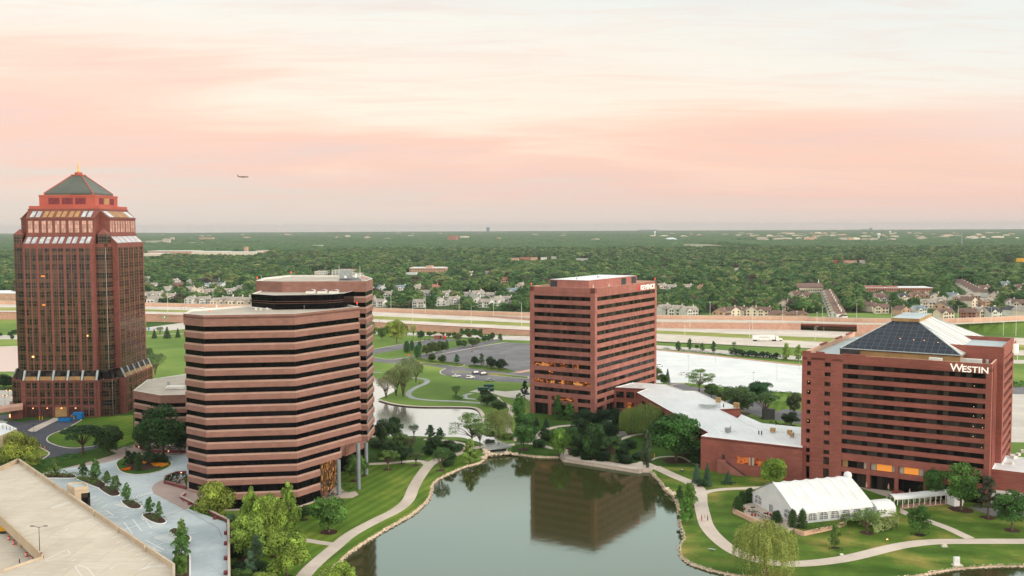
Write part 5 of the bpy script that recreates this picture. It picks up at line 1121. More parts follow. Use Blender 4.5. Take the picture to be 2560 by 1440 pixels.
# outside stair against the wall
wallbox('door', 1805, 1136, 1812, 1148, M['metal_dark'], .04)
sb = MB(); trd = MB(); a = fpt(1797, 1152, 1.6); a0 = fpt(1797, 1184, 1.6); 
top = fpt(1804, 1149, 0); botm = fpt(1865, 1192, 0); nn3 = Vector((fn.x, fn.y, 0))
L_ = (Vector((botm.x, botm.y))-Vector((top.x, top.y))).length; st = 16
ln = empty
lx = fpt(1797, 1150, 0)
sb.prism([(lx.x, lx.y), (top.x+fd.x*1.5, top.y+fd.y*1.5), (top.x+fd.x*1.5+fn.x*1.7, top.y+fd.y*1.5+fn.y*1.7), (lx.x+fn.x*1.7, lx.y+fn.y*1.7)], 0, top.z-.1)
for i in range(st):
    s0_ = 1.5+(L_-1.5)*i/st; s1_ = 1.5+(L_-1.5)*(i+1)/st; zz = (top.z-.1)*(1-(i+1)/st)
    a_ = (top.x+fd.x*s0_, top.y+fd.y*s0_); b_ = (top.x+fd.x*s1_, top.y+fd.y*s1_)
    trd.prism([a_, b_, (b_[0]+fn.x*1.38, b_[1]+fn.y*1.38), (a_[0]+fn.x*1.38, a_[1]+fn.y*1.38)], 0, max(.1, zz))
    sb.prism([(a_[0]+fn.x*1.4, a_[1]+fn.y*1.4), (b_[0]+fn.x*1.4, b_[1]+fn.y*1.4), (b_[0]+fn.x*1.75, b_[1]+fn.y*1.75), (a_[0]+fn.x*1.75, a_[1]+fn.y*1.75)], 0, max(.15, zz)+.12)
sb.build('outside_stair', M['brick_tower'], po); trd.build('stair_flight', M['metal_dark'], po)  # treads coloured dark to stand in for the shadow gap behind the rail
# windows of the long side facing the lake
ga = Vector(main[1]); gb = Vector(main[2]); gd = (gb-ga); gl = gd.length; gd.normalize(); gn = Vector((-gd.y, gd.x))
if gn.x > 0: gn = -gn
for i in range(9):
    for zz in (7.6, 3.6):
        c0 = ga+gd*(6+i*(gl-10)/9); c1 = c0+gd*5.0; wn = [tuple(c0+gn*.05), tuple(c1+gn*.05), tuple(c1-gn*.3), tuple(c0-gn*.3)]; pr('window', wn, zz-.2, zz+1.4, M['glass_b'], po)
la, lb = Vector(main[3]), Vector(main[4]); ld = (lb-la).normalized(); lnn = Vector((-ld.y, ld.x)); lnn = lnn if lnn.y < 0 else -lnn; ll = (lb-la).length
for i in range(3):
    for zz in (6.8, 2.2):
        c0 = la+ld*(1+i*ll/3.2); c1 = c0+ld*(ll/4.2); pr('window', [tuple(c0+lnn*.05), tuple(c1+lnn*.05), tuple(c1-lnn*.3), tuple(c0-lnn*.3)], zz, zz+2.6, M['lit'] if (i == 1 and zz < 3) else M['glass_b'], po)
for k, (x, y, w_, h_) in enumerate(((1796,1005,11,2.2),(1841,1018,13,2.2),(1932,1079,11,1.6),(1974,1084,11,1.5),(1980,1091,8,1.6))):
    p = P(x, y, ZW); s_ = depth(p)/FPX; b = MB(); b.box((p[0], p[1], ZW+h_*.4), (w_*s_, 1.5, h_*.75), -.5); b.build('roof_unit', M['copper'], po)
b = MB(); random.seed(5)
for i in range(26):
    p = P(1745+random.uniform(0, 58), 1010+random.uniform(0, 9), ZW+.5); q = P(1745+random.uniform(0, 58), 1010+random.uniform(0, 9), ZW+.5)
    if abs(p[0]-q[0]) < 6: b.tube(p, q, .09, n=4)
b.build('roof_pipework', M['metal'], po)
b = MB()
for i in range(16):
    x = 1570+random.uniform(0, 42); p = P(x, 962+random.uniform(0, 8), ZW+.4); b.tube(p, (p[0]+random.uniform(-2, 2), p[1]+random.uniform(-2, 2), p[2]+random.uniform(0, .6)), .12, n=4)
b.build('roof_pipework', M['metal_white'], po)
b = MB(); p = P(1819, 1080, ZW); b.box((p[0], p[1], ZW+.8), (1.4, 1.2, 1.5), .3); b.tube((p[0]+1, p[1], ZW), (p[0]+1, p[1], ZW+2.2), .15, n=6); b.tube((p[0]-2.5, p[1], ZW+.3), (p[0]+3, p[1], ZW+.3), .07, n=4); b.build('roof_unit', M['metal'], po)
for x, y in ((1897, 1086), (1904, 1087), (1940, 1062), (1809, 1018)): p = P(x, y, ZW); b = MB(); b.tube(p, (p[0], p[1], ZW+1.3), .2, n=7); b.build('vent_pipe', M['metal_dark'], po)
# ===== striped granite tower (two slabs and a dark glass link)
so_ = empty('striped_office_tower', (-68, 300, 0), 0, 'pink granite and black striped office tower with angled corners and grey columns', 'office building')
A, B, C_, D = (-93.67, 278.14), (-86.18, 272.42), (-61.48, 275.75), (-46.65, 299.18); D2 = (-51.5, 307.5)
F1 = [A, B, C_, D, D2, (-70, 308), (-85.18, 304.11), (-95.9, 291.75)]
def onCD(px):
    lo, hi = 0, 1
    for _ in range(40):
        m = (lo+hi)/2; q = (C_[0]+(D[0]-C_[0])*m, C_[1]+(D[1]-C_[1])*m)
        if proj((*q, 12))[0] < px: lo = m
        else: hi = m
    return q
c1, c2 = onCD(853), onCD(802); lob = P(842, 1214)[:2]
F1a = [A, B, C_, c1, (c1[0]-1.5, 306), (-70, 308), (-85.18, 304.11), (-95.9, 291.75)]
F1b = [A, B, C_, c2, (lob[0]-2.5, lob[1]+8), (-64, 307), (-70, 308), (-85.18, 304.11), (-95.9, 291.75)]
F1b = [A, B, C_, c2, (c2[0]-2, 306), (-70, 308), (-85.18, 304.11), (-95.9, 291.75)]
GR, GL_ = M['granite'], M['glass']
def ring(F, zt_, zb_, n, gname='ribbon_window'):
    pass
def spandrel(F, z1, z0, par):
    """granite band: vertical face with a sloping sill on top"""
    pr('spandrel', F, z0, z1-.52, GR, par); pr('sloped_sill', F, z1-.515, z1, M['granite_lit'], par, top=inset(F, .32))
pr('parapet_wall', F1, 52.5, 55.1, GR, so_); parapet_roof(F1, 55.15, 55.7, .45, GR, M['roof_grey'], so_, M['metal_white'])
for k in range(14):
    zt_ = 52.5-3.48*k; F = F1 if k < 11 else (F1a if k == 11 else F1b)
    gb_ = 1.46 if k != 13 else 2.1
    pr('ribbon_window', inset(F, .33), zt_-gb_, zt_, GL_, so_)
    zs = zt_-gb_
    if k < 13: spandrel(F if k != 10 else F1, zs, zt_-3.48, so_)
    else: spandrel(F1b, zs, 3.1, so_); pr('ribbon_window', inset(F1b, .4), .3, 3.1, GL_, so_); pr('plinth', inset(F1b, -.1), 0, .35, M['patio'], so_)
# lobby
lb_ = [c2, lob, (lob[0]-1, lob[1]+10), (c2[0]-2, c2[1]+12)]
pr('lobby_glazing', lb_, .1, 10.7, M['lit_lobby'], so_)
b = MB()
for i in range(7):
    t_ = i/6; q = (c2[0]+(lob[0]-c2[0])*t_, c2[1]+(lob[1]-c2[1])*t_-.12); b.box((q[0], q[1], 5.4), (.14, .14, 10.6))
for zz in (3.6, 7.2): b.tube((c2[0], c2[1]-.12, zz), (lob[0], lob[1]-.12, zz), .18, n=4)
b.build('lobby_mullion', M['metal_dark'], so_)
for (x, y, zt_, r_) in ((847.5, 1238, 10.74, .62), (897, 1223, 14.2, .62), (916, 1186, 10.4, .62)):
    p = P(x, y); b = MB(); b.tube((p[0], p[1], 0), (p[0], p[1], zt_+.05), r_, n=20); b.build('column', M['steel_col'], so_, smooth=False)
# rear slab
S2 = [(-73.94, 314.63), (-47.05, 315.45), (-46.9, 330), (-53.65, 353.8), (-80.94, 357.64), (-86, 340), (-83.79, 319.71)]
pr('parapet_wall', S2, 59.2, 61.5, GR, so_); parapet_roof(S2, 62.0, 62.7, .45, GR, M['roof_grey'], so_, M['metal_white'])
for k in range(14):
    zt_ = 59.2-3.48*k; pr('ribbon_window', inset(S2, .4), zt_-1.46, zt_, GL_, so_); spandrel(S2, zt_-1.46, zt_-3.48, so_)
low2 = [(-72, 316.5), (-54.5, 317), (-50, 330), (-56, 352), (-80, 354), (-82, 321)]
pr('lower_wall', low2, 5.2, 10.45, GR, so_); pr('lower_glass', inset(low2, .3), 0, 5.2, GL_, so_)
LK = [(-80.74, 303.01), (-71.72, 295.84), (-56.69, 297.96), (-52.15, 303.48), (-51, 316), (-82, 319)]
pr('link_glass', LK, 55.2, 58.75, GL_, so_); parapet_roof(LK, 59.2, 59.55, .4, GL_, M['roof_grey'], so_, M['metal_white'])
b = MB()
for zz in (57.6, 57.0): 
    for p, q in zip(LK[:3], LK[1:4]): b.tube((*p, zz), (*q, zz), .05, n=4)
b.build('link_rail', M['granite'], so_)
for i in range(3):
    x0 = 766+i*29; p = P(x0+11, 733.5, 59.6); b = MB(); b.box((p[0], p[1], 59.9), (2.9, 1.2, .7)); bb = b.build('skylight_kerb', M['metal_white'], so_)
    b = MB(); n_ = 8
    for j in range(n_):
        a0_, a1_ = math.pi*j/n_, math.pi*(j+1)/n_; b.quad((p[0]+math.cos(a0_)*1.1, p[1]+.2, 60.2+math.sin(a0_)*.55), (p[0]+math.cos(a1_)*1.1, p[1]+.2, 60.2+math.sin(a1_)*.55), (p[0]+math.cos(a1_)*1.1, p[1]+3.2, 60.2+math.sin(a1_)*.55), (p[0]+math.cos(a0_)*1.1, p[1]+3.2, 60.2+math.sin(a0_)*.55))
    b.build('barrel_skylight', M['glass_sky'], bb)
# roof clutter of the rear slab
b = MB()
def frame(x0, x1, ytop, ybot, yb):
    a = Vector(P(x0, yb, 62.2)); c = Vector(P(x1, yb, 62.2)); h = (ybot-ytop)*depth(a)/FPX
    for t_ in np.linspace(0, 1, 7): q = a.lerp(c, t_); b.box((q.x, q.y, 62.2+h/2), (.18, .18, h))
    for hh in (h, h*.55): b.tube((a.x, a.y, 62.2+hh), (c.x, c.y, 62.2+hh), .09, n=4); b.tube((a.x, a.y+5, 62.2+hh), (c.x, c.y+5, 62.2+hh), .09, n=4)
frame(788, 818, 677.5, 689, 690); frame(831, 881, 677.5, 692, 690.5); frame(881, 905, 687, 696, 693)
b.build('roof_frame', M['metal_white'], so_)
b = MB(); p = P(864, 697, 62.2); b.box((p[0], p[1], 64.0), (4.2, 3, 2.9)); p = P(803, 689, 62.2); b.box((p[0], p[1], 63), (2.6, 2, 1.6)); p = P(838, 690, 62.2); b.box((p[0], p[1], 63), (2.6, 2, 1.6)); b.build('cooling_unit', M['metal'], so_)
b = MB(); pr('equipment_well', [P(848, 701, 62.1)[:2], P(904, 701, 62.1)[:2], P(900, 694, 62.1)[:2], P(848, 693, 62.1)[:2]], 62.0, 62.08, M['metal_dark'], so_)
pr('roof_screen', [P(654, 702, 62.3)[:2], P(847, 701.5, 62.3)[:2], P(847, 691, 62.3)[:2], P(720, 690.5, 62.3)[:2]], 62.02, 62.12, M['roof_grey'], so_)
for x, y in ((854, 697), (863, 698), (888, 697), (890, 692)): p = P(x, y, 62.2); b = MB(); b.lathe((p[0], p[1], 62.9), [(0, -.5), (.45, -.3), (.5, .1), (.3, .45), (0, .5)], 10); b.build('antenna_dome', M['white'], so_)
for x, yt, yb in ((848, 660, 697), (900, 665, 698), (654, 690, 702)): p = P(x, yb, 62.3); h = zat(p[:2], yt)-62.3; b = MB(); b.tube(p, (p[0], p[1], 62.3+h), .10, .05, n=6); b.build('antenna', M['metal_white'], so_)
for q, z in (((-83.3, 320), 62.7), ((-80.5, 357), 62.7), ((-47.6, 316), 62.7), ((-84.6, 273.4), 55.75), ((-47.5, 299.5), 55.75)): beacon(so_, q, z)
b = MB(); p0 = P(625, 772, 55.7); p1 = P(678, 776, 55.7); b.tube((*p0[:2], 56.1), (*p1[:2], 56.1), .12, n=5); b.tube((p0[0], p0[1]-1.2, 56.4), (p1[0], p1[1]-1.2, 56.2), .12, n=5)
for x in (640, 652, 668): p = P(x, 775, 55.7); b.box((p[0], p[1], 56), (.5, .5, .7))
b.build('window_washing_rig', M['metal_white'], so_)
for x, y in ((761, 772), (858, 767), (541, 772)): p = P(x, y, 55.3); b = MB(); b.tube(p, (p[0], p[1], 56.5), .3, n=8); b.build('roof_vent', M['metal_white'], so_)
# patio with tables
sheet('patio', G([(802,1226),(842,1215),(852,1222),(870,1232),(888,1228),(896,1237),(880,1245),(850,1246),(806,1252)]), .12, M['patio'])
for k, (x, y) in enumerate(((808, 1236), (808, 1244), (824, 1244), (834, 1240), (826, 1232))):
    p = P(x, y, .12); o = empty('patio_table', p, .4*k, 'small dark metal patio table with chairs beside the lit lobby', 'table', 'patio tables outside the striped tower lobby')
    b = MB(); b.tube((p[0], p[1], .12), (p[0], p[1], .85), .05, n=6); b.build('pedestal', M['metal_dark'], o)
    b = MB(); b.lathe((p[0], p[1], .85), [(0, 0), (.55, 0), (.55, .05), (0, .06)], 14); b.build('table_top', M['metal_dark'], o)
    for j in range(3):
        a_ = 2.1*j; q = (p[0]+math.cos(a_)*.85, p[1]+math.sin(a_)*.85); c = empty('patio_chair', (*q, .12), a_, 'dark metal chair drawn up to a small patio table by the lobby', 'chair', 'patio chairs outside the striped tower lobby')
        b = MB(); b.box((q[0], q[1], .57), (.45, .45, .05), a_); b.box((q[0]+math.cos(a_)*.22, q[1]+math.sin(a_)*.22, .82), (.05, .45, .5), a_)
        for dx, dy in ((.18, .18), (-.18, .18), (.18, -.18), (-.18, -.18)): b.box((q[0]+dx, q[1]+dy, .33), (.04, .04, .43))
        b.build('seat', M['metal_dark'], c)
# ===== low striped building
lo_ = empty('low_striped_building', (*P(400, 1050, 12)[:2], ZP), 0, 'low pink granite and black striped building with pale flat roof behind a big tree', 'office building')
LB = G([(332.7,976),(400.8,988),(500,985.5),(500,930),(460,935),(367.4,949.5)], 20.6)
pr('parapet_wall', LB, 17.6, 19.7, GR, lo_); parapet_roof(LB, 20.15, 20.6, .4, GR, M['roof_grey'], lo_, M['metal_white'])
for k in range(4):
    zt_ = 17.6-3.48*k; pr('ribbon_window', inset(LB, .4), zt_-1.46, zt_, GL_, lo_)
    if k < 3: spandrel(LB, zt_-1.46, zt_-3.48, lo_)
    else: pr('ribbon_window', inset(LB, .4), ZP, zt_-1.4, GL_, lo_)
p = P(440, 972, 20.2); b = MB(); b.box((p[0], p[1], 20.8), (7, 3, 1.0)); b.build('roof_unit', M['metal_white'], lo_); p = P(421, 962, 20.2); b = MB(); b.box((p[0], p[1], 20.9), (.8, .8, 1.2)); b.build('roof_vent', M['metal'], lo_)
# ===== tall red granite tower with stepped glass corners and hipped crown
TX, TY = -181.3, 412.6
to = empty('granite_tower', (TX, TY, ZP), 0, 'tall red granite tower with stepped glass corners, hipped grey roof and golden spire', 'office tower')
def plus(hw, f, s=2.2, step=True):
    m = (hw+f)/2; q = [(f, -hw), (f, -hw+s), (m, -hw+s), (m, -m), (hw-s, -m), (hw-s, -f), (hw, -f)] if step else [(f, -hw), (f, -f), (hw, -f)]
    out = []
    for r in range(4):
        for x, y in q:
            for _ in range(r): x, y = -y, x
            out.append((TX+x, TY+y))
    return out
def sq(h): return [(TX-h, TY-h), (TX+h, TY-h), (TX+h, TY+h), (TX-h, TY+h)]
def rot(r, x, y):
    for _ in range(r): x, y = -y, x
    return (TX+x, TY+y)
ST = M['stone_red']
def face_panel(b, r, hw, x0, x1, z0, z1, off=.06, th=.35, hw2=None, mi=0):
    """box on face r (0 front,1 right,2 back,3 left); hw2: face distance at the top (sloping face)"""
    hw2 = hw if hw2 is None else hw2
    vs = []
    for (h, z) in ((hw, z0), (hw2, z1)):
        for d in (off, -th): vs += [(*rot(r, x0, -h-d), z), (*rot(r, x1, -h-d), z)]
    b.add(vs, [(0, 1, 5, 4), (3, 2, 6, 7), (2, 0, 4, 6), (1, 3, 7, 5), (4, 5, 7, 6), (2, 3, 1, 0)], mi)
# base, 4 storeys
HB, FB = 23.0, 15.8
pr('base_wall', plus(HB, FB), ZP, 19.3, ST, to)
# corner glazing of base and shaft sits in the stepped corners
def corner_glass(hw, f, z0, z1, name):
    s = 2.2; m = (hw+f)/2
    for r in (0, 1, 3):
        b = MB(); q = [rot(r, f+.02, -hw+s-.08), rot(r, m+.08, -hw+s-.08), rot(r, m+.08, -m-.08), rot(r, hw-s+.08, -m-.08), rot(r, hw-s+.08, -f-.02)]
        for a, c in zip(q, q[1:]): b.quad((*a, z0), (*c, z0), (*c, z1), (*a, z1))
        b.build(name, M['curtain'], to)
        b = MB(); b.tube((*rot(r, m+.1, -m-.1), z0), (*rot(r, m+.1, -m-.1), z1), .16, n=6); b.build('corner_mullion', M['roof_grey'], to)
corner_glass(HB, FB, ZP+.2, 19.0, 'corner_glazing')
rows = [(16.1, 18.5), (12.7, 15.6), (9.4, 12.0)]
bw = 2*(FB-1.6)/5
for r in (0, 1):
    for i in range(5):
        x0 = -FB+1.6+i*bw
        for dx in (.55, 3.1):
            for z0, z1 in rows:
                b = MB(); face_panel(b, r, HB, x0+dx, x0+dx+1.9, z0, z1, .05); b.build('window', M['curtain'], to)
        if r == 0 and i < 4:
            b = MB(); face_panel(b, r, HB, x0+.5, x0+bw-.5, ZP+.02, 8.5, .03, .1); b.build('dock_door', simple('dock_door_%d' % i, '5A3A34', '3A2622', 1) if i != 2 else M['copper'], to)
            b = MB(); b.lathe((*rot(0, x0+bw/2+.4, -HB-.35), 8.1), [(0, -.2), (.28, -.1), (.28, .1), (0, .2)], 8); b.build('dock_lamp', M['lamp_warm'], to)
        else:
            for dx in (.55, 3.1): b = MB(); face_panel(b, r, HB, x0+dx, x0+dx+1.9, ZP+.4, 8.2, .05); b.build('window', M['curtain'], to)
b = MB()
for r in (0, 1, 3):
    for i in range(6): x = -FB+1.6+i*bw; face_panel(b, r, HB, x-.35, x+.35, ZP, 19.3, .28)
    for z in (8.8, 12.3, 15.9, 19.0): face_panel(b, r, HB, -FB-.1, FB+.1, z-.14, z+.14, .18)
    for z in (8.8, 12.3, 15.9, 19.0):
        for sg_ in (-1, 1): face_panel(b, r, HB, sg_*(HB-1.1)-1.1, sg_*(HB-1.1)+1.1, z-.1, z+.1, -7.1, 7.3)
b.build('stone_rib', ST, to)
# glass skirt between base and shaft
HS, FS = 21.0, 14.0
pr('skirt', plus(HB-.3, FB-.2), 19.3, 22.9, M['glass_b'], to, top=plus(HS+.2, FS+.1))
for r in (0, 1, 3):
    for i in range(6):
        x = -FB+1.2+i*(2*FB-2.4)/5; b = MB(); face_panel(b, r, HB, x-.4, x+.4, 19.3, 23.1, .12, .4, hw2=HS+.4); b.build('skirt_rib', M['metal'], to)
    for i in range(5):
        x = -FB+1.9+i*(2*FB-2.4)/5; b = MB(); face_panel(b, r, HB-.2, x, x+4.4, 19.3, 20.7, .05, .8, hw2=HB-.3); b.build('balcony_panel', M['copper'], to)
for r, sx_ in ((0, 1), (0, -1)):
    q0 = [rot(0, sx_*(FB+.6), -HB+2.4), rot(0, sx_*(HB-2.4), -FB-1.2)]; q1 = [rot(0, sx_*(FS+.9), -HS+2.6), rot(0, sx_*(HS-2.6), -FS-1.2)]
    b = MB(); b.quad((*q0[0], 19.3), (*q0[1], 19.3), (*q1[1], 23.0), (*q1[0], 23.0)); b.build('corner_skylight', M['glass_sky'], to)
# shaft
pr('shaft_core', plus(HS, FS), 22.9, 73.8, ST, to)
corner_glass(HS, FS, 22.9, 72.4, 'corner_glazing')
cols = []
for i in range(5): cols += [.75+i*5.42, .75+i*5.42+2.42]
for r in (0, 1, 3):
    for x in cols:
        b = MB(); face_panel(b, r, HS, -FS+x, -FS+x+1.98, 22.9, 72.2, .05 if r == 0 else .10); b.build('window_column', M['curtain'], to)
b = MB()
for r in (0, 1, 3):
    face_panel(b, r, HS, -FS, -FS+.7, 22.9, 73.8, .07)
    face_panel(b, r, HS, FS-1.3, FS, 22.9, 73.8, .07)
    for i in range(1, 5): x = -FS+.75+i*5.42; face_panel(b, r, HS, x-1.0, x, 22.9, 72.6, .07)
    for i in range(5): x = -FS+.75+i*5.42+1.98; face_panel(b, r, HS, x, x+.44, 22.9, 72.6, .06)
    for sg_ in (-1, 1):
        face_panel(b, r, HS, sg_*(HS-1.1)-1.1, sg_*(HS-1.1)+1.1, 22.9, 73.8, -6.9, 7.1)
b.build('granite_pier', ST, to)
# two sloped shoulders and the tall window tier between them
H1, F1_ = 17.9, 13.8
pr('shoulder', plus(HS, FS, step=False), 73.8, 76.9, ST, to, top=plus(H1+.1, F1_+.2, step=False))
for r in (0, 1, 3):
    for x in cols:
        b = MB(); face_panel(b, r, HS-.15, -FS+x+.15, -FS+x+1.75, 74.1, 76.7, .12, .1, hw2=H1+.2); b.build('skylight', M['glass_sky'], to)
pr('cornice', plus(H1+.35, F1_+.2, step=False), 76.9, 77.8, ST, to)
pr('upper_tier', plus(H1, F1_, step=False), 77.8, 83.8, ST, to)
M['pinkglass'] = m_glass('pink_mirror_glass', (.42, .25, .20), .6, .25, (.9, 1.6, .05), '8A5448')  # pink sky reflection put into the base colour
for r in (0, 1, 3):
    for x in cols:
        b = MB(); face_panel(b, r, H1, -FS+x+.25, -FS+x+1.95, 78.3, 83.1, .06); b.build('tall_window', M['pinkglass'], to)
pr('cornice', plus(H1+.3, F1_+.2, step=False), 83.8, 84.3, ST, to)
H2 = 14.6
pr('shoulder', plus(H1, F1_, step=False), 84.3, 87.2, ST, to, top=plus(H2, H2-.02, step=False))
for r in (0, 1, 3):
    for k, x in enumerate(cols):
        b = MB(); face_panel(b, r, H1-.15, (-FS+x+.2)*.95, (-FS+x+1.85)*.95, 84.6, 87.0, .12, .1, hw2=H2+.2); b.build('skylight' if k in (0, 1, 8, 9) else 'terrace_screen', M['glass_sky'] if k in (0, 1, 8, 9) else M['copper'], to)
pr('cornice', sq(H2), 87.2, 88.0, ST, to); pr('ledge', sq(H2-.3), 88.0, 89.2, M['salmon'], to)
pr('crown_wall', sq(11.4), 89.2, 93.6, M['salmon'], to); pr('crown_wall', sq(11.55), 93.0, 93.7, M['salmon'], to)
for r in (0, 1, 3):
    for k, (x0, x1) in enumerate(((-7.6, -3.1), (-2.1, 2.3), (3.3, 7.6))):
        b = MB(); face_panel(b, r, 11.4, x0, x1, 89.9, 92.5, .04); b.build('louvre', M['maroon'] if not (r == 1 and k == 1) else M['copper'], to)
M['slate'] = simple('grey_green_roof', '5A5F57', '4E534B', .1, .6)
pr('roof_base', sq(9.9), 93.6, 94.6, M['slate'], to); pr('roof', sq(9.9), 94.6, 102.0, M['slate'], to, top=sq(2.0))
b = MB()
for sx_, sy_ in ((-1, -1), (1, -1), (1, 1), (-1, 1)):
    b.tube((TX+sx_*9.95, TY+sy_*9.95, 94.6), (TX+sx_*2, TY+sy_*2, 102.1), .22, n=5); b.tube((TX+sx_*9.95, TY+sy_*9.95, 93.6), (TX+sx_*9.95, TY+sy_*9.95, 94.7), .25, n=5)
b.build('hip_trim', M['salmon'], to)
pr('roof_cap', sq(2.2), 102.0, 102.5, M['salmon'], to); b = MB(); b.lathe((TX, TY, 102.5), [(0, 0), (1.5, 0), (1.5, .9), (0, .9)], 16); b.build('spire_base', M['salmon'], to)
t_ = NT('gold'); gold = t_.done('D09A48', .4, .5, .3); b = MB(); b.lathe((TX, TY, 103.4), [(.7, 0), (.42, .6), (.32, 1.4), (.26, 2.6), (.15, 3.4), (.04, 4.4)], 10); b.build('spire', gold, to)
b = MB()
for k in range(9):
    a_ = rot(0, 1.5+k*.85, -10.6); b.lathe((*a_, 94.1), [(0, -.3), (.28, 0), (0, .1)], 6)
b.build('dish_antenna', M['metal_dark'], to)
# small glass oriels with pyramid caps in the notches at shoulder height
for r in (0, 3):
    cx_, cy_ = (FS+HS)/2-.6, -(FS+HS)/2+.6; c = rot(r, cx_, cy_); b = MB(); b.box((c[0], c[1], 75.6), (3.6, 3.6, 4.2)); ob = b.build('corner_oriel', M['curtain'], to)
    b = MB(); q = [(c[0]+a_, c[1]+b_) for a_, b_ in ((-1.9, -1.9), (1.9, -1.9), (1.9, 1.9), (-1.9, 1.9))]; b.prism(q, 77.7, 79.9, top=[(c[0]+a_*.02, c[1]+b_*.02) for a_, b_ in ((-1, -1), (1, -1), (1, 1), (-1, 1))]); b.build('oriel_roof', ST, ob)
# lit rooms high in the shaft
for (x, z, w_) in ((-11.8, 28.6, .9), (10.6, 37, .45), (-7, 49.5, 1.3), (-7, 61, 1.5)):
    b = MB(); r_ = 0
    face_panel(b, 0, HS if abs(x) < 14 else 20, x, x+w_, z-.3, z+.3, .1 if abs(x) < 14 else -5, .1); b.build('lit_lamp', M['lamp_warm'] if w_ < 1.25 else M['lit_curtain'], to)
# ===== parking garage in the corner
ZG = 8.0
go = empty('parking_garage', (*P(150, 1400, ZG)[:2], ZP), 0, 'beige concrete parking garage roof deck with low walls beside the pale lot', 'parking garage')
outer = G([(46,1156),(435,1424),(437,2300),(-700,2300),(-700,1700),(-300,1560),(0,1432),(106,1397),(0,1297),(-60,1238),(-130,1215),(0,1177)], ZG)
b = MB(); from mathutils.geometry import tessellate_polygon as _tp
tri = _tp([[Vector((x, y, 0)) for x, y in outer]]); n = len(outer)
b.add([(x, y, ZG) for x, y in outer]+[(x, y, ZG-.6) for x, y in outer], [])
for t_ in tri:
    a_, c_, d_ = (Vector(outer[i]) for i in t_); t_ = list(t_) if (c_-a_).cross(d_-a_) > 0 else [t_[0], t_[2], t_[1]]; b.f.append(t_); b.m.append(0); b.f.append([n+t_[0], n+t_[2], n+t_[1]]); b.m.append(0)
for i in range(n): b.f.append([i, i+n, (i+1) % n+n, (i+1) % n]); b.m.append(0)
b.build('roof_deck', M['deck'], go)
def lowwall(name, pts, z0, z1, th, mat, par, cap=None):
    b = MB()
    for p, q in zip(pts, pts[1:]):
        d = (Vector(q)-Vector(p)).normalized(); nn = Vector((-d.y, d.x))*th/2; e = d*.0
        b.prism([(p[0]-nn.x, p[1]-nn.y), (q[0]-nn.x, q[1]-nn.y), (q[0]+nn.x, q[1]+nn.y), (p[0]+nn.x, p[1]+nn.y)], z0, z1)
    return b.build(name, mat, par)
lowwall('outer_wall', [outer[11], outer[0], outer[1], outer[2]], ZP, ZG+1.1, .35, M['beige_wall'], go)
lowwall('coping', [outer[11], outer[0], outer[1], outer[2]], ZG+1.1, ZG+1.22, .5, M['beige_conc'], go)
lowwall('ramp_wall', [outer[9], outer[8], outer[7]], 6.6, ZG+1.0, .35, M['beige_wall'], go)
pr('curb', [outer[7], outer[6], (outer[6][0], outer[6][1]+.8), (outer[7][0], outer[7][1]+.8)], ZG, ZG+.5, M['beige_conc'], go)
sheet('lower_parking_deck', G([(-200,1230),(60,1330),(150,1400),(60,1480),(-300,1600)], ZP), ZP+.35, M['deck'], .3)
for x, y in ((50, 1370), (4, 1330)): p = P(x, y, ZP); b = MB(); b.box((p[0], p[1], 6.2), (.8, .8, 3.6)); b.build('pillar', M['beige_wall'], go)
for x, y in ((84, 1187), (129, 1217), (230, 1289), (290, 1331), (357, 1378)):
    p = P(x, y, ZG); b = MB(); b.box((p[0]+.5, p[1], ZG+.65), (.45, .6, 1.25), .6); b.build('wall_bracket', M['beige_conc'], go)
seg = [(0,1199,108,1187),(60,1342,228,1292)]
lines('expansion_joint', seg, ZG+.012, .10, M['metal_dark'])
seg = []
for i in range(14): seg.append((18+i*11, 1199+i*7.2, 0+i*10, 1206+i*7.6)) if False else None
for i in range(12): seg.append((128+i*4, 1267-i*1.2, 133+i*4, 1271-i*1.2))
for i in range(9): seg.append((345+i*8, 1427-i*2.4, 372+i*5.5, 1413+i*.6))
for i in range(22): seg.append((62+i*15.5, 1180+i*10.6, 44+i*15.5, 1184+i*10.8))
for (x, y) in ((15, 1273), (160, 1325), (140, 1330), (275, 1422), (178, 1403), (157, 1425)): seg.append((x, y, x+10, y-4))
lines('bay_markings', seg, ZG+.015, .17, M['kerb_white'])
for lab, pts in (('arrow', [(118,1398),(165,1375),(172,1380),(170,1387),(125,1401)]), ('arrow', [(188,1415),(215,1419),(235,1440),(245,1458),(215,1450)])):
    q = smooth_line(G(pts, ZG), 4, True); lines('bay_markings', [], ZG+.016, .1) if False else None
    bb = MB()
    for a_, c_ in zip(q, q[1:]+q[:1]):
        d = (Vector(c_)-Vector(a_)); d.normalize(); nn = Vector((-d.y, d.x))*.07; bb.quad((a_[0]-nn.x, a_[1]-nn.y, ZG+.016), (c_[0]-nn.x, c_[1]-nn.y, ZG+.016), (c_[0]+nn.x, c_[1]+nn.y, ZG+.016), (a_[0]+nn.x, a_[1]+nn.y, ZG+.016))
    tag(bb.build('bay_markings', M['kerb_white'], uv=False), kind='structure')
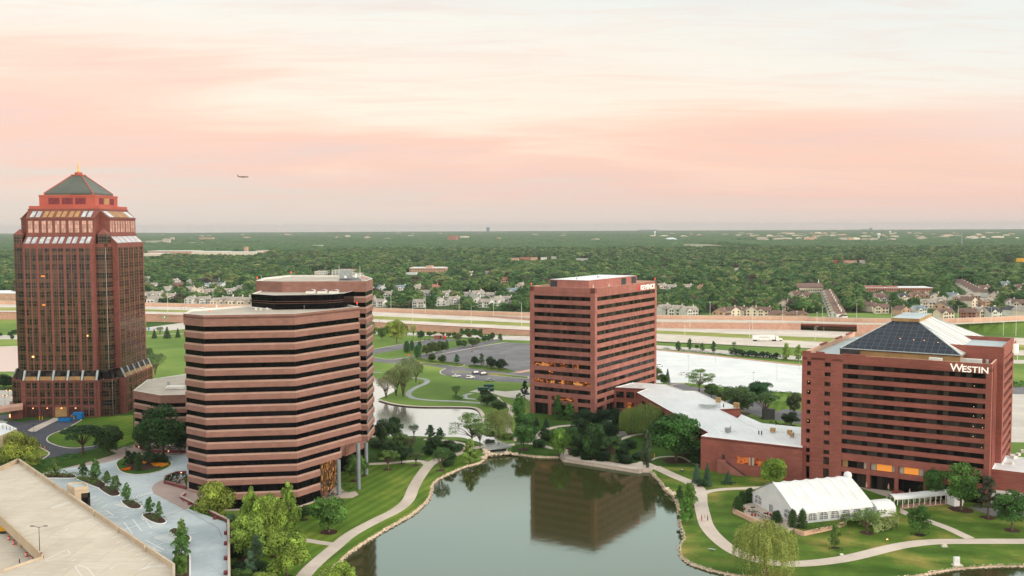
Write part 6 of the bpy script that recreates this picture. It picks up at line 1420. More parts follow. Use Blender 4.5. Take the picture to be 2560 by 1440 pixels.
# stair tower of the garage
p = P(194, 1262, ZP); c = Vector(p[:2]); zt_ = 0
stt = empty('stair_tower', p, 0, 'beige stair tower with curved wall rising beside the garage wall', 'stair tower')
ZS = zat((p[0], p[1]+1.5), 1211)
ZS = 11.0
q0 = [P(167, 1212, ZS)[:2], P(186, 1219, ZS)[:2], P(221, 1215, ZS)[:2]]
arc = smooth_line([q0[0], (P(171, 1207, ZS)[:2]), P(195, 1205, ZS)[:2], P(216, 1208, ZS)[:2], q0[2]], 4)
poly = [q0[1]]+arc[::-1]
if area(poly) < 0: poly = poly[::-1]
pr('wall', poly, ZP, ZS-.95, M['beige_wall'], stt); parapet_roof(poly, ZS-.5, ZS, .3, M['beige_wall'], M['roof_blue'], stt, M['beige_conc'])
b = MB(); a_ = P(204, 1236, ZP+3.5); d_ = (Vector(q0[2])-Vector(q0[1])).normalized(); nn = Vector((d_.y, -d_.x)); s_ = Vector(q0[1])+d_*1.6
e_ = s_+d_*2.2; b.prism([(s_.x+nn.x*.05, s_.y+nn.y*.05), (e_.x+nn.x*.05, e_.y+nn.y*.05), (e_.x-nn.x*.3, e_.y-nn.y*.3), (s_.x-nn.x*.3, s_.y-nn.y*.3)], ZP, ZS-1.8); b.build('dark_glazing', M['glass_b'], stt)
# maroon planter wall of the terrace
mo = empty('planter_wall', (*P(520, 1285, ZP)[:2], 0), 0, 'low maroon stone wall with pale coping at the edge of the pale lot', 'wall')
mp = G([(463,1237),(452,1247),(571,1306),(573,1440),(574,1800)], ZP)
lowwall('wall_panel', mp, 0, ZP+.75, .5, M['maroon'], mo); lowwall('coping', mp, ZP+.75, ZP+.88, .56, M['patio'], mo)
for y in (1337, 1363, 1400, 1437):
    p = P(570, y, ZP); b = MB(); b.box((p[0]-.5, p[1], ZP+.45), (.7, .9, .9)); b.build('wall_pier', M['maroon'], mo)
for p_ in ((478, 1262), (541, 1299)): p = P(*p_, ZP); b = MB(); b.box((p[0]-.4, p[1], ZP+.35), (.9, .7, .7)); b.build('wall_pier', M['maroon'], mo)
for lab, pts in (('dark railed planter wall beside the striped tower forecourt', [(464,1132),(380,1131),(357,1124),(340,1118),(340,1110),(352,1106)]), ('angular low planter wall at the striped tower base', [(466,1185),(442,1186),(414,1197),(411,1209),(440,1217),(465,1224)])):
    q = G(pts, ZP); o = empty('planter_wall', (*q[2], ZP), 0, lab, 'wall'); lowwall('wall_panel', q, ZP, ZP+.9, .4, M['maroon'], o); lowwall('coping', q, ZP+.9, ZP+1.0, .5, M['granite'], o)
    for k in range(3):
        a_ = Vector(q[k]).lerp(Vector(q[k+1]), .5); b = MB(); b.box((a_.x, a_.y-.3, ZP+.6), (.35, .2, .3)); b.build('step_light', M['lamp_soft'], o)
# small beige building with an open roof frame, left edge
sb_ = empty('utility_building', (*P(0, 1080, ZP)[:2], ZP), 0, 'small beige utility building with open roof screen at the loading drive', 'building')
q = [P(43,1070,12)[:2], P(12,1056,12)[:2], P(-80,1050,12)[:2], P(-80,1085,12)[:2], P(-10,1092,12)[:2]]
pr('wall', q, ZP, 10.15, M['beige_wall'], sb_); parapet_roof(q, 10.6, 11.8, .3, M['beige_wall'], M['roof_white'], sb_, M['white'])
b = MB(); 
for x in range(-40, 36, 9): p = P(x+2, 1062+x*.16, 12); b.tube((p[0], p[1], 10.6), (p[0], p[1], 12.0), .1, n=4)
b.build('screen_post', M['metal_dark'], sb_)
for x, y in ((12, 1062), (4, 1060)): p = P(x, y, 11); b = MB(); b.box((p[0], p[1], 11.5), (1.2, 1.2, 1.2)); b.build('roof_unit', M['metal'], sb_)
yo = empty('loading_underpass', (*P(20, 1040, ZP)[:2], ZP), 0, 'brown concrete wall with a lit underpass opening below the yard', 'wall')
q = [P(56,1028,ZP)[:2], P(57,1046,ZP)[:2], P(27,1049,ZP)[:2], P(25,1034,ZP)[:2]]
pr('wall', q, ZP, ZP+5, M['stone_red'], yo); pr('deck_edge', G([(57,1011),(57,1018),(-60,1034),(-60,1028)], ZP+5.4), ZP+4.4, ZP+6, M['retwall'], yo)
pr('opening', G([(25,1047),(25,1036),(-60,1046),(-60,1060)], ZP), ZP, ZP+.05, M['asphalt_dark'], yo)
b = MB(); p = P(26, 1043, ZP); b.tube((p[0], p[1]-.3, ZP), (p[0], p[1]-.3, ZP+1.2), .3, n=8); b.build('lamp', M['lamp_warm'], yo)
# ===== marquee
mq = empty('marquee', (*P(2000, 1260, 1)[:2], .9), 0, 'large white event marquee with arched windows and scalloped roof', 'marquee')
ZM = .9
terr = G([(1833,1283),(1846,1262),(1870,1240),(1935,1215),(2110,1212),(2250,1262),(2250,1285),(2225,1294),(2115,1313),(2068,1326),(2008,1339),(1987,1332),(1978,1338),(1958,1325),(1930,1325),(1898,1314)])
b = MB(); b.prism(terr, .001, ZM, bot=False); tag(b.build('garden_terrace', M['lawn2']), kind='structure')
sheet('terrace_paving', G([(1858,1263),(1880,1256),(1975,1298),(1995,1308),(1985,1322),(1966,1334),(1956,1322),(1925,1318),(1860,1282)], ZM), ZM+.05, M['patio'], .03)
tw = empty('terrace_wall', (*P(1880, 1305)[:2], 0), 0, 'tan block retaining wall round the marquee terrace', 'wall')
lowwall('wall_panel', G([(1846,1262),(1833,1283),(1898,1314),(1930,1326)]), 0, ZM+.45, .45, M['soundwall'], tw); lowwall('wall_panel', G([(1987,1333),(2008,1340),(2068,1327),(2115,1314)]), 0, ZM+.25, .45, M['soundwall'], tw)
FA, FBk, FC = Vector(P(1880, 1257, ZM)), Vector(P(1988, 1311, ZM)), Vector(P(2183, 1290, ZM))
gx = (FBk-FA); gw = gx.length; gx.normalize(); lx_ = (FC-FBk); lx_.z = 0; ll_ = lx_.length; lx_.normalize(); HE, HR = 3.0, 8.6
NB = 7; SUBX = 10
def prof(t):  # t 0..1 across the gable: curved roof rising to a ridge
    k = 1-abs(2*t-1); return HE+(HR-HE)*(k**.9)
rb_ = MB(); vs = []; nl = NB*6; na = 20
for i in range(nl+1):
    f = i/nl; sag = -.22*abs(math.sin(math.pi*f*NB))+.12
    if i in (0,): sag += .15
    for j in range(na+1):
        t = j/na; o2 = -.35 if j == 0 else (.35 if j == na else 0)
        q = FA+gx*(gw*t+o2)+lx_*(ll_*f*1.0-(.3 if i == 0 else 0)); vs.append((q.x, q.y, ZM+prof(t)+sag*(.3+.7*math.sin(math.pi*t))-(.35 if j in (0, na) else 0)))
fs = [(i*(na+1)+j, (i+1)*(na+1)+j, (i+1)*(na+1)+j+1, i*(na+1)+j+1) for i in range(nl) for j in range(na)]
rb_.add(vs, fs); rb_.build('roof', M['tent'], mq, smooth=True)
sm_ = MB()
for k in range(1, NB):
    for j in range(na):
        a_ = vs[(k*6)*(na+1)+j]; c_ = vs[(k*6)*(na+1)+j+1]; sm_.tube((a_[0], a_[1], a_[2]+.03), (c_[0], c_[1], c_[2]+.03), .07, n=4, cap=False)
sm_.build('roof_seam', M['white'], mq)
def twall(name, A_, d, L, hfun, n=20, s=0.0):
    b = MB(); vs = []
    for j in range(n+1): q = A_+d*(L*j/n); vs += [(q.x, q.y, ZM), (q.x, q.y, ZM+hfun(j/n))]
    b.add(vs, [(2*j, 2*j+2, 2*j+3, 2*j+1) for j in range(n)]); return b.build(name, M['tent'], mq)
twall('gable_wall', FA, gx, gw, prof); twall('side_wall', FBk, lx_, ll_, lambda t: HE); twall('gable_wall', FA+lx_*ll_, gx, gw, prof)
def arch_win(A_, d, s, w_, h_, z0, nrm):
    b = MB(); q = A_+d*s+nrm*.06; pts = [(q.x, q.y, ZM+z0), ]; n_ = 12; P0 = lambda a, z: tuple((A_+d*(s+a)+nrm*.06)[:2])+(ZM+z,)
    pts = [P0(0, z0), P0(w_, z0), P0(w_, z0+h_*.55)]+[P0(w_/2+math.cos(math.pi*k/n_)*w_/2, z0+h_*.55+math.sin(math.pi*k/n_)*h_*.45) for k in range(1, n_)]+[P0(0, z0+h_*.55)]
    b.poly(pts); w0 = b.build('arched_window', M['tent_win'], mq); b = MB()
    Q = lambda a, z: tuple((A_+d*(s+a)+nrm*.10)[:2])+(ZM+z,)
    b.tube(Q(w_/2, z0), Q(w_/2, z0+h_*.98), .07, n=4); b.tube(Q(0, z0+h_*.52), Q(w_, z0+h_*.52), .08, n=4); b.tube(Q(0, z0), Q(w_, z0), .07, n=4); b.build('window_bar', M['white'], w0)
gn_ = Vector((gx.y, -gx.x, 0)); ln_ = Vector((lx_.y, -lx_.x, 0))
arch_win(FA, gx, 1.6, 3.4, 2.3, .7, gn_); arch_win(FA, gx, gw-5.2, 3.4, 2.3, .7, gn_)
b = MB(); q = FA+gx*(gw*.5-.8)+gn_*.06; b.box((q.x, q.y, ZM+1.1), (1.8, .1, 2.2), math.atan2(gx.y, gx.x)); b.build('door', M['tent_win'], mq)
bay = ll_/NB
for k in range(NB): arch_win(FBk, lx_, bay*k+bay*.14, bay*.72, 2.2, .45, ln_)
vb = MB(); c_ = FA+gx*(gw*.5)+lx_*(ll_-1.0); vb.lathe((c_.x+.5, c_.y, ZM+HR-.6), [(1.0, 0), (1.15, .8), (.9, 1.5), (0, 1.9)], 14); vb.build('ridge_cowl', M['tent'], mq, smooth=True)
# small link tent
lt = empty('link_tent', (*P(2210, 1280, ZM)[:2], ZM), 0, 'small white barrel roofed tent joined to the marquee side', 'tent')
a0_ = FC+lx_*.2-gx*3.6; wd_, ln2 = 6.3, 6.0; bt = MB(); n_ = 12; vs = []
for i in (0, 1):
    for j in range(n_+1):
        t = j/n_; ang = math.pi*t; q = a0_+gx*(wd_/2-math.cos(ang)*wd_/2)*1.0-gx*1.2+lx_*(ln2*i); vs.append((q.x, q.y, ZM+1.8+1.9*math.sin(ang)))
bt.add(vs, [(j, j+1, n_+2+j, n_+1+j) for j in range(n_)]); bt.build('roof', M['tent'], lt, smooth=True)
bt = MB()
for i in (0, 1):
    o_ = i*(n_+1); bt.add([vs[o_+j] for j in range(n_+1)]+[(vs[o_][0], vs[o_][1], ZM), (vs[o_+n_][0], vs[o_+n_][1], ZM)], [tuple(range(n_+1))+(n_+2, n_+1)])
bt.quad((*vs[n_][:2], ZM), (*vs[2*n_+1][:2], ZM), vs[2*n_+1], vs[n_]); bt.build('side_wall', M['tent'], lt)
gb_ = empty('generator_box', P(2213, 1287, .1), 0, 'grey metal service box beside the small link tent', 'utility box'); p = P(2213, 1287, .1); b = MB(); b.box((p[0], p[1], .8), (3, 1.5, 1.5), .2); b.build('housing', M['metal'], gb_); b = MB(); b.box((p[0]-.6, p[1], 1.65), (1.2, 1.2, .2), .2); b.build('fan_cover', M['metal_dark'], gb_)
# covered walkway
cw = empty('covered_walkway', (*P(2300, 1262, 0)[:2], 0), 0, 'white arched canopy on slender posts leading from the link tent to the trees', 'canopy')
cl = smooth_line(G([(2226,1266),(2260,1264),(2300,1260),(2340,1256),(2375,1253),(2400,1252)]), 6); cc = MB(); prev = None; CWd = 1.9
for i, q in enumerate(cl):
    a_ = Vector(cl[max(0, i-1)]); c_ = Vector(cl[min(len(cl)-1, i+1)]); d = (c_-a_).normalized(); nn = Vector((-d.y, d.x)); sc_ = abs(math.sin(i*math.pi/4))*.15
    row = [(q[0]+nn.x*CWd*math.cos(math.pi*k/6), q[1]+nn.y*CWd*math.cos(math.pi*k/6), 2.75+.65*math.sin(math.pi*k/6)+sc_*.5) for k in range(7)]
    row = [(row[0][0], row[0][1], 2.4)]+row+[(row[6][0], row[6][1], 2.4)]
    if prev: cc.add(prev+row, [(k, 9+k, 10+k, k+1) for k in range(8)])
    prev = row
    if i % 2 == 0:
        for sgn in (-1, 1): b = MB(); b.box((q[0]+nn.x*CWd*sgn, q[1]+nn.y*CWd*sgn, 1.25), (.16, .16, 2.5)); b.build('post', M['white'], cw)
cc.build('canopy_roof', M['tent'], cw, smooth=True)
ribbon('hotel_path', [(2226,1268),(2260,1266),(2300,1262),(2340,1258),(2400,1254)], 3.6, .065, M['retwall'])
te = empty('entrance_tent', P(2387, 1262, 0), 0, 'small white square tent at the end of the covered walkway', 'tent'); p = P(2387, 1262, 0); b = MB(); b.box((p[0], p[1], 1.4), (3, 3, 2.8), .3); b.build('side_wall', M['tent'], te)
b = MB(); q = [(p[0]+a_, p[1]+c_) for a_, c_ in ((-1.7, -1.7), (1.7, -1.7), (1.7, 1.7), (-1.7, 1.7))]; b.prism(q, 2.8, 4.2, top=[(p[0]+a_*.05, p[1]+c_*.05) for a_, c_ in ((-1, -1), (1, -1), (1, 1), (-1, 1))]); b.build('roof', M['tent'], te)
sheet('hotel_patio', G([(2140,1212),(2200,1208),(2330,1228),(2330,1248),(2230,1244),(2150,1226)]), .1, M['patio'])
sheet('service_yard', G([(2420,1268),(2560,1275),(2700,1285),(2700,1300),(2480,1290)]), .08, M['asphalt'])
# footbridge
bo = empty('footbridge', (*P(1242, 1116)[:2], 0), 0, 'small grey timber footbridge with railings over the weir between pond and lake', 'bridge')
ba, bb_ = Vector(P(1210, 1120, .6)), Vector(P(1274, 1113, .6)); d = (bb_-ba); L_ = d.length; d.normalize(); nn = Vector((-d.y, d.x, 0))
b = MB(); q = [ba-nn*1.5, bb_-nn*1.5, bb_+nn*1.5, ba+nn*1.5]; b.prism([(v.x, v.y) for v in q], .1, .5); b.build('bridge_deck', M['path_grey'], bo)
for sgn in (-1, 1):
    b = MB(); b.tube(ba+nn*1.4*sgn+Vector((0, 0, .9)), bb_+nn*1.4*sgn+Vector((0, 0, .9)), .09, n=5); b.tube(ba+nn*1.4*sgn+Vector((0, 0, .45)), bb_+nn*1.4*sgn+Vector((0, 0, .45)), .07, n=5)
    for i in range(9): q = ba+d*(L_*i/8)+nn*1.4*sgn; b.box((q.x, q.y, .95), (.12, .12, 1.1))
    b.box(((ba+bb_)/2+nn*1.45*sgn-Vector((0, 0, .35)))[:], (L_, .15, .55), math.atan2(d.y, d.x)); b.build('railing', M['path_grey'], bo)
b = MB(); q = P(1245, 1126); b.box((q[0], q[1], -.75), (7.5, 2.2, .5), .05); b.build('weir', M['metal'], bo)
# ------------------------------------------------------------------ stones, vehicles, people, posts
def stone(b, x, y, z, s, r):
    v = sph(r, 1)[0]; n1, n2 = 7, 4; vs = []; ax = r.uniform(.7, 1.3, 3)
    for i in range(n2+1):
        for j in range(n1):
            th = math.pi*i/n2; ph = 2*math.pi*j/n1+i*.4; k = s*(1+r.uniform(-.16, .16)); vs.append((x+math.sin(th)*math.cos(ph)*k*ax[0], y+math.sin(th)*math.sin(ph)*k*ax[1], z+math.cos(th)*k*.6*ax[2]))
    b.add(vs, [(i*n1+j, (i+1)*n1+j, (i+1)*n1+(j+1) % n1, i*n1+(j+1) % n1) for i in range(n2) for j in range(n1)])
r = np.random.default_rng(11); b = MB()
LK2 = LAKE if area(LAKE) > 0 else LAKE[::-1]
for i in range(len(LK2)):
    p, q = Vector(LK2[i]), Vector(LK2[(i+1) % len(LK2)]); L = (q-p).length; px = proj((*p, 0))
    if px[1] > 1475 or L > 60 or (1408 < px[0] < 1625 and px[1] < 1182): continue
    n = max(1, int(L/.55)); d = (q-p).normalized(); nn = Vector((-d.y, d.x))
    for k in range(n):
        for row in range(2):
            c = p+d*(L*(k+r.uniform(0, 1))/n)+nn*(r.uniform(-.25, .2)+row*.45); stone(b, c.x, c.y, -.05-row*.45+r.uniform(-.1, .1), r.uniform(.16, .30), r)
tag(b.build('rubble_edge', M['rock'], uv=False), 'pale rubble stone edging round the lake', 'stone edging', kind='stuff')
for k, (x, y, s) in enumerate(((1212,1126,1.1),(1216,1133,1.3),(1222,1138,1.0),(1228,1137,1.2),(1214,1141,1.0),(1236,1136,.8),(1208,1146,.9),(1222,1131,.9),(1266,1134,1.1),(1275,1133,1.0),(1282,1136,.9),(1290,1136,.9),(1240,1138,.7),(1252,1137,.7),(1154,1121,1.3),(1160,1124,1.1),(1150,1124,.9),(1414,1128,1.2),(1420,1132,1.0),(1667,1224,1.0),(1675,1231,1.1),(1683,1236,1.0),(1874,1393,1.4),(1878,1396,.9))):
    b = MB(); p = P(x, y); stone(b, p[0], p[1], .15, s, r); g_ = 'boulders by the footbridge weir' if x < 1300 else None
    lab = {1154: 'broad flat boulder beside the lake path bend', 1160: 'small boulder next to the flat one at the path bend', 1150: 'low boulder behind the path bend', 1414: 'pale boulder at the start of the quay', 1420: 'flat boulder on the quay corner', 1667: 'white boulder farthest up the hotel bank', 1675: 'middle white boulder on the hotel bank', 1683: 'lowest white boulder on the hotel bank', 1874: 'white boulder under the weeping willow', 1878: 'small stone beside the white willow boulder'}.get(x, f'{ordn(k)} tan boulder around the footbridge weir')
    tag(b.build('boulder', M['rock'], origin=p, uv=False), lab, 'boulder', g_)
t = NT('car_paint'); oi = t.new('ShaderNodeObjectInfo'); t.b.inputs['Coat Weight'].default_value = .6; M['paint'] = t.done(oi.outputs['Color'], .35, .5)
M['tyre'] = simple('tyre', '1C1C1C', '141414', 3); M['rim'] = simple('rim', 'A0A0A0', '808080', 3, .3); M['carglass'] = m_glass('car_glass', (.01, .012, .014), .5, .05)
def car_proto(suv):
    L, Wd = 4.7, 1.85; H = 1.72 if suv else 1.45
    root = empty('parked_car', (0, 0, 0))
    if suv: low = [(-2.35, .45), (-2.33, .95), (-2.2, 1.02), (1.1, 1.02), (2.15, .88), (2.32, .7), (2.35, .42), (1.9, .28), (-2.1, .28)]; cab = [(-2.2, 1.0), (-2.05, 1.55), (-1.8, H), (.25, H), (.55, 1.6), (1.15, 1.0)]
    else: low = [(-2.35, .45), (-2.33, .8), (-2.2, .92), (-1.5, .95), (1.0, .93), (2.1, .78), (2.32, .62), (2.35, .42), (1.9, .26), (-2.1, .26)]; cab = [(-1.9, .92), (-1.15, 1.36), (-.9, H), (.25, H), (.5, 1.38), (1.2, .92)]
    def loft(prof, w0, w1, z0, z1):
        b = MB(); n = len(prof); ws = lambda z: w0+(w1-w0)*max(0, min(1, (z-z0)/(z1-z0)))
        vs = [(x, -ws(z)/2, z) for x, z in prof]+[(x, ws(z)/2, z) for x, z in prof]
        b.add(vs, [tuple(range(n)), tuple(range(2*n-1, n-1, -1))]+[(i, n+i, n+(i+1) % n, (i+1) % n) for i in range(n)]); return b
    b = loft(low, Wd, Wd-.1, .3, 1.0); b2 = loft(cab, Wd-.12, Wd-.55, .95, H); b.add(b2.v, b2.f); b.build('body', M['paint'], root)
    c2 = [(x*.985-.005, z-.06 if z > 1.2 else z+.06) for x, z in cab]; g = loft([(x, z) for x, z in c2], Wd-.1, Wd-.5, .98, H); g.build('window_glass', M['carglass'], root)
    # front and rear screens sit just proud of the cabin
    for (p, q, nm) in ((cab[-1], cab[-2], 'windscreen'), (cab[0], cab[1], 'rear_window')):
        b = MB(); dx = .03 if nm == 'windscreen' else -.03; w0, w1 = Wd-.3, Wd-.62
        b.quad((p[0]+dx, -w0/2, p[1]+.05), (p[0]+dx, w0/2, p[1]+.05), (q[0]+dx, w1/2, q[1]), (q[0]+dx, -w1/2, q[1])); b.build(nm, M['carglass'], root)
    for sx in (-1.42, 1.42):
        for sy in (-1, 1):
            b = MB(); b.tube((sx, sy*(Wd/2-.22), .34), (sx, sy*(Wd/2+.01), .34), .34, n=14); w = b.build('wheel', M['tyre'], root); b = MB(); b.tube((sx, sy*(Wd/2), .34), (sx, sy*(Wd/2+.02), .34), .2, n=10); b.build('rim', M['rim'], w)
    for sy in (-1, 1):
        b = MB(); b.box((2.3, sy*.68, .68), (.1, .36, .13)); b.build('headlight', M['white'], root); b = MB(); b.box((-2.33, sy*.7, .82), (.06, .3, .16)); b.build('tail_light', M['capred'], root)
    return root
CARP = {}
def car(px, py, ang, col, suv, label, z=0.0, group=None, name='parked_car'):
    o = car_proto(suv) if suv not in CARP else copy_tree(CARP[suv]); CARP.setdefault(suv, o)
    o.name = name; o.location = P(px, py, z); o.rotation_euler = (0, 0, ang); tag(o, label, 'car', group)
    for c in o.children_recursive if False else kids(o): c.color = lin(col)
    return o
G1 = 'cars parked on the access road'
car(1141, 942, .55, 'E8E8E6', False, 'white car parked closest to the pond on the access road', .05, G1); car(1176, 946, .5, 'E6E6E4', True, 'white car parked second from the pond beside the lawn', .05, G1)
car(1191, 935, .55, '3A4656', True, 'dark blue car parked along the kerb island near the pond end', .05, G1); car(1210, 937.5, .5, '2A1A1C', True, 'dark red black car parked behind the dark blue one', .05, G1); car(1225, 952.5, .5, '8A9096', False, 'grey car parked nearest the brick office block', .05, G1)
car(1708, 937, .2, 'E4E6E6', False, 'white car parked on the white lot behind the feathery tree', .1, 'cars on the white lot'); car(1764, 953, .1, 'C8CCCE', False, 'silver car half hidden by the feathery tree on the white lot', .1, 'cars on the white lot'); car(1648, 916, .2, 'E4E6E6', False, 'white car beside the brick office block corner', .1, 'cars on the white lot')
car(18, 962, .9, 'C8D0D8', False, 'silver car by the hedge beside the granite tower', .1); car(953, 803.5, .02, '20262E', False, 'dark car driving on the near carriageway', 4.9, name='moving_car'); car(458, 770.5, .02, '4A4448', False, 'dark car driving on the far carriageway beyond the striped tower', 5.6, 'cars on the far carriageway', 'moving_car'); car(504, 770.5, .02, '5A5A60', False, 'grey car driving behind another on the far carriageway', 5.6, 'cars on the far carriageway', 'moving_car')
# semi truck
tp = P(1921, 853, .25); tk = empty('semi_truck', tp, -.02, 'white semi truck with long trailer driving on the near carriageway', 'truck')
def loc_b(): return MB()
def tadd(name, mat, fn, par=None):
    b = MB(); fn(b); b.v = [(x+tp[0], y+tp[1], z+tp[2]) for x, y, z in b.v]; return b.build(name, mat, par or tk)
tadd('trailer', M['white'], lambda b: b.box((-3.4, 0, 2.7), (15.2, 2.6, 2.85))); tadd('trailer_skirt', M['metal_white'], lambda b: b.box((-3.0, 0, .95), (6.5, 2.4, .6)))
tadd('cab', M['white'], lambda b: (b.prism([(4.9, -1.2), (7.4, -1.2), (7.4, 1.2), (4.9, 1.2)], .8, 3.6, top=[(4.9, -1.1), (6.7, -1.1), (6.7, 1.1), (4.9, 1.1)]), b.prism([(7.4, -1.1), (9.4, -1.0), (9.4, 1.0), (7.4, 1.1)], .7, 2.1, top=[(7.4, -1.0), (9.2, -.85), (9.2, .85), (7.4, 1.0)])))
tadd('windscreen', M['carglass'], lambda b: b.quad((7.36, -.95, 2.2), (7.36, .95, 2.2), (6.86, .9, 3.3), (6.86, -.9, 3.3))); tadd('lettering', M['metal_dark'], lambda b: [b.box((-6.4+i*.62, -1.32, 2.95), (.4, .04, .38)) for i in range(12)])
for x in (-9.8, -8.5, 3.2, 4.5, 8.4):
    for y in (-1.05, 1.05): tadd('wheel', M['tyre'], lambda b: b.tube((x, y-.18, .52), (x, y+.18, .52), .52, n=14))
# people
def person(px, py, shirt, trousers, label, ang=0.0, z=.07, hh=1.72, stride=.16):
    p = P(px, py, z); k = hh/1.75; S = lambda v: (v[0]*k, v[1]*k, v[2]*k)
    def skin(name, verts, edges, rad, mat, par=None, root_i=0):
        me = bpy.data.meshes.new(name); me.from_pydata([S(v) for v in verts], edges, []); me.materials.append(mat); o = bpy.data.objects.new(name, me); COL.objects.link(o)
        md = o.modifiers.new('Skin', 'SKIN'); me.skin_vertices or None
        lay = me.skin_vertices[0].data if me.skin_vertices else None
        if lay is None:
            import bmesh as _bm; bm_ = _bm.new(); bm_.from_mesh(me); bm_.verts.layers.skin.verify(); bm_.to_mesh(me); bm_.free(); lay = me.skin_vertices[0].data
        for i, rr in enumerate(rad): lay[i].radius = (rr*k, rr*k*.9)
        lay[root_i].use_root = True; o.modifiers.new('Sub', 'SUBSURF').levels = 1
        if par is not None: setparent(o, par)
        return o
    st = stride
    vb = [(0, 0, .95), (0, 0, 1.15), (0, 0, 1.42), (0, 0, 1.53), (.015, 0, 1.66), (.01, 0, 1.75), (0, .10, .92), (st*.5, .10, .50), (st, .10, .08), (st+.16, .10, .03), (0, -.10, .92), (-st*.2, -.10, .50), (-st, -.10, .10), (-st+.15, -.10, .03), (0, .19, 1.40), (-.05, .24, 1.12), (.05, .25, .88), (.07, .25, .78), (0, -.19, 1.40), (.06, -.24, 1.12), (.14, -.25, .90), (.17, -.25, .80)]
    eb = [(0, 1), (1, 2), (2, 3), (3, 4), (4, 5), (0, 6), (6, 7), (7, 8), (8, 9), (0, 10), (10, 11), (11, 12), (12, 13), (2, 14), (14, 15), (15, 16), (16, 17), (2, 18), (18, 19), (19, 20), (20, 21)]
    rb = [.13, .12, .13, .055, .095, .07, .085, .06, .042, .04, .085, .06, .042, .04, .055, .042, .032, .035, .055, .042, .032, .035]
    M.setdefault('skin', simple('skin', 'B98A6C', 'A87A5E', 3)); body = skin('person', vb, eb, rb, M['skin']); body.location = p; body.rotation_euler = (0, 0, ang); tag(body, label, 'person')
    ms = simple('shirt_'+shirt, shirt, None, 3); mt_ = simple('trousers_'+trousers, trousers, None, 3)
    skin('shirt', [vb[0], vb[1], vb[2], vb[14], vb[15], vb[18], vb[19]], [(0, 1), (1, 2), (2, 3), (3, 4), (2, 5), (5, 6)], [.15, .14, .15, .07, .055, .07, .055], ms, body)
    skin('trousers', [vb[0], vb[6], vb[7], vb[8], vb[10], vb[11], vb[12]], [(0, 1), (1, 2), (2, 3), (0, 4), (4, 5), (5, 6)], [.14, .10, .075, .06, .10, .075, .06], mt_, body)
    b = MB(); b.lathe((p[0]-.01, p[1], p[2]+1.66*k), [(.09*k, -.02), (.112*k, .04), (.09*k, .1), (0, .125)], 10); b.build('hair', M['metal_dark'], body)
person(1754, 1302, 'D02A30', 'C02830', 'person in red walking down the hotel path by the lake'); person(1761, 1303.5, 'E4E0E0', 'D8C8C8', 'person in white walking between two others on the hotel path', .1, hh=1.6); person(1769, 1302, '8A2028', '20303C', 'person in dark red top and dark trousers at the path edge', -.2)
person(1050, 962, '2A2A2E', '20242A', 'person in dark clothes walking on the curved park path', 1.2); person(929.5, 928, 'E0E0E0', '40464E', 'person in a white top on the short path by the far pond', .3)
# lamp posts
def post(px, pyb, pyt, z, arm, label, group, mat, name='street_lamp', r0=.11, cat='lamp post'):
    p = P(px, pyb, z); h = zat(p[:2], pyt)-z; o = empty(name, p, 0, label, cat, group); b = MB(); b.tube(p, (p[0], p[1], z+h), r0, r0*.6, 7); b.build('pole', mat, o)
    b = MB()
    for sgn in ((arm,) if abs(arm) < 5 else (-1.2, 1.2)):
        if abs(sgn) > .05: b.tube((p[0], p[1], z+h-.3), (p[0]+sgn, p[1], z+h+.1), .05, n=5); b.box((p[0]+sgn*1.25, p[1], z+h+.1), (.8, .3, .15))
    if abs(arm) <= .05: b.box((p[0], p[1], z+h), (1.2, .5, .25))
    b.build('lamp_head', mat, o); return o
HWL = [(419.4,780,725,5.5,0),(533,767,725,5.5,0),(977.6,779,735.5,4.9,0),(1031.8,802,763,4.7,1.8),(1063.5,783,744,4.8,0),(1147.8,785,744,4.8,0),(1178,810,766,4,1.8),(1233.8,791,749,4.6,0),(1304,817,757,3,-1.5),(1712,804,775,2,0),(1712,853,804.5,.5,1.5),(1725,818,775,2,0),(1775,799,756,5,0),(1873.5,844,809,.4,1.6),(1881,823,779.6,.4,0),(1956.6,805,757,5.3,0),(2037,851,816,.4,1.8),(2042,825,781,.4,0),(2056,800,769,5.4,0),(2059.3,826,790,.4,1.6),(2141.5,799,758,5.5,-1),(2228.4,800,768,6,0),(2394.7,808,765,7,1.6),(2422,831,808,.4,0),(2478,808,768,8,-1.5),(2508,839,807,.4,0),(2539.5,840,763,.4,0),(2543.5,900,849,.2,0),(1992,801,778,5.3,0),(1854,797,770,5.2,0)]
HWL = [h for i, h in enumerate(HWL) if i != 9]
for i, (x, yb, yt, z, arm) in enumerate(sorted(HWL)):
    post(x, yb, yt, z, arm, f'{ordn(i)} tall pale highway lamp post from the granite tower', 'lamp posts along the highway', M['metal_white'], r0=.17)
LOTL = [(1720.5,926,889.6),(1788.6,906,869),(1883.5,962.5,931),(1942,949,908),(1998,923,885.7)]
for i, (x, yb, yt) in enumerate(LOTL): post(x, yb, yt, .1, 0, f'{ordn(i)} thin lamp post on the white car park, counted from the office block', 'lamp posts on the white car park', M['metal'], r0=.09)
post(1267.8, 868, 838, .06, 0, 'lamp post with a white foot on the dark car park', None, M['metal']); post(1253.7, 901, 885, .06, 0, 'lamp post behind the dark tree clump on the car park', None, M['metal'])
post(99.5, 1382, 1316, ZG, 9, 'dark double headed lamp post on the garage roof', None, M['metal_dark'], r0=.09); post(86, 1117, 1062, ZP, 0, 'slim dark lamp post beside the loading drive', None, M['metal_dark'], r0=.07)
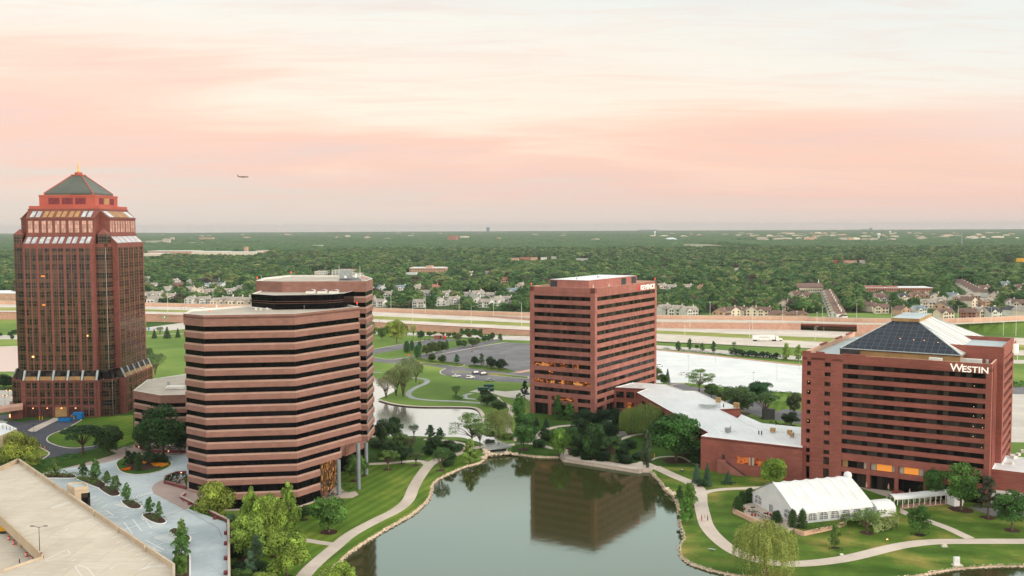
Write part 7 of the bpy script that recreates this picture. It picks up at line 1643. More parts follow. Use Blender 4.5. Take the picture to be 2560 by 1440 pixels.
for i, (x, yb, yt) in enumerate(((13, 1015, 989), (35, 1008, 994), (21, 990, 976))):
    o = post(x, yb, yt, ZP, 0, f'{ordn(i)} lit globe lamp on the concrete yard by the granite tower', 'lit lamps on the concrete yard', M['metal_dark'], r0=.07); p = o.location
    for dx in (-.7, .7): b = MB(); h = zat((p.x, p.y), yt); b.lathe((p.x+dx, p.y, h), [(0, -.3), (.3, 0), (0, .3)], 8); b.build('globe', M['lamp_warm'], o)
o = post(1705.5, 1190, 1177, 0, 0, 'short garden lamp with white globe on the lawn by the quay', None, M['metal_dark'], r0=.05); p = o.location; b = MB(); b.lathe((p.x, p.y, 2.1), [(0, -.2), (.22, 0), (0, .25)], 8); b.build('globe', M['white'], o)
# small things
def gadget(name, px, py, z, label, cat, parts, group=None):
    p = P(px, py, z); o = empty(name, p, 0, label, cat, group)
    for nm, mat, fn in parts:
        b = MB(); fn(b); b.v = [(x+p[0], y+p[1], zz+p[2]) for x, y, zz in b.v]; b.build(nm, mat, o)
    return o
M['blue'] = simple('blue_paint', '1E7EC0', '1868A4', 1, .5); M['orange'] = simple('orange_plastic', 'E0501C', 'C84418', 2, .5); M['green'] = simple('green_paint', '1E5A44', '184A38', 1, .6)
def skip(b): b.prism([(-2.3, -1), (2.3, -1), (2.3, 1), (-2.3, 1)], .15, 1.7, top=[(-2.6, -1.1), (2.4, -1.1), (2.4, 1.1), (-2.6, 1.1)])
gadget('waste_container', 164, 1054, ZP+.1, 'blue open waste container at the tower loading dock', 'container', [('tub', M['blue'], skip), ('rim', M['metal_dark'], lambda b: b.box((-.1, 0, 1.75), (5, 2.2, .1)))])
gadget('compactor', 194, 1047, ZP+.1, 'tall blue waste compactor beside the last dock door', 'compactor', [('housing', M['blue'], lambda b: b.prism([(-2.2, -1.2), (2.2, -1.2), (2.2, 1.2), (-2.2, 1.2)], .1, 2.6, top=[(-1.4, -1.1), (2.2, -1.1), (2.2, 1.1), (-1.4, 1.1)])), ('hatch', M['metal_dark'], lambda b: b.box((-.6, -1.22, 1.2), (1.4, .08, .9)))])
for i, (x, y) in enumerate(((99, 1050), (106, 1050), (178, 1047), (185, 1050))): gadget('bollard', x, y, ZP+.1, f'{ordn(i)} yellow bollard along the loading docks', 'bollard', [('shaft', M['yellow'], lambda b: (b.tube((0, 0, 0), (0, 0, 1.5), .16, n=10), b.lathe((0, 0, 1.5), [(.16, 0), (.1, .1), (0, .14)], 10)))], 'yellow bollards at the docks')
for i, (x, y) in enumerate(((102, 1122), (112, 1127), (101, 1146))): gadget('bollard', x, y, ZP+.1, f'{ordn(i)} yellow bollard at the drive corner by the lime bush', 'bollard', [('shaft', M['yellow'], lambda b: (b.tube((0, 0, 0), (0, 0, 1.5), .14, n=10), b.lathe((0, 0, 1.5), [(.14, 0), (.1, .1), (0, .14)], 10)))], 'yellow bollards at the drive corner')
for i, (x, y) in enumerate(((22.5, 1350), (34.5, 1361), (66, 1391), (80, 1401))):
    gadget('traffic_barrel', x, y, ZP+.35, f'{ordn(i)} orange and white traffic barrel under the garage ramp wall', 'traffic barrel', [('drum', M['orange'], lambda b: b.lathe((0, 0, 0), [(.38, 0), (.38, .12), (.3, .14), (.27, 1.0), (0, 1.05)], 14)), ('white_band', M['white'], lambda b: (b.lathe((0, 0, 0), [(.305, .3), (.295, .45)], 14), b.lathe((0, 0, 0), [(.292, .62), (.283, .77)], 14)))], 'orange barrels in the garage well')
gadget('traffic_barrier', 3, 1334, ZP+.35, 'yellow orange barrier in the dark garage opening', 'barrier', [('board', M['yellow'], lambda b: b.box((0, 0, 1.2), (2.2, .2, 1.2))), ('foot', M['metal_dark'], lambda b: b.box((0, 0, .3), (1.8, .6, .5)))])
gadget('fire_standpipe', 182, 1258, ZP, 'red standpipe cabinet on the corner of the stair tower', 'standpipe', [('pipe', M['capred'], lambda b: b.box((-.2, -.3, ZG-ZP+.9), (.25, .25, 1.6))), ('cabinet', M['metal_dark'], lambda b: b.box((.2, -.3, ZG-ZP+.7), (.35, .3, 2.2)))])
gadget('red_cabinet', 104, 1395, ZG, 'red post at the inner corner of the garage roof', 'post', [('post', M['capred'], lambda b: b.box((0, 0, .6), (.3, .3, 1.3))), ('cap', M['metal_dark'], lambda b: b.box((.45, -.2, .3), (.15, .15, .7)))])
gadget('garage_post', 49, 1410, ZG-.2, 'short dark post by the garage curb', 'post', [('post', M['metal_dark'], lambda b: b.tube((0, 0, 0), (0, 0, 1.1), .12, n=8))])
gadget('waste_container', 1207, 977, .06, 'dark green waste container on the service drive', 'container', [('tub', M['green'], skip), ('lid', M['metal_dark'], lambda b: b.box((0, 0, 1.75), (4.8, 2.1, .12)))])
gadget('waste_container', 1222, 971, .06, 'green lidded waste container farther back on the service drive', 'container', [('tub', M['green'], lambda b: b.prism([(-2.3, -1), (2.3, -1), (2.3, 1), (-2.3, 1)], .15, 1.9, top=[(-2.5, -1.1), (2.5, -1.1), (2.5, 1.1), (-2.5, 1.1)])), ('lid', M['green'], lambda b: b.box((0, 0, 2.0), (4.9, 2.2, .15)))])
gadget('waste_container', 1229, 978, .06, 'small green bin closest to the office block', 'container', [('tub', M['green'], lambda b: b.prism([(-1, -1), (1, -1), (1, 1), (-1, 1)], .15, 1.5, top=[(-1.2, -1.1), (1.2, -1.1), (1.2, 1.1), (-1.2, 1.1)])), ('lid', M['metal_dark'], lambda b: b.box((0, 0, 1.55), (2.2, 2.1, .1)))])
gadget('kiosk', 1095, 847, 0, 'small brick kiosk with a pale hipped roof by the car park entrance', 'kiosk', [('wall', M['brick'], lambda b: b.box((0, 0, 1.3), (5.5, 3.5, 2.6))), ('roof', M['roof_grey'], lambda b: b.prism([(-3.3, -2.2), (3.3, -2.2), (3.3, 2.2), (-3.3, 2.2)], 2.6, 4.0, top=[(-1, -.1), (1, -.1), (1, .1), (-1, .1)])), ('opening', M['metal_dark'], lambda b: b.box((1.8, -1.76, 1.1), (1.2, .08, 2.0)))])
gadget('sculpture', 1111.5, 847.5, 0, 'red rounded sculpture beside the kiosk', 'sculpture', [('body', simple('red_gloss', 'D8342C', 'B82820', 1, .4), lambda b: b.lathe((0, 0, 0), [(.6, 0), (.9, .5), (1.0, 1.4), (.8, 2.2), (0, 2.6)], 12)), ('foot', M['metal_dark'], lambda b: b.box((0, 0, .15), (2.4, 1.6, .3)))])
gadget('bench', 1068, 851.5, 0, 'dark bench on the verge beside the car park entrance', 'bench', [('seat', M['metal_dark'], lambda b: b.box((0, 0, .8), (5, .8, .3))), ('leg', M['metal_dark'], lambda b: (b.box((-2, 0, .35), (.3, .6, .7)))), ('leg', M['metal_dark'], lambda b: b.box((2, 0, .35), (.3, .6, .7)))])
for x, y, lab in ((1022, 895.5, 'red sign on a post at the road junction by the pond'), (1180, 888, 'small red sign on the dark car park')): gadget('road_sign', x, y, 0, lab, 'sign', [('post', M['metal'], lambda b: b.tube((0, 0, 0), (0, 0, 2.2), .06, n=6)), ('sign_board', M['capred'] if x > 1100 else M['sign_red'], lambda b: b.tube((0, -.06, 2.2), (0, .0, 2.2), .55, n=8))])
gadget('equipment_cabinet', 2392, 1414, .02, 'white equipment cabinet on a concrete pad by the lake', 'cabinet', [('pad', M['kerb'], lambda b: b.box((.1, 0, .12), (2.3, 1.4, .24))), ('housing', M['white'], lambda b: b.box((-.1, 0, 1.15), (1.3, .7, 1.8))), ('mast', M['metal'], lambda b: b.tube((.6, 0, .2), (.6, 0, 2.4), .05, n=6))])
gadget('utility_box', 2361, 1367, .02, 'low pale utility box beside the curved hotel path', 'utility box', [('lid', M['kerb'], lambda b: b.prism([(-.7, -.5), (.7, -.5), (.7, .5), (-.7, .5)], 0, .7, top=[(-.45, -.35), (.45, -.35), (.45, .35), (-.45, .35)])), ('base', M['metal'], lambda b: b.box((0, 0, .05), (1.6, 1.2, .1)))])
gadget('ground_light', 2218, 1350, .02, 'small glowing ground light in the hotel lawn', 'light', [('lamp', M['lamp_warm'], lambda b: b.lathe((0, 0, 0), [(.2, 0), (.25, .2), (0, .35)], 8)), ('base', M['metal_dark'], lambda b: b.box((0, 0, .05), (.7, .7, .1)))])
gadget('ground_light', 2104, 1388, .02, 'small white light unit beside the path below the young tree', 'light', [('lamp', M['white'], lambda b: b.box((0, 0, .2), (.8, .4, .3))), ('base', M['metal'], lambda b: b.box((0, 0, .04), (.9, .5, .08)))])
gadget('lawn_bench', 1780, 1377, .02, 'grey bench on the lake bank lawn', 'bench', [('seat', M['metal'], lambda b: b.box((0, 0, .45), (1.8, .5, .08), -.6)), ('leg', M['metal'], lambda b: b.box((-.5, .35, .22), (.1, .4, .44))), ('leg', M['metal'], lambda b: b.box((.5, -.35, .22), (.1, .4, .44)))])
gadget('basketball_hoop', 1523, 1086, 0, 'basketball backboard on a post among the dark garden trees', 'basketball hoop', [('post', M['metal'], lambda b: b.tube((0, .6, 0), (0, .2, 4.6), .09, n=6)), ('backboard', M['white'], lambda b: (b.box((-.85, 0, 4.7), (.12, .06, 1.15)), b.box((.85, 0, 4.7), (.12, .06, 1.15)), b.box((0, 0, 5.25), (1.8, .06, .12)), b.box((0, 0, 4.15), (1.8, .06, .12)))), ('inner_square', M['white'], lambda b: (b.box((0, -.02, 4.75), (.6, .05, .08)), b.box((-.3, -.02, 4.5), (.08, .05, .5)), b.box((.3, -.02, 4.5), (.08, .05, .5))))])
for i, (x, y) in enumerate(((1636, 1145), (1319, 1031))): gadget('bollard', x, y, 0, ['yellow bollard on the thin garden path by the quay', 'yellow bollard at the near corner of the brick office block'][i], 'bollard', [('shaft', M['yellow'], lambda b: (b.tube((0, 0, 0), (0, 0, 1.5), .15, n=8), b.lathe((0, 0, 1.5), [(.15, 0), (0, .12)], 8)))])
gadget('traffic_light', 412, 806, 0, 'green traffic light glowing by the highway underpass', 'traffic light', [('pole', M['metal'], lambda b: b.tube((0, 0, 0), (0, 0, 5.2), .1, n=6)), ('signal_lamp', emis('green_signal', '18E070', 5), lambda b: b.lathe((0, -.3, 4.6), [(0, -.5), (.5, 0), (0, .5)], 8)), ('housing', M['metal_dark'], lambda b: b.box((0, 0, 4.6), (.6, .4, 1.6)))])
gadget('road_sign', 372, 829, 0, 'blue sign beside the road next to the granite tower', 'sign', [('post', M['metal'], lambda b: b.tube((0, 0, 0), (0, 0, 1.6), .08, n=6)), ('sign_board', M['blue'], lambda b: b.box((0, 0, 2.2), (1.2, .1, 2.2)))])
gadget('dark_screen', 1921, 1048, 0, 'dark boxy screen under the broad tree behind the white roofed wing', 'screen', [('panel', M['metal_dark'], lambda b: b.box((0, 0, 2.1), (4.6, 2.5, 4.2))), ('frame', M['metal_dark'], lambda b: b.box((0, 0, 4.3), (4.9, 2.8, .15)))])
for i, (x, y) in enumerate(((1861, 1275), (1880, 1290), (1888, 1291), (1910, 1303), (1918, 1307), (1919, 1287), (1926, 1290))):
    gadget('flower_pot', x, y, ZM+.05, f'{ordn(i)} red flower pot on the marquee terrace', 'flower pot', [('pot', simple('terracotta', 'A04A3A', '84382C', 2) if i == 0 else bpy.data.materials['terracotta'], lambda b: b.lathe((0, 0, 0), [(.2, 0), (.3, .4), (.28, .4), (0, .36)], 10)), ('blossom', simple('red_blossom', 'B82C34', '7E1C28', 6) if i == 0 else bpy.data.materials['red_blossom'], lambda b: b.lathe((0, 0, .36), [(.24, 0), (.34, .15), (.2, .35), (0, .4)], 9))], 'red flower pots on the marquee terrace')
for i, (x, y, t_) in enumerate(((1882, 1282, 1268), (1914, 1296, 1283))): post(x, y, t_, ZM, 0, f'{ordn(i)} thin dark lamp on the marquee terrace', 'lamps on the marquee terrace', M['metal_dark'], r0=.05)
for i, (x, y) in enumerate(((2166, 1226), (2221, 1230), (2274, 1243))): gadget('patio_umbrella', x, y, .1, f'{ordn(i)} closed cream parasol on the hotel patio', 'parasol', [('pole', M['metal'], lambda b: b.tube((0, 0, 0), (0, 0, 2.6), .04, n=6)), ('fabric', M['soundwall'], lambda b: b.lathe((0, 0, .9), [(.12, 0), (.28, .3), (.15, 1.3), (0, 1.8)], 10))], 'closed parasols on the hotel patio')
for i, (x, y) in enumerate(((2240, 1236), (2252, 1238), (2284, 1242))): gadget('patio_sofa', x, y, .1, f'{ordn(i)} red cushioned sofa on the hotel patio', 'sofa', [('cushion', M['capred'], lambda b: b.box((0, 0, .45), (2.2, .9, .4))), ('backrest', M['capred'], lambda b: b.box((0, .4, .8), (2.2, .2, .5)))], 'red sofas on the hotel patio')
# airliner
ap = RM @ np.array([(608-1280)/FPX, -(442-720)/FPX, -1.0]); ap = ap*2450.0; apz = (float(ap[0]), float(ap[1]), float(ap[2]+HC))
pl = empty('airliner', apz, 0, 'small white airliner flying low across the pink sky', 'airplane')
def pb(name, mat, fn): b = MB(); fn(b); b.v = [(x+apz[0], y+apz[1], z+apz[2]) for x, y, z in b.v]; return b.build(name, mat, pl, smooth=(name == 'fuselage'))
def fus(b):
    vs = []; n = 12; pr_ = [(-14, .05, .7), (-12.5, .7, .45), (-9, 1.35, .15), (-4, 1.6, 0), (8, 1.6, 0), (11, 1.35, -.1), (13, .6, -.3), (13.5, .05, -.4)]
    for x, rr, dz in pr_: vs += [(-x*-1*-1, math.cos(2*math.pi*i/n)*rr, math.sin(2*math.pi*i/n)*rr+dz) for i in range(n)]
    b.add(vs, [(k*n+i, k*n+(i+1) % n, (k+1)*n+(i+1) % n, (k+1)*n+i) for k in range(len(pr_)-1) for i in range(n)])
PM = simple('plane_body', '8A6A62', '6A5450', .5, .5)
pb('fuselage', PM, fus)
for s_ in (-1, 1):
    pb('wing', PM, lambda b: b.prism([(-1.5, s_*1.2), (2.8, s_*1.2), (4.6, s_*13), (3.2, s_*13)] if s_ > 0 else [(-1.5, s_*1.2), (3.2, s_*13), (4.6, s_*13), (2.8, s_*1.2)], -.8, -.5)); pb('engine', PM, lambda b: b.tube((-1.6, s_*4.6, -1.4), (1.6, s_*4.6, -1.4), .75, .6, 10)); pb('tailplane', PM, lambda b: b.prism([(11, s_*.5), (13.2, s_*.5), (14, s_*4.5), (13, s_*4.5)], .8, 1.0))
pb('tail_fin', PM, lambda b: b.add([(10, -.1, 1), (13.4, -.1, 1), (15, -.08, 5.4), (13.4, -.08, 5.4), (10, .1, 1), (13.4, .1, 1), (15, .08, 5.4), (13.4, .08, 5.4)], [(0, 1, 2, 3), (7, 6, 5, 4), (0, 4, 5, 1), (2, 6, 7, 3), (0, 3, 7, 4), (1, 5, 6, 2)]))
for c in kids(pl): pass
pl.rotation_euler = (0, 0, math.pi+.15)
pb('landing_light', M['lamp_warm'], lambda b: b.lathe((12.5, -1, -.6), [(0, -.4), (.45, 0), (0, .4)], 8))
# ------------------------------------------------------------------ suburb, woods, far plain
M['wall_cream'] = simple('cream_siding', 'E0D2BE', 'D0C2AE', .3); M['wall_white'] = simple('white_siding', 'DAD8D0', 'C8C6BE', .3); M['wall_tan'] = simple('tan_siding', 'C4A288', 'B29078', .3); M['wall_brick'] = simple('house_brick', 'A87868', '946656', .6)
M['rf_grey'] = simple('grey_shingle', 'A39A90', '8F877E', .5); M['rf_brown'] = simple('brown_shingle', '7A6258', '68524A', .5); M['rf_dark'] = simple('charcoal_shingle', '4E5054', '404246', .5); M['rf_blue'] = simple('bluegrey_shingle', '7E8C92', '6E7A80', .5); M['rf_red'] = simple('clay_roof', 'A87060', '94604F', .5)
M['hwin'] = m_glass('house_window', (.02, .022, .026), .5, .1)
def house_proto(kind, wall, roof):
    """two storey house: 12 x 9 m, front towards -y"""
    o = empty('house'); Wm, Rm = M[wall], M[roof]; w, d, h = 6, 4.5, 5.2
    def gable(b, x0, x1, y0, y1, z, rise, along='x', ov=.5):
        if along == 'x':
            m = (y0+y1)/2; b.add([(x0-ov, y0-ov, z-.15), (x1+ov, y0-ov, z-.15), (x1+ov, m, z+rise), (x0-ov, m, z+rise), (x0-ov, y1+ov, z-.15), (x1+ov, y1+ov, z-.15), (x0-ov, y0-ov, z-.4), (x1+ov, y0-ov, z-.4)], [(0, 1, 2, 3), (3, 2, 5, 4), (6, 7, 1, 0)])
        else:
            m = (x0+x1)/2; b.add([(x0-ov, y0-ov, z-.15), (m, y0-ov, z+rise), (m, y1+ov, z+rise), (x0-ov, y1+ov, z-.15), (x1+ov, y0-ov, z-.15), (x1+ov, y1+ov, z-.15)], [(0, 1, 2, 3), (1, 4, 5, 2)])
    def gwall(b, x0, x1, y, z, rise): b.add([(x0, y, z), (x1, y, z), ((x0+x1)/2, y, z+rise*.93)], [(0, 1, 2)])
    b = MB(); r = MB()
    if kind == 0:     # side gable with front cross gable
        b.prism([(-w, -d), (w, -d), (w, d), (-w, d)], 0, h); gable(r, -w, w, -d, d, h, 2.9)
        for x, s in ((-w, 1), (w, 1)): b.add([(x, -d, h), (x, d, h), (x, 0, h+2.7)], [(0, 1, 2)])
        b.prism([(-5, -d-2), (0, -d-2), (0, -d), (-5, -d)], 0, h-.3); gwall(b, -5, 0, -d-2, h-.3, 2.4); gable(r, -5, 0, -d-2, 0, h-.3, 2.4, 'y')
    elif kind == 1:   # front gable
        b.prism([(-4.6, -6), (4.6, -6), (4.6, 6), (-4.6, 6)], 0, h); gwall(b, -4.6, 4.6, -6, h, 3.1); gwall(b, -4.6, 4.6, 6, h, 3.1); gable(r, -4.6, 4.6, -6, 6, h, 3.1, 'y')
        b.prism([(4.6, -3), (8.2, -3), (8.2, 4), (4.6, 4)], 0, 3); gable(r, 4.6, 8.2, -3, 4, 3, 1.6, 'x', .3)
    else:             # hip roof duplex
        b.prism([(-8, -d), (8, -d), (8, d), (-8, d)], 0, 4.4); r.prism([(-8.6, -d-.6), (8.6, -d-.6), (8.6, d+.6), (-8.6, d+.6)], 4.4, 7.2, top=[(-4.5, -.05), (4.5, -.05), (4.5, .05), (-4.5, .05)])
        b.prism([(1, -d-1.6), (5.5, -d-1.6), (5.5, -d), (1, -d)], 0, 4.2); gwall(b, 1, 5.5, -d-1.6, 4.2, 1.9); gable(r, 1, 5.5, -d-1.6, 0, 4.2, 1.9, 'y')
    b.build('wall', Wm, o); ro = r.build('roof', Rm, o)
    b = MB(); b.box((w-1.5 if kind != 1 else 3.2, .8, h+2.6), (.9, .9, 2.6)); b.build('chimney', Wm, ro)
    yf = {0: -d, 1: -6, 2: -d}[kind]; ws = {0: [(-3.4, -d-2, 1.2), (-1.6, -d-2, 1.2), (2, yf, 1.3), (4.5, yf, 1.3)], 1: [(-2.6, yf, 1.3), (2.4, yf, 1.3)], 2: [(-6, yf, 1.5), (-3, yf, 1.5), (3.2, -d-1.6, 1.5)]}[kind]
    for x, y, ww in ws:
        for z in ((1.0, 3.5) if kind != 2 else (1.4,)): q = MB(); q.box((x, y-.03, z+.65), (ww, .08, 1.3)); q.build('window', M['hwin'], o)
    return o
HP = {}
def house(px, py, kind, wall, roof, rz, label, group, s=1.0, w=None):
    key = (kind, wall, roof); o = copy_tree(HP[key]) if key in HP else house_proto(kind, wall, roof); HP.setdefault(key, o)
    p = P(px, py, 0); o.location = p; o.rotation_euler = (0, 0, rz+math.atan2(-p[0], p[1])*0); o.scale = (s, s, s); tag(o, label, 'house', group); return o
WN = {'wall_cream': 'cream', 'wall_white': 'white', 'wall_tan': 'tan', 'wall_brick': 'brick'}; RN = {'rf_grey': 'grey', 'rf_brown': 'brown', 'rf_dark': 'charcoal', 'rf_blue': 'blue grey', 'rf_red': 'clay red'}
c_, w_, t_, b_ = 'wall_cream', 'wall_white', 'wall_tan', 'wall_brick'; g_, br, dk, bl, rd = 'rf_grey', 'rf_brown', 'rf_dark', 'rf_blue', 'rf_red'
HS_ = [('between granite and striped towers', [(371,749,0,w_,g_),(393,749,0,w_,g_),(428,753,0,c_,g_),(388,758,2,w_,g_),(419,733,1,w_,g_),(476,735,0,c_,g_),(499,737,1,c_,g_),(529,740,0,c_,g_),(517,724,0,w_,bl),(556,724,1,w_,bl),(575,740,0,w_,g_),(599,730,1,w_,g_),(479,760,1,w_,g_),(513,760,0,w_,g_),(546,761,2,c_,g_),(572,761,2,c_,g_),(594,762,2,c_,g_),(613,762,2,c_,g_),(477,713,1,w_,g_),(371,705,0,w_,g_),(437,714,1,w_,g_),(386,722,0,w_,g_),(447,722,0,b_,br),(540,712,0,c_,dk)]),
 ('between striped and brick towers', [(954,731,1,w_,bl),(921,735,0,w_,g_),(1003,731,0,w_,bl),(1043,731,1,c_,g_),(1085,726,2,t_,rd),(969,748,0,w_,g_),(925,761,0,w_,g_),(951,767,0,w_,g_),(1067,745,0,w_,g_),(1115,746,0,w_,g_),(1049,768,0,w_,g_),(1101,764,1,w_,g_),(1135,761,0,w_,g_),(1165,746,2,w_,g_),(1194,747,0,w_,g_),(1229,749,0,w_,g_),(1193,763,1,w_,g_),(1215,768,0,w_,g_),(1242,764,1,w_,g_),(1268,759,0,w_,g_),(1280,738,0,w_,bl),(1301,725,1,c_,g_),(1219,690,0,w_,g_),(1176,693,1,w_,g_),(1261,709,0,t_,rd)]),
 ('between brick tower and hotel', [(1652,728,0,c_,g_),(1678,728,0,w_,g_),(1719,727,0,c_,g_),(1749,729,1,t_,rd),(1660,786,0,w_,g_),(1690,789,0,w_,g_),(1722,791,0,w_,g_),(1800,795,1,t_,br),(1830,790,1,c_,br),(1855,789,1,c_,br),(1880,790,1,c_,br),(1910,790,0,c_,br),(1959,773,1,c_,br),(1947,799,2,t_,br),(1994,799,2,t_,br),(1986,748,0,c_,br),(2015,750,0,c_,br),(1914,717,0,t_,br),(1840,684,0,w_,g_)]),
 ('behind the hotel', [(2174,778,1,c_,br),(2202,783,0,c_,br),(2196,754,0,c_,br),(2217,759,0,w_,br),(2254,754,0,c_,dk),(2286,752,0,t_,br),(2312,750,1,t_,g_),(2337,752,1,c_,dk),(2319,770,0,c_,g_),(2348,763,0,c_,g_),(2253,788,1,t_,br),(2294,787,0,w_,bl),(2352,779,1,t_,dk),(2359,797,0,c_,br),(2380,752,1,w_,bl),(2400,759,0,t_,g_),(2420,766,1,c_,br),(2433,752,0,t_,g_),(2459,733,0,c_,br),(2463,742,1,w_,br),(2484,752,1,c_,br),(2464,766,0,t_,g_),(2419,796,0,b_,br),(2445,794,0,c_,g_),(2476,795,0,w_,dk),(2526,767,1,w_,br),(2550,773,0,c_,br),(2530,789,1,w_,dk),(2556,792,1,c_,g_),(2510,723,0,w_,bl),(2548,730,0,c_,br)])]
PROT = []
hr = random.Random(4)
for place, lst in HS_:
    for i, (x, y, kind, wl, rf) in enumerate(sorted(lst)):
        house(x, y, kind, wl, rf, hr.choice([-.5, -.3, .2, .35, .6]), f'{ordn(i)} house {place}, {WN[wl]} with {RN[rf]} roof', f'houses {place}', hr.uniform(1.0, 1.2))
        D = 80*2450/(y-567); hw = 7.5*2450/D; PROT.append((x-hw*.5, x+hw*.5, y-8.0*2450/D, y-4.2*2450/D, y))
for place, x0, y0, x1, y1, n in (('stacked row of townhouses beside the residential street', 2068, 741, 2094, 797, 9), ('diagonal row of townhouses behind the hotel', 2402, 713, 2450, 741, 8)):
    for i in range(n):
        t = i/(n-1); x, y = x0+(x1-x0)*t, y0+(y1-y0)*t
        house(x, y, 1, c_ if i % 2 else w_, br, -1.1 if x < 2200 else .5, f'{ordn(i)} gabled unit of the {place}', place, .95)
        D = 80*2450/(y-567); PROT.append((x-20, x+20, y-10*2450/D, y-1, y))
# larger buildings of the middle distance
def block(name, x0, x1, yb, yt, dep, mw, mr, label, cat='building', steps=(), win=None, z0=0.0):
    """flat roofed building whose front foot runs from x0 to x1 at row yb and whose top shows at row yt"""
    a = Vector(P(x0, yb)); c = Vector(P(x1, yb)); h = zat(a[:2], yt); o = empty(name, ((a+c)/2)[:], 0, label, cat)
    d = (c-a).normalized(); n3 = Vector((-d.y, d.x, 0)); q = [a, c, c+n3*dep, a+n3*dep]; poly = [(v.x, v.y) for v in q]
    pr('wall', poly, 0, h-.4, mw, o); pr('roof', inset(poly, -.4), h-.4, h, mr, o)
    L = (c-a).length
    if win:
        rows, cols = win
        for r_ in range(rows):
            b = MB(); z = 1.2+(h-2)*r_/rows
            for k in range(cols): s = L*(k+.5)/cols; v = a+d*s-n3*.06; b.box((v.x, v.y, z+(h-2)/rows*.35), (L/cols*.5, .1, (h-2)/rows*.5), math.atan2(d.y, d.x))
            b.build('window_row', M['hwin'], o)
    for (s0, s1, hh) in steps:
        p0, p1 = a+d*(L*s0)+n3*2, a+d*(L*s1)+n3*2; pr('upper_block', [(p0.x, p0.y), (p1.x, p1.y), (p1.x+n3.x*dep*.5, p1.y+n3.y*dep*.5), (p0.x+n3.x*dep*.5, p0.y+n3.y*dep*.5)], h-.3, h+hh, mw, o)
    PROT.append((x0, x1, yt, yb-(yb-yt)*.35, yb)); return o
tw_, tg = M['wall_cream'], M['roof_grey']
block('office_block', 1024, 1113, 684, 669.5, 40, M['wall_tan'], M['roof_white'], 'salmon two storey block with white roof among the woods', steps=((.45, .62, 3),), win=(2, 22))
block('shed', 1014, 1040, 687, 682, 14, M['roof_white'], M['roof_white'], 'low white shed in front of the salmon block')
block('long_school', 2160, 2332, 729, 719, 30, M['wall_brick'], M['roof_white'], 'very long low school building with white roofs', steps=((.02, .3, 1.5), (.35, .5, 1.2)), win=(1, 30))
ch = block('church', 1996, 2058, 731, 719, 22, M['wall_cream'], M['rf_brown'], 'brown roofed church hall with a thin white steeple', 'church', win=(1, 14))
p = P(2048, 728); b = MB(); b.box((p[0], p[1]+3, zat(p[:2], 717)), (3, 3, 5)); b.prism([(p[0]-1.2, p[1]+1.8), (p[0]+1.2, p[1]+1.8), (p[0]+1.2, p[1]+4.2), (p[0]-1.2, p[1]+4.2)], zat(p[:2], 716), zat(p[:2], 698), top=[(p[0]-.1, p[1]+2.9), (p[0]+.1, p[1]+2.9), (p[0]+.1, p[1]+3.1), (p[0]-.1, p[1]+3.1)]); b.build('steeple', M['white'], ch)
a = P(1996, 731); c = P(2058, 731); hh = zat(a[:2], 719); b = MB(); b.add([(a[0]-1, a[1]-1, hh), (c[0]+1, c[1]-1, hh), (c[0]+1, c[1]+11, hh+5), (a[0]-1, a[1]+11, hh+5), (c[0]+1, c[1]+23, hh), (a[0]-1, a[1]+23, hh)], [(0, 1, 2, 3), (3, 2, 4, 5)]); b.build('gable_roof', M['rf_brown'], ch)
block('villa', 786, 818, 690, 678, 14, M['wall_tan'], M['rf_brown'], 'brown roofed house rising from the woods behind the striped tower', 'house', win=(1, 6))
block('villa', 853, 893, 683, 673, 16, M['wall_cream'], M['rf_red'], 'cream building with wide clay red roof in the woods', 'building', win=(1, 10))
block('warehouse', -60, 47, 752, 733, 50, M['wall_tan'], M['roof_white'], 'long pinkish warehouse with white roof beyond the highway', 'warehouse')
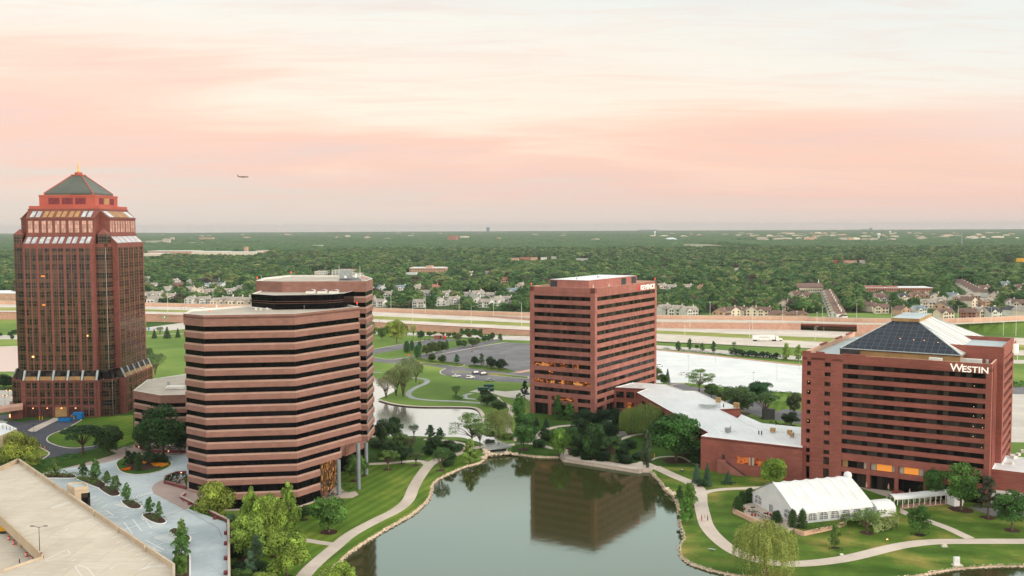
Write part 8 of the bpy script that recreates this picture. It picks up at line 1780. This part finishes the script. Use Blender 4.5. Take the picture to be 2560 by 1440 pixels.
# far plain buildings
FAR = [(350,402,642,634,60,'wall_cream','roof_white','pale mall wing at the near end of the strip'),(368,478,636,627.5,80,'wall_tan','roof_white','long pink department store on the mall strip'),(480,556,638,629,60,'wall_cream','roof_white','cream mall hall with flat roof'),(558,640,639,630,60,'wall_cream','roof_white','cream mall hall beside the little tower'),(610,618,634,617,10,'wall_tan','rf_red','small pink tower above the mall'),(640,668,634,626,30,'wall_tan','roof_white','small tan store past the mall tower'),(700,740,630,623,40,'wall_cream','roof_white','low pale store beyond the mall'),(742,790,628,621,40,'wall_tan','roof_white','low tan store past the pale one'),(781,803,624,613,20,'wall_white','roof_white','white hall with a peaked side'),
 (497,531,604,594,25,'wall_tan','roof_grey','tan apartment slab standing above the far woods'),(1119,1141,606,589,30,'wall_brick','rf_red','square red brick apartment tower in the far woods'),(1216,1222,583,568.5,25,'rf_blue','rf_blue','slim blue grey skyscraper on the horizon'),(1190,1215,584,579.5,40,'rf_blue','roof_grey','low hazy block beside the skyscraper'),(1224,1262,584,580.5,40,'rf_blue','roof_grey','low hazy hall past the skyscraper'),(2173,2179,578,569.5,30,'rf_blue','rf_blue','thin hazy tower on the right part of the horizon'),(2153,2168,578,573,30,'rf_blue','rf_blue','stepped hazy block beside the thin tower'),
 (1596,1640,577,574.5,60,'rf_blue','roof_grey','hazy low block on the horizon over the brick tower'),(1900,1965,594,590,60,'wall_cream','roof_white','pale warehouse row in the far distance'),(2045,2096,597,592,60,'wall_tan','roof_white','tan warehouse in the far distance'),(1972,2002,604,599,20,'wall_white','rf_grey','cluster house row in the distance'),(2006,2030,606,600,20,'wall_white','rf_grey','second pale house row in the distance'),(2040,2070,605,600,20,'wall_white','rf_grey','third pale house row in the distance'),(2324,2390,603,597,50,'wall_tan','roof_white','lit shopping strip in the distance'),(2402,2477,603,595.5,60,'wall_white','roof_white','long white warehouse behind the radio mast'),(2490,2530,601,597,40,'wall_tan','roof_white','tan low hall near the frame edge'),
 (1300,1322,651,643,16,'wall_brick','rf_red','pink brick house in the middle woods'),(1276,1296,653,645,16,'wall_tan','rf_grey','tan house in the middle woods'),(1326,1342,652,643,16,'wall_tan','rf_red','pink gabled house nearest the brick tower'),(1352,1366,651,643,12,'wall_white','rf_grey','small white house over the brick tower roof'),(1378,1392,649,641,12,'wall_white','rf_grey','another white house over the brick tower roof'),(2080,2094,660,651,14,'sign_red','rf_red','bright red roofed barn in the woods'),(2113,2142,660,651,16,'wall_tan','rf_red','pink house row left of the white gable'),(2152,2166,660,650,12,'wall_white','rf_red','white gable with a clay roof'),(1636,1660,600,596,30,'wall_white','roof_white','white strip roof in the far woods'),(1440,1470,652,646,20,'wall_white','rf_grey','white shed in the woods above the office tower'),(2540,2600,655,645.5,8,'yellow','yellow','bright yellow billboard beside the distant highway')]
M['wall_sign_red'] = M['capred']
for x0, x1, yb, yt, dep, mw, mr, lab in FAR:
    m_ = M['capred'] if mw == 'sign_red' else M[mw]; block({'yellow': 'billboard'}.get(mw, 'distant_building'), x0, x1, yb, yt, dep, m_, M[mr], lab, 'billboard' if mw == 'yellow' else 'building')
for i in range(130):
    y = 581.5+20*hr.random()**1.5; x = hr.uniform(1850, 2560) if hr.random() < .5 else hr.uniform(360, 2560); D = 80*2450/(y+5-567); wd = hr.uniform(14, 60); p = P(x, y+5); h = hr.uniform(15, 21)
    o = MB(); o.box((p[0], p[1], h/2), (wd, 18, h), hr.uniform(-.4, .4)); o.box((p[0], p[1], h+.8), (wd*.5, 10, 1.6), 0); q = o.build('distant_building', M[hr.choice(['wall_cream', 'roof_grey', 'wall_tan', 'roof_grey'])], origin=p)
    tag(q, 'tiny pale building poking out of the far woods', 'building', 'pale buildings scattered over the far plain')
def wtower(px, yb, yt, w, label):
    p = P(px, yb); h = zat(p[:2], yt); s = depth(p)/FPX*w/2; o = empty('water_tower', p, 0, label, 'water tower'); b = MB(); b.lathe(p, [(s*.8, 0), (s*.55, h*.25), (s*.55, h*.7)], 14); b.build('shaft', M['metal_white'], o)
    b = MB(); b.lathe(p, [(s*.55, h*.68), (s*1.05, h*.76), (s*1.1, h*.95), (s*.6, h), (0, h)], 14); b.build('tank', M['white'], o)
wtower(2196, 602, 583, 8.5, 'white water tower on a thick shaft above the distant houses'); wtower(1637, 594, 578, 5, 'slim white water tower near the domed hall'); wtower(2225, 588, 577.5, 5, 'small tan water tower on the horizon')
p = P(1677, 604); s = depth(p)/FPX; o = empty('domed_hall', p, 0, 'shallow white dome of a sports hall in the woods', 'dome'); b = MB(); b.lathe(p, [(15*s, 0), (15.5*s, 10), (13*s, 15), (8*s, 19), (0, 21)], 24); b.build('dome_roof', M['roof_white'], o); PROT.append((1660, 1693, 597, 601, 604))
p = P(2404, 616); h = zat(p[:2], 579); o = empty('radio_mast', p, 0, 'tall lattice radio mast standing beyond the woods', 'mast'); b = MB()
for k in range(4): a = k*math.pi/2; b.tube((p[0]+math.cos(a)*3, p[1]+math.sin(a)*3, 0), (p[0]+math.cos(a)*.6, p[1]+math.sin(a)*.6, h), .35, n=4)
for k in range(10): z = h*k/10; rr = 3-2.4*k/10; [b.tube((p[0]+math.cos(a)*rr, p[1]+math.sin(a)*rr, z), (p[0]+math.cos(a+1.57)*rr*.9, p[1]+math.sin(a+1.57)*rr*.9, z+h/10), .2, n=3) for a in (0, 1.57, 3.14, 4.71)]
b.build('lattice', M['metal'], o)
band_ = MB()
xs = np.linspace(2260, 2520, 12); A = [P(x, 619-(x-2260)*.005, 9) for x in xs]; band_.add([(q[0], q[1], 7.0) for q in A]+[(q[0], q[1], 9.5) for q in A]+[(q[0], q[1]+30, 9.5) for q in A], [(i, i+1, 13+i, 12+i) for i in range(11)]+[(12+i, 13+i, 25+i, 24+i) for i in range(11)]); o = band_.build('distant_flyover', M['soundwall'], origin=A[5]); tag(o, 'pale elevated road crossing the distant woods', 'bridge')
sheet('distant_highway', G([(2478,622),(2500,624),(2535,634),(2600,650),(2600,660),(2560,656),(2520,645),(2490,636)]), 1.0, M['highway'], .5)
PROT.append((2478, 2600, 622, 655, 662))
# residential street
ribbon('side_road', [(2022,778),(2026,762),(2024,748),(2020,738)], 9, .05, M['asphalt'], sm=False)
# far lamps
for i, (x, y, s_) in enumerate(((384,586,1.0),(407,587,1.2),(393,625,.6),(412,624,.6),(435,625,.5),(450,626,.5),(610,634,.5),(640,626,.6),(655,627,.5),(700,586,1.2),(712,587,1.0),(728,586,1.0),(745,587,.9),(822,590,.8),(848,591,.7),(870,591,.7),(1000,588,1.0),(1034,585,1.1),(1045,585,1.0),(1150,598,.7),(1180,599,.7),(1206,599,.7),(1780,580,1.2),(1790,581,1.2),(1846,588,.8),(1950,590,.8),(2258,600,.9),(2274,599,1.2),(2283,599,1.6),(2334,598,.8),(2350,600,.8),(2362,597,.8),(2297,583,1.4),(2316,583,1.2),(2385,612,.7),(2192,572,1.0))):
    D = 80*2450/(max(y, 577)+5-567); p = P(x, max(y, 577)+5); z = zat(p[:2], y); sz = s_*p[1]/2450*.9; o = empty('distant_lamp', (p[0], p[1], 0), 0, f'{ordn(i)} far off street lamp glowing over the plain, counted along the horizon', 'lamp', 'distant lamps across the plain')
    b = MB(); b.tube((p[0], p[1], 0), (p[0], p[1], z), .2, n=4); b.build('pole', M['metal'], o); b = MB(); b.lathe((p[0], p[1], z), [(0, -sz*.5), (sz*.5, 0), (0, sz*.5)], 8); b.build('lamp_head', M['lamp_warm'] if i % 3 else M['sign_white'], o)
# ---- woods
FP = [gen_tree('round', 100+k, 1500, .046, M['leaf_forest'], trunk=False)[0] for k in range(5)]+[gen_tree('egg', 120+k, 1100, .050, M['leaf_forest'], trunk=False)[0] for k in range(2)]+[gen_tree('oak', 130+k, 1600, .040, M['leaf_forest'], trunk=False)[0] for k in range(2)]
wr = np.random.default_rng(77)
def tree_ok(x, y, h, w, houses=True):
    px, py = proj((x, y, 0)); s = FPX/y
    if py > np.interp(px, [-200, 0, 410, 920, 1320, 1643, 1980, 2380, 2560, 2700], [752, 753, 761, 771, 781, 790, 795, 793, 787, 780]): return False
    t = py-h*s; x0, x1 = px-w*s*.33, px+w*s*.33
    for (a, b, c, d, base) in PROT:
        if py > base-3 and x0 < b and x1 > a and t < d and py > c: return False
    # a foot inside a house
    for (a, b, c, d, base) in PROT:
        if a-2 < px < b+2 and base-5 < py < base+2: return False
    return True
cand = []
def sample(n, d0, d1):
    a = wr.uniform(-.50, .50, n); r = np.sqrt(wr.uniform(d0*d0, d1*d1, n)); return np.stack([np.tan(a)*r*1.06, r], 1)
raw = np.concatenate([sample(8500, 880, 1250), sample(6500, 1250, 1800), sample(10500, 1800, 2600), sample(8000, 2600, 3200)])
for x, y in raw:
    if y < 1250: h, w = wr.uniform(6.0, 13), wr.uniform(8, 16)
    else: h = wr.uniform(9, 17); w = h*wr.uniform(1.2, 1.9)
    # open streets and clearings thin the residential belt
    if y < 1060 and wr.uniform() < .3: continue
    if math.sin(x*.011+2)*math.sin(y*.006+1) > .93: continue
    if tree_ok(x, y, h, w): cand.append((x, y, h, w, int(wr.integers(len(FP))), wr.uniform(0, 6.28)))
cand.sort(key=lambda c: c[1])
infr = [c for c in cand if -60 < proj((c[0], c[1], 0))[0] < 2620]
# keep clear of hidden spots behind the big buildings when choosing the individually built ones
def hidden(c):
    px, py = proj((c[0], c[1], c[2])); return (50 < px < 360 and py < 1000) or (1325 < px < 1640 and py > 722) or (640 < px < 912 and py > 705) or (470 < px < 912 and py > 772)
vis = [c for c in infr if not hidden(c)]
ind = vis[:296]; inds = set(id(c) for c in ind); rest = [c for c in cand if id(c) not in inds]
bt = MB(); bt.tube((0, 0, 0), (0, 0, .5), .03, .02, 6); _o = bt.build('trunk', M['bark'], uv=False); TRM = _o.data; bpy.data.objects.remove(_o)
secs = [(-200, 470, 'between the granite and striped towers'), (470, 930, 'right behind the striped tower roofs'), (930, 1330, 'between the striped tower and the brick office block'), (1330, 2000, 'between the brick office block and the hotel'), (2000, 3000, 'behind the hotel roof')]
for c in ind:
    o = empty('suburban_tree', (c[0], c[1], 0), c[5]); o.scale = (c[3], c[3], c[2]); px = proj((c[0], c[1], 0))[0]
    for nm, me in (('trunk', TRM), ('crown', FP[c[4]])): q = bpy.data.objects.new(nm, me); COL.objects.link(q); setparent(q, o)
    sec = next(s for s in secs if s[0] <= px < s[1])[2]; tag(o, f'bushy green tree among the suburban houses {sec}', 'tree', f'suburban trees {sec}')
def forest(pts):
    n = len(pts); me = bpy.data.meshes.new('distant_woods'); me.vertices.add(n); me.vertices.foreach_set('co', np.array([(p[0], p[1], 0) for p in pts], dtype=np.float32).ravel())
    for nm, tp, k in (('sc', 'FLOAT_VECTOR', None), ('vi', 'INT', None), ('rz', 'FLOAT', None)):
        at = me.attributes.new(nm, tp, 'POINT')
        if nm == 'sc': at.data.foreach_set('vector', np.array([(p[3], p[3], p[2]) for p in pts], dtype=np.float32).ravel())
        elif nm == 'vi': at.data.foreach_set('value', np.array([p[4] for p in pts], dtype=np.int32))
        else: at.data.foreach_set('value', np.array([p[5] for p in pts], dtype=np.float32))
    o = bpy.data.objects.new('distant_woods', me); COL.objects.link(o); tag(o, 'dense leafy woods filling the suburb beyond the nearest houses', 'woods', kind='stuff')
    hc = bpy.data.collections.new('woods_source')
    for k, m_ in enumerate(FP): hc.objects.link(bpy.data.objects.new('crown_source_%02d' % k, m_))
    ng = bpy.data.node_groups.new('woods', 'GeometryNodeTree'); ng.interface.new_socket('Geometry', in_out='INPUT', socket_type='NodeSocketGeometry'); ng.interface.new_socket('Geometry', in_out='OUTPUT', socket_type='NodeSocketGeometry')
    N = ng.nodes; L = ng.links; gi = N.new('NodeGroupInput'); go_ = N.new('NodeGroupOutput'); ci = N.new('GeometryNodeCollectionInfo'); ci.inputs['Collection'].default_value = hc; ci.inputs['Separate Children'].default_value = True; ci.inputs['Reset Children'].default_value = True
    ip = N.new('GeometryNodeInstanceOnPoints'); ip.inputs['Pick Instance'].default_value = True
    def attr(nm, dt):
        a = N.new('GeometryNodeInputNamedAttribute'); a.data_type = dt; a.inputs['Name'].default_value = nm; return a.outputs['Attribute']
    cb = N.new('ShaderNodeCombineXYZ'); L.new(attr('rz', 'FLOAT'), cb.inputs[2]); L.new(cb.outputs[0], ip.inputs['Rotation'])
    L.new(gi.outputs[0], ip.inputs['Points']); L.new(ci.outputs[0], ip.inputs['Instance']); L.new(attr('sc', 'FLOAT_VECTOR'), ip.inputs['Scale']); L.new(attr('vi', 'INT'), ip.inputs['Instance Index']); L.new(ip.outputs[0], go_.inputs[0])
    o.modifiers.new('woods', 'NODES').node_group = ng
forest(rest)
def canopy():
    R = np.random.default_rng(5); T1_, T2_, T3_ = R.uniform(0, 1, (512, 512)), R.uniform(0, 1, (256, 256)), R.uniform(0, 1, (128, 128))
    def vn(T, x, y, s):
        n = T.shape[0]; u = x/s; v = y/s; i = np.floor(u).astype(int); j = np.floor(v).astype(int); f = u-i; g = v-j; f = f*f*(3-2*f); g = g*g*(3-2*g); i %= n; j %= n
        return T[i, j]*(1-f)*(1-g)+T[(i+1) % n, j]*f*(1-g)+T[i, (j+1) % n]*(1-f)*g+T[(i+1) % n, (j+1) % n]*f*g
    nc = 1150; rows = [3050.0]
    while rows[-1] < 13900: rows.append(rows[-1]+max(7.0, rows[-1]*.0042))
    rows = np.array(rows); an = np.linspace(-.53, .53, nc); X = np.outer(rows, np.tan(an)); Y = np.repeat(rows[:, None], nc, 1)
    Z = 4.0+7.0*vn(T1_, X, Y, 14)+6*vn(T2_, X, Y, 37)+6*vn(T3_, X, Y, 210)-2
    clr = vn(T3_, X+900, Y*.8, 420); Z = np.where(clr > .80, .4, Z); Z[0, :] = 0; Z[:, 0] = 0; Z[:, -1] = 0
    nr = len(rows); me = bpy.data.meshes.new('far_woods'); me.vertices.add(nr*nc); me.vertices.foreach_set('co', np.stack([X, Y, Z], 2).astype(np.float32).ravel())
    i = np.arange(nr-1)[:, None]*nc+np.arange(nc-1)[None, :]; f = np.stack([i, i+1, i+nc+1, i+nc], 2).reshape(-1, 4); nf = len(f)
    me.loops.add(nf*4); me.polygons.add(nf); me.loops.foreach_set('vertex_index', f.astype(np.int32).ravel()); me.polygons.foreach_set('loop_start', np.arange(0, nf*4, 4, dtype=np.int32)); me.polygons.foreach_set('loop_total', np.full(nf, 4, dtype=np.int32)); me.update(calc_edges=True)
    t = NT('far_canopy'); f1 = t.noise(.028, detail=5, rough=.75); f2 = t.noise(.0022, detail=5); c = t.ramp(f1, [(.3, '243C22'), (.5, '3A5630'), (.68, '5C7642')]); c = t.mix(t.ramp(f2, [(.4, 0.0), (.65, .55)]), c, '4A6440')
    sp = t.new('ShaderNodeSeparateXYZ'); t.link(t.pos(), sp.inputs[0]); c = t.mix(t.ramp(sp.outputs[2], [(.0, 0.0), (1.0, 1.0)]), 'A8A088', c)
    me.materials.append(t.done(c, .95, .1)); o = bpy.data.objects.new('far_woods', me); COL.objects.link(o); tag(o, 'far off woods fading into the haze at the horizon', 'woods', kind='stuff')
canopy()
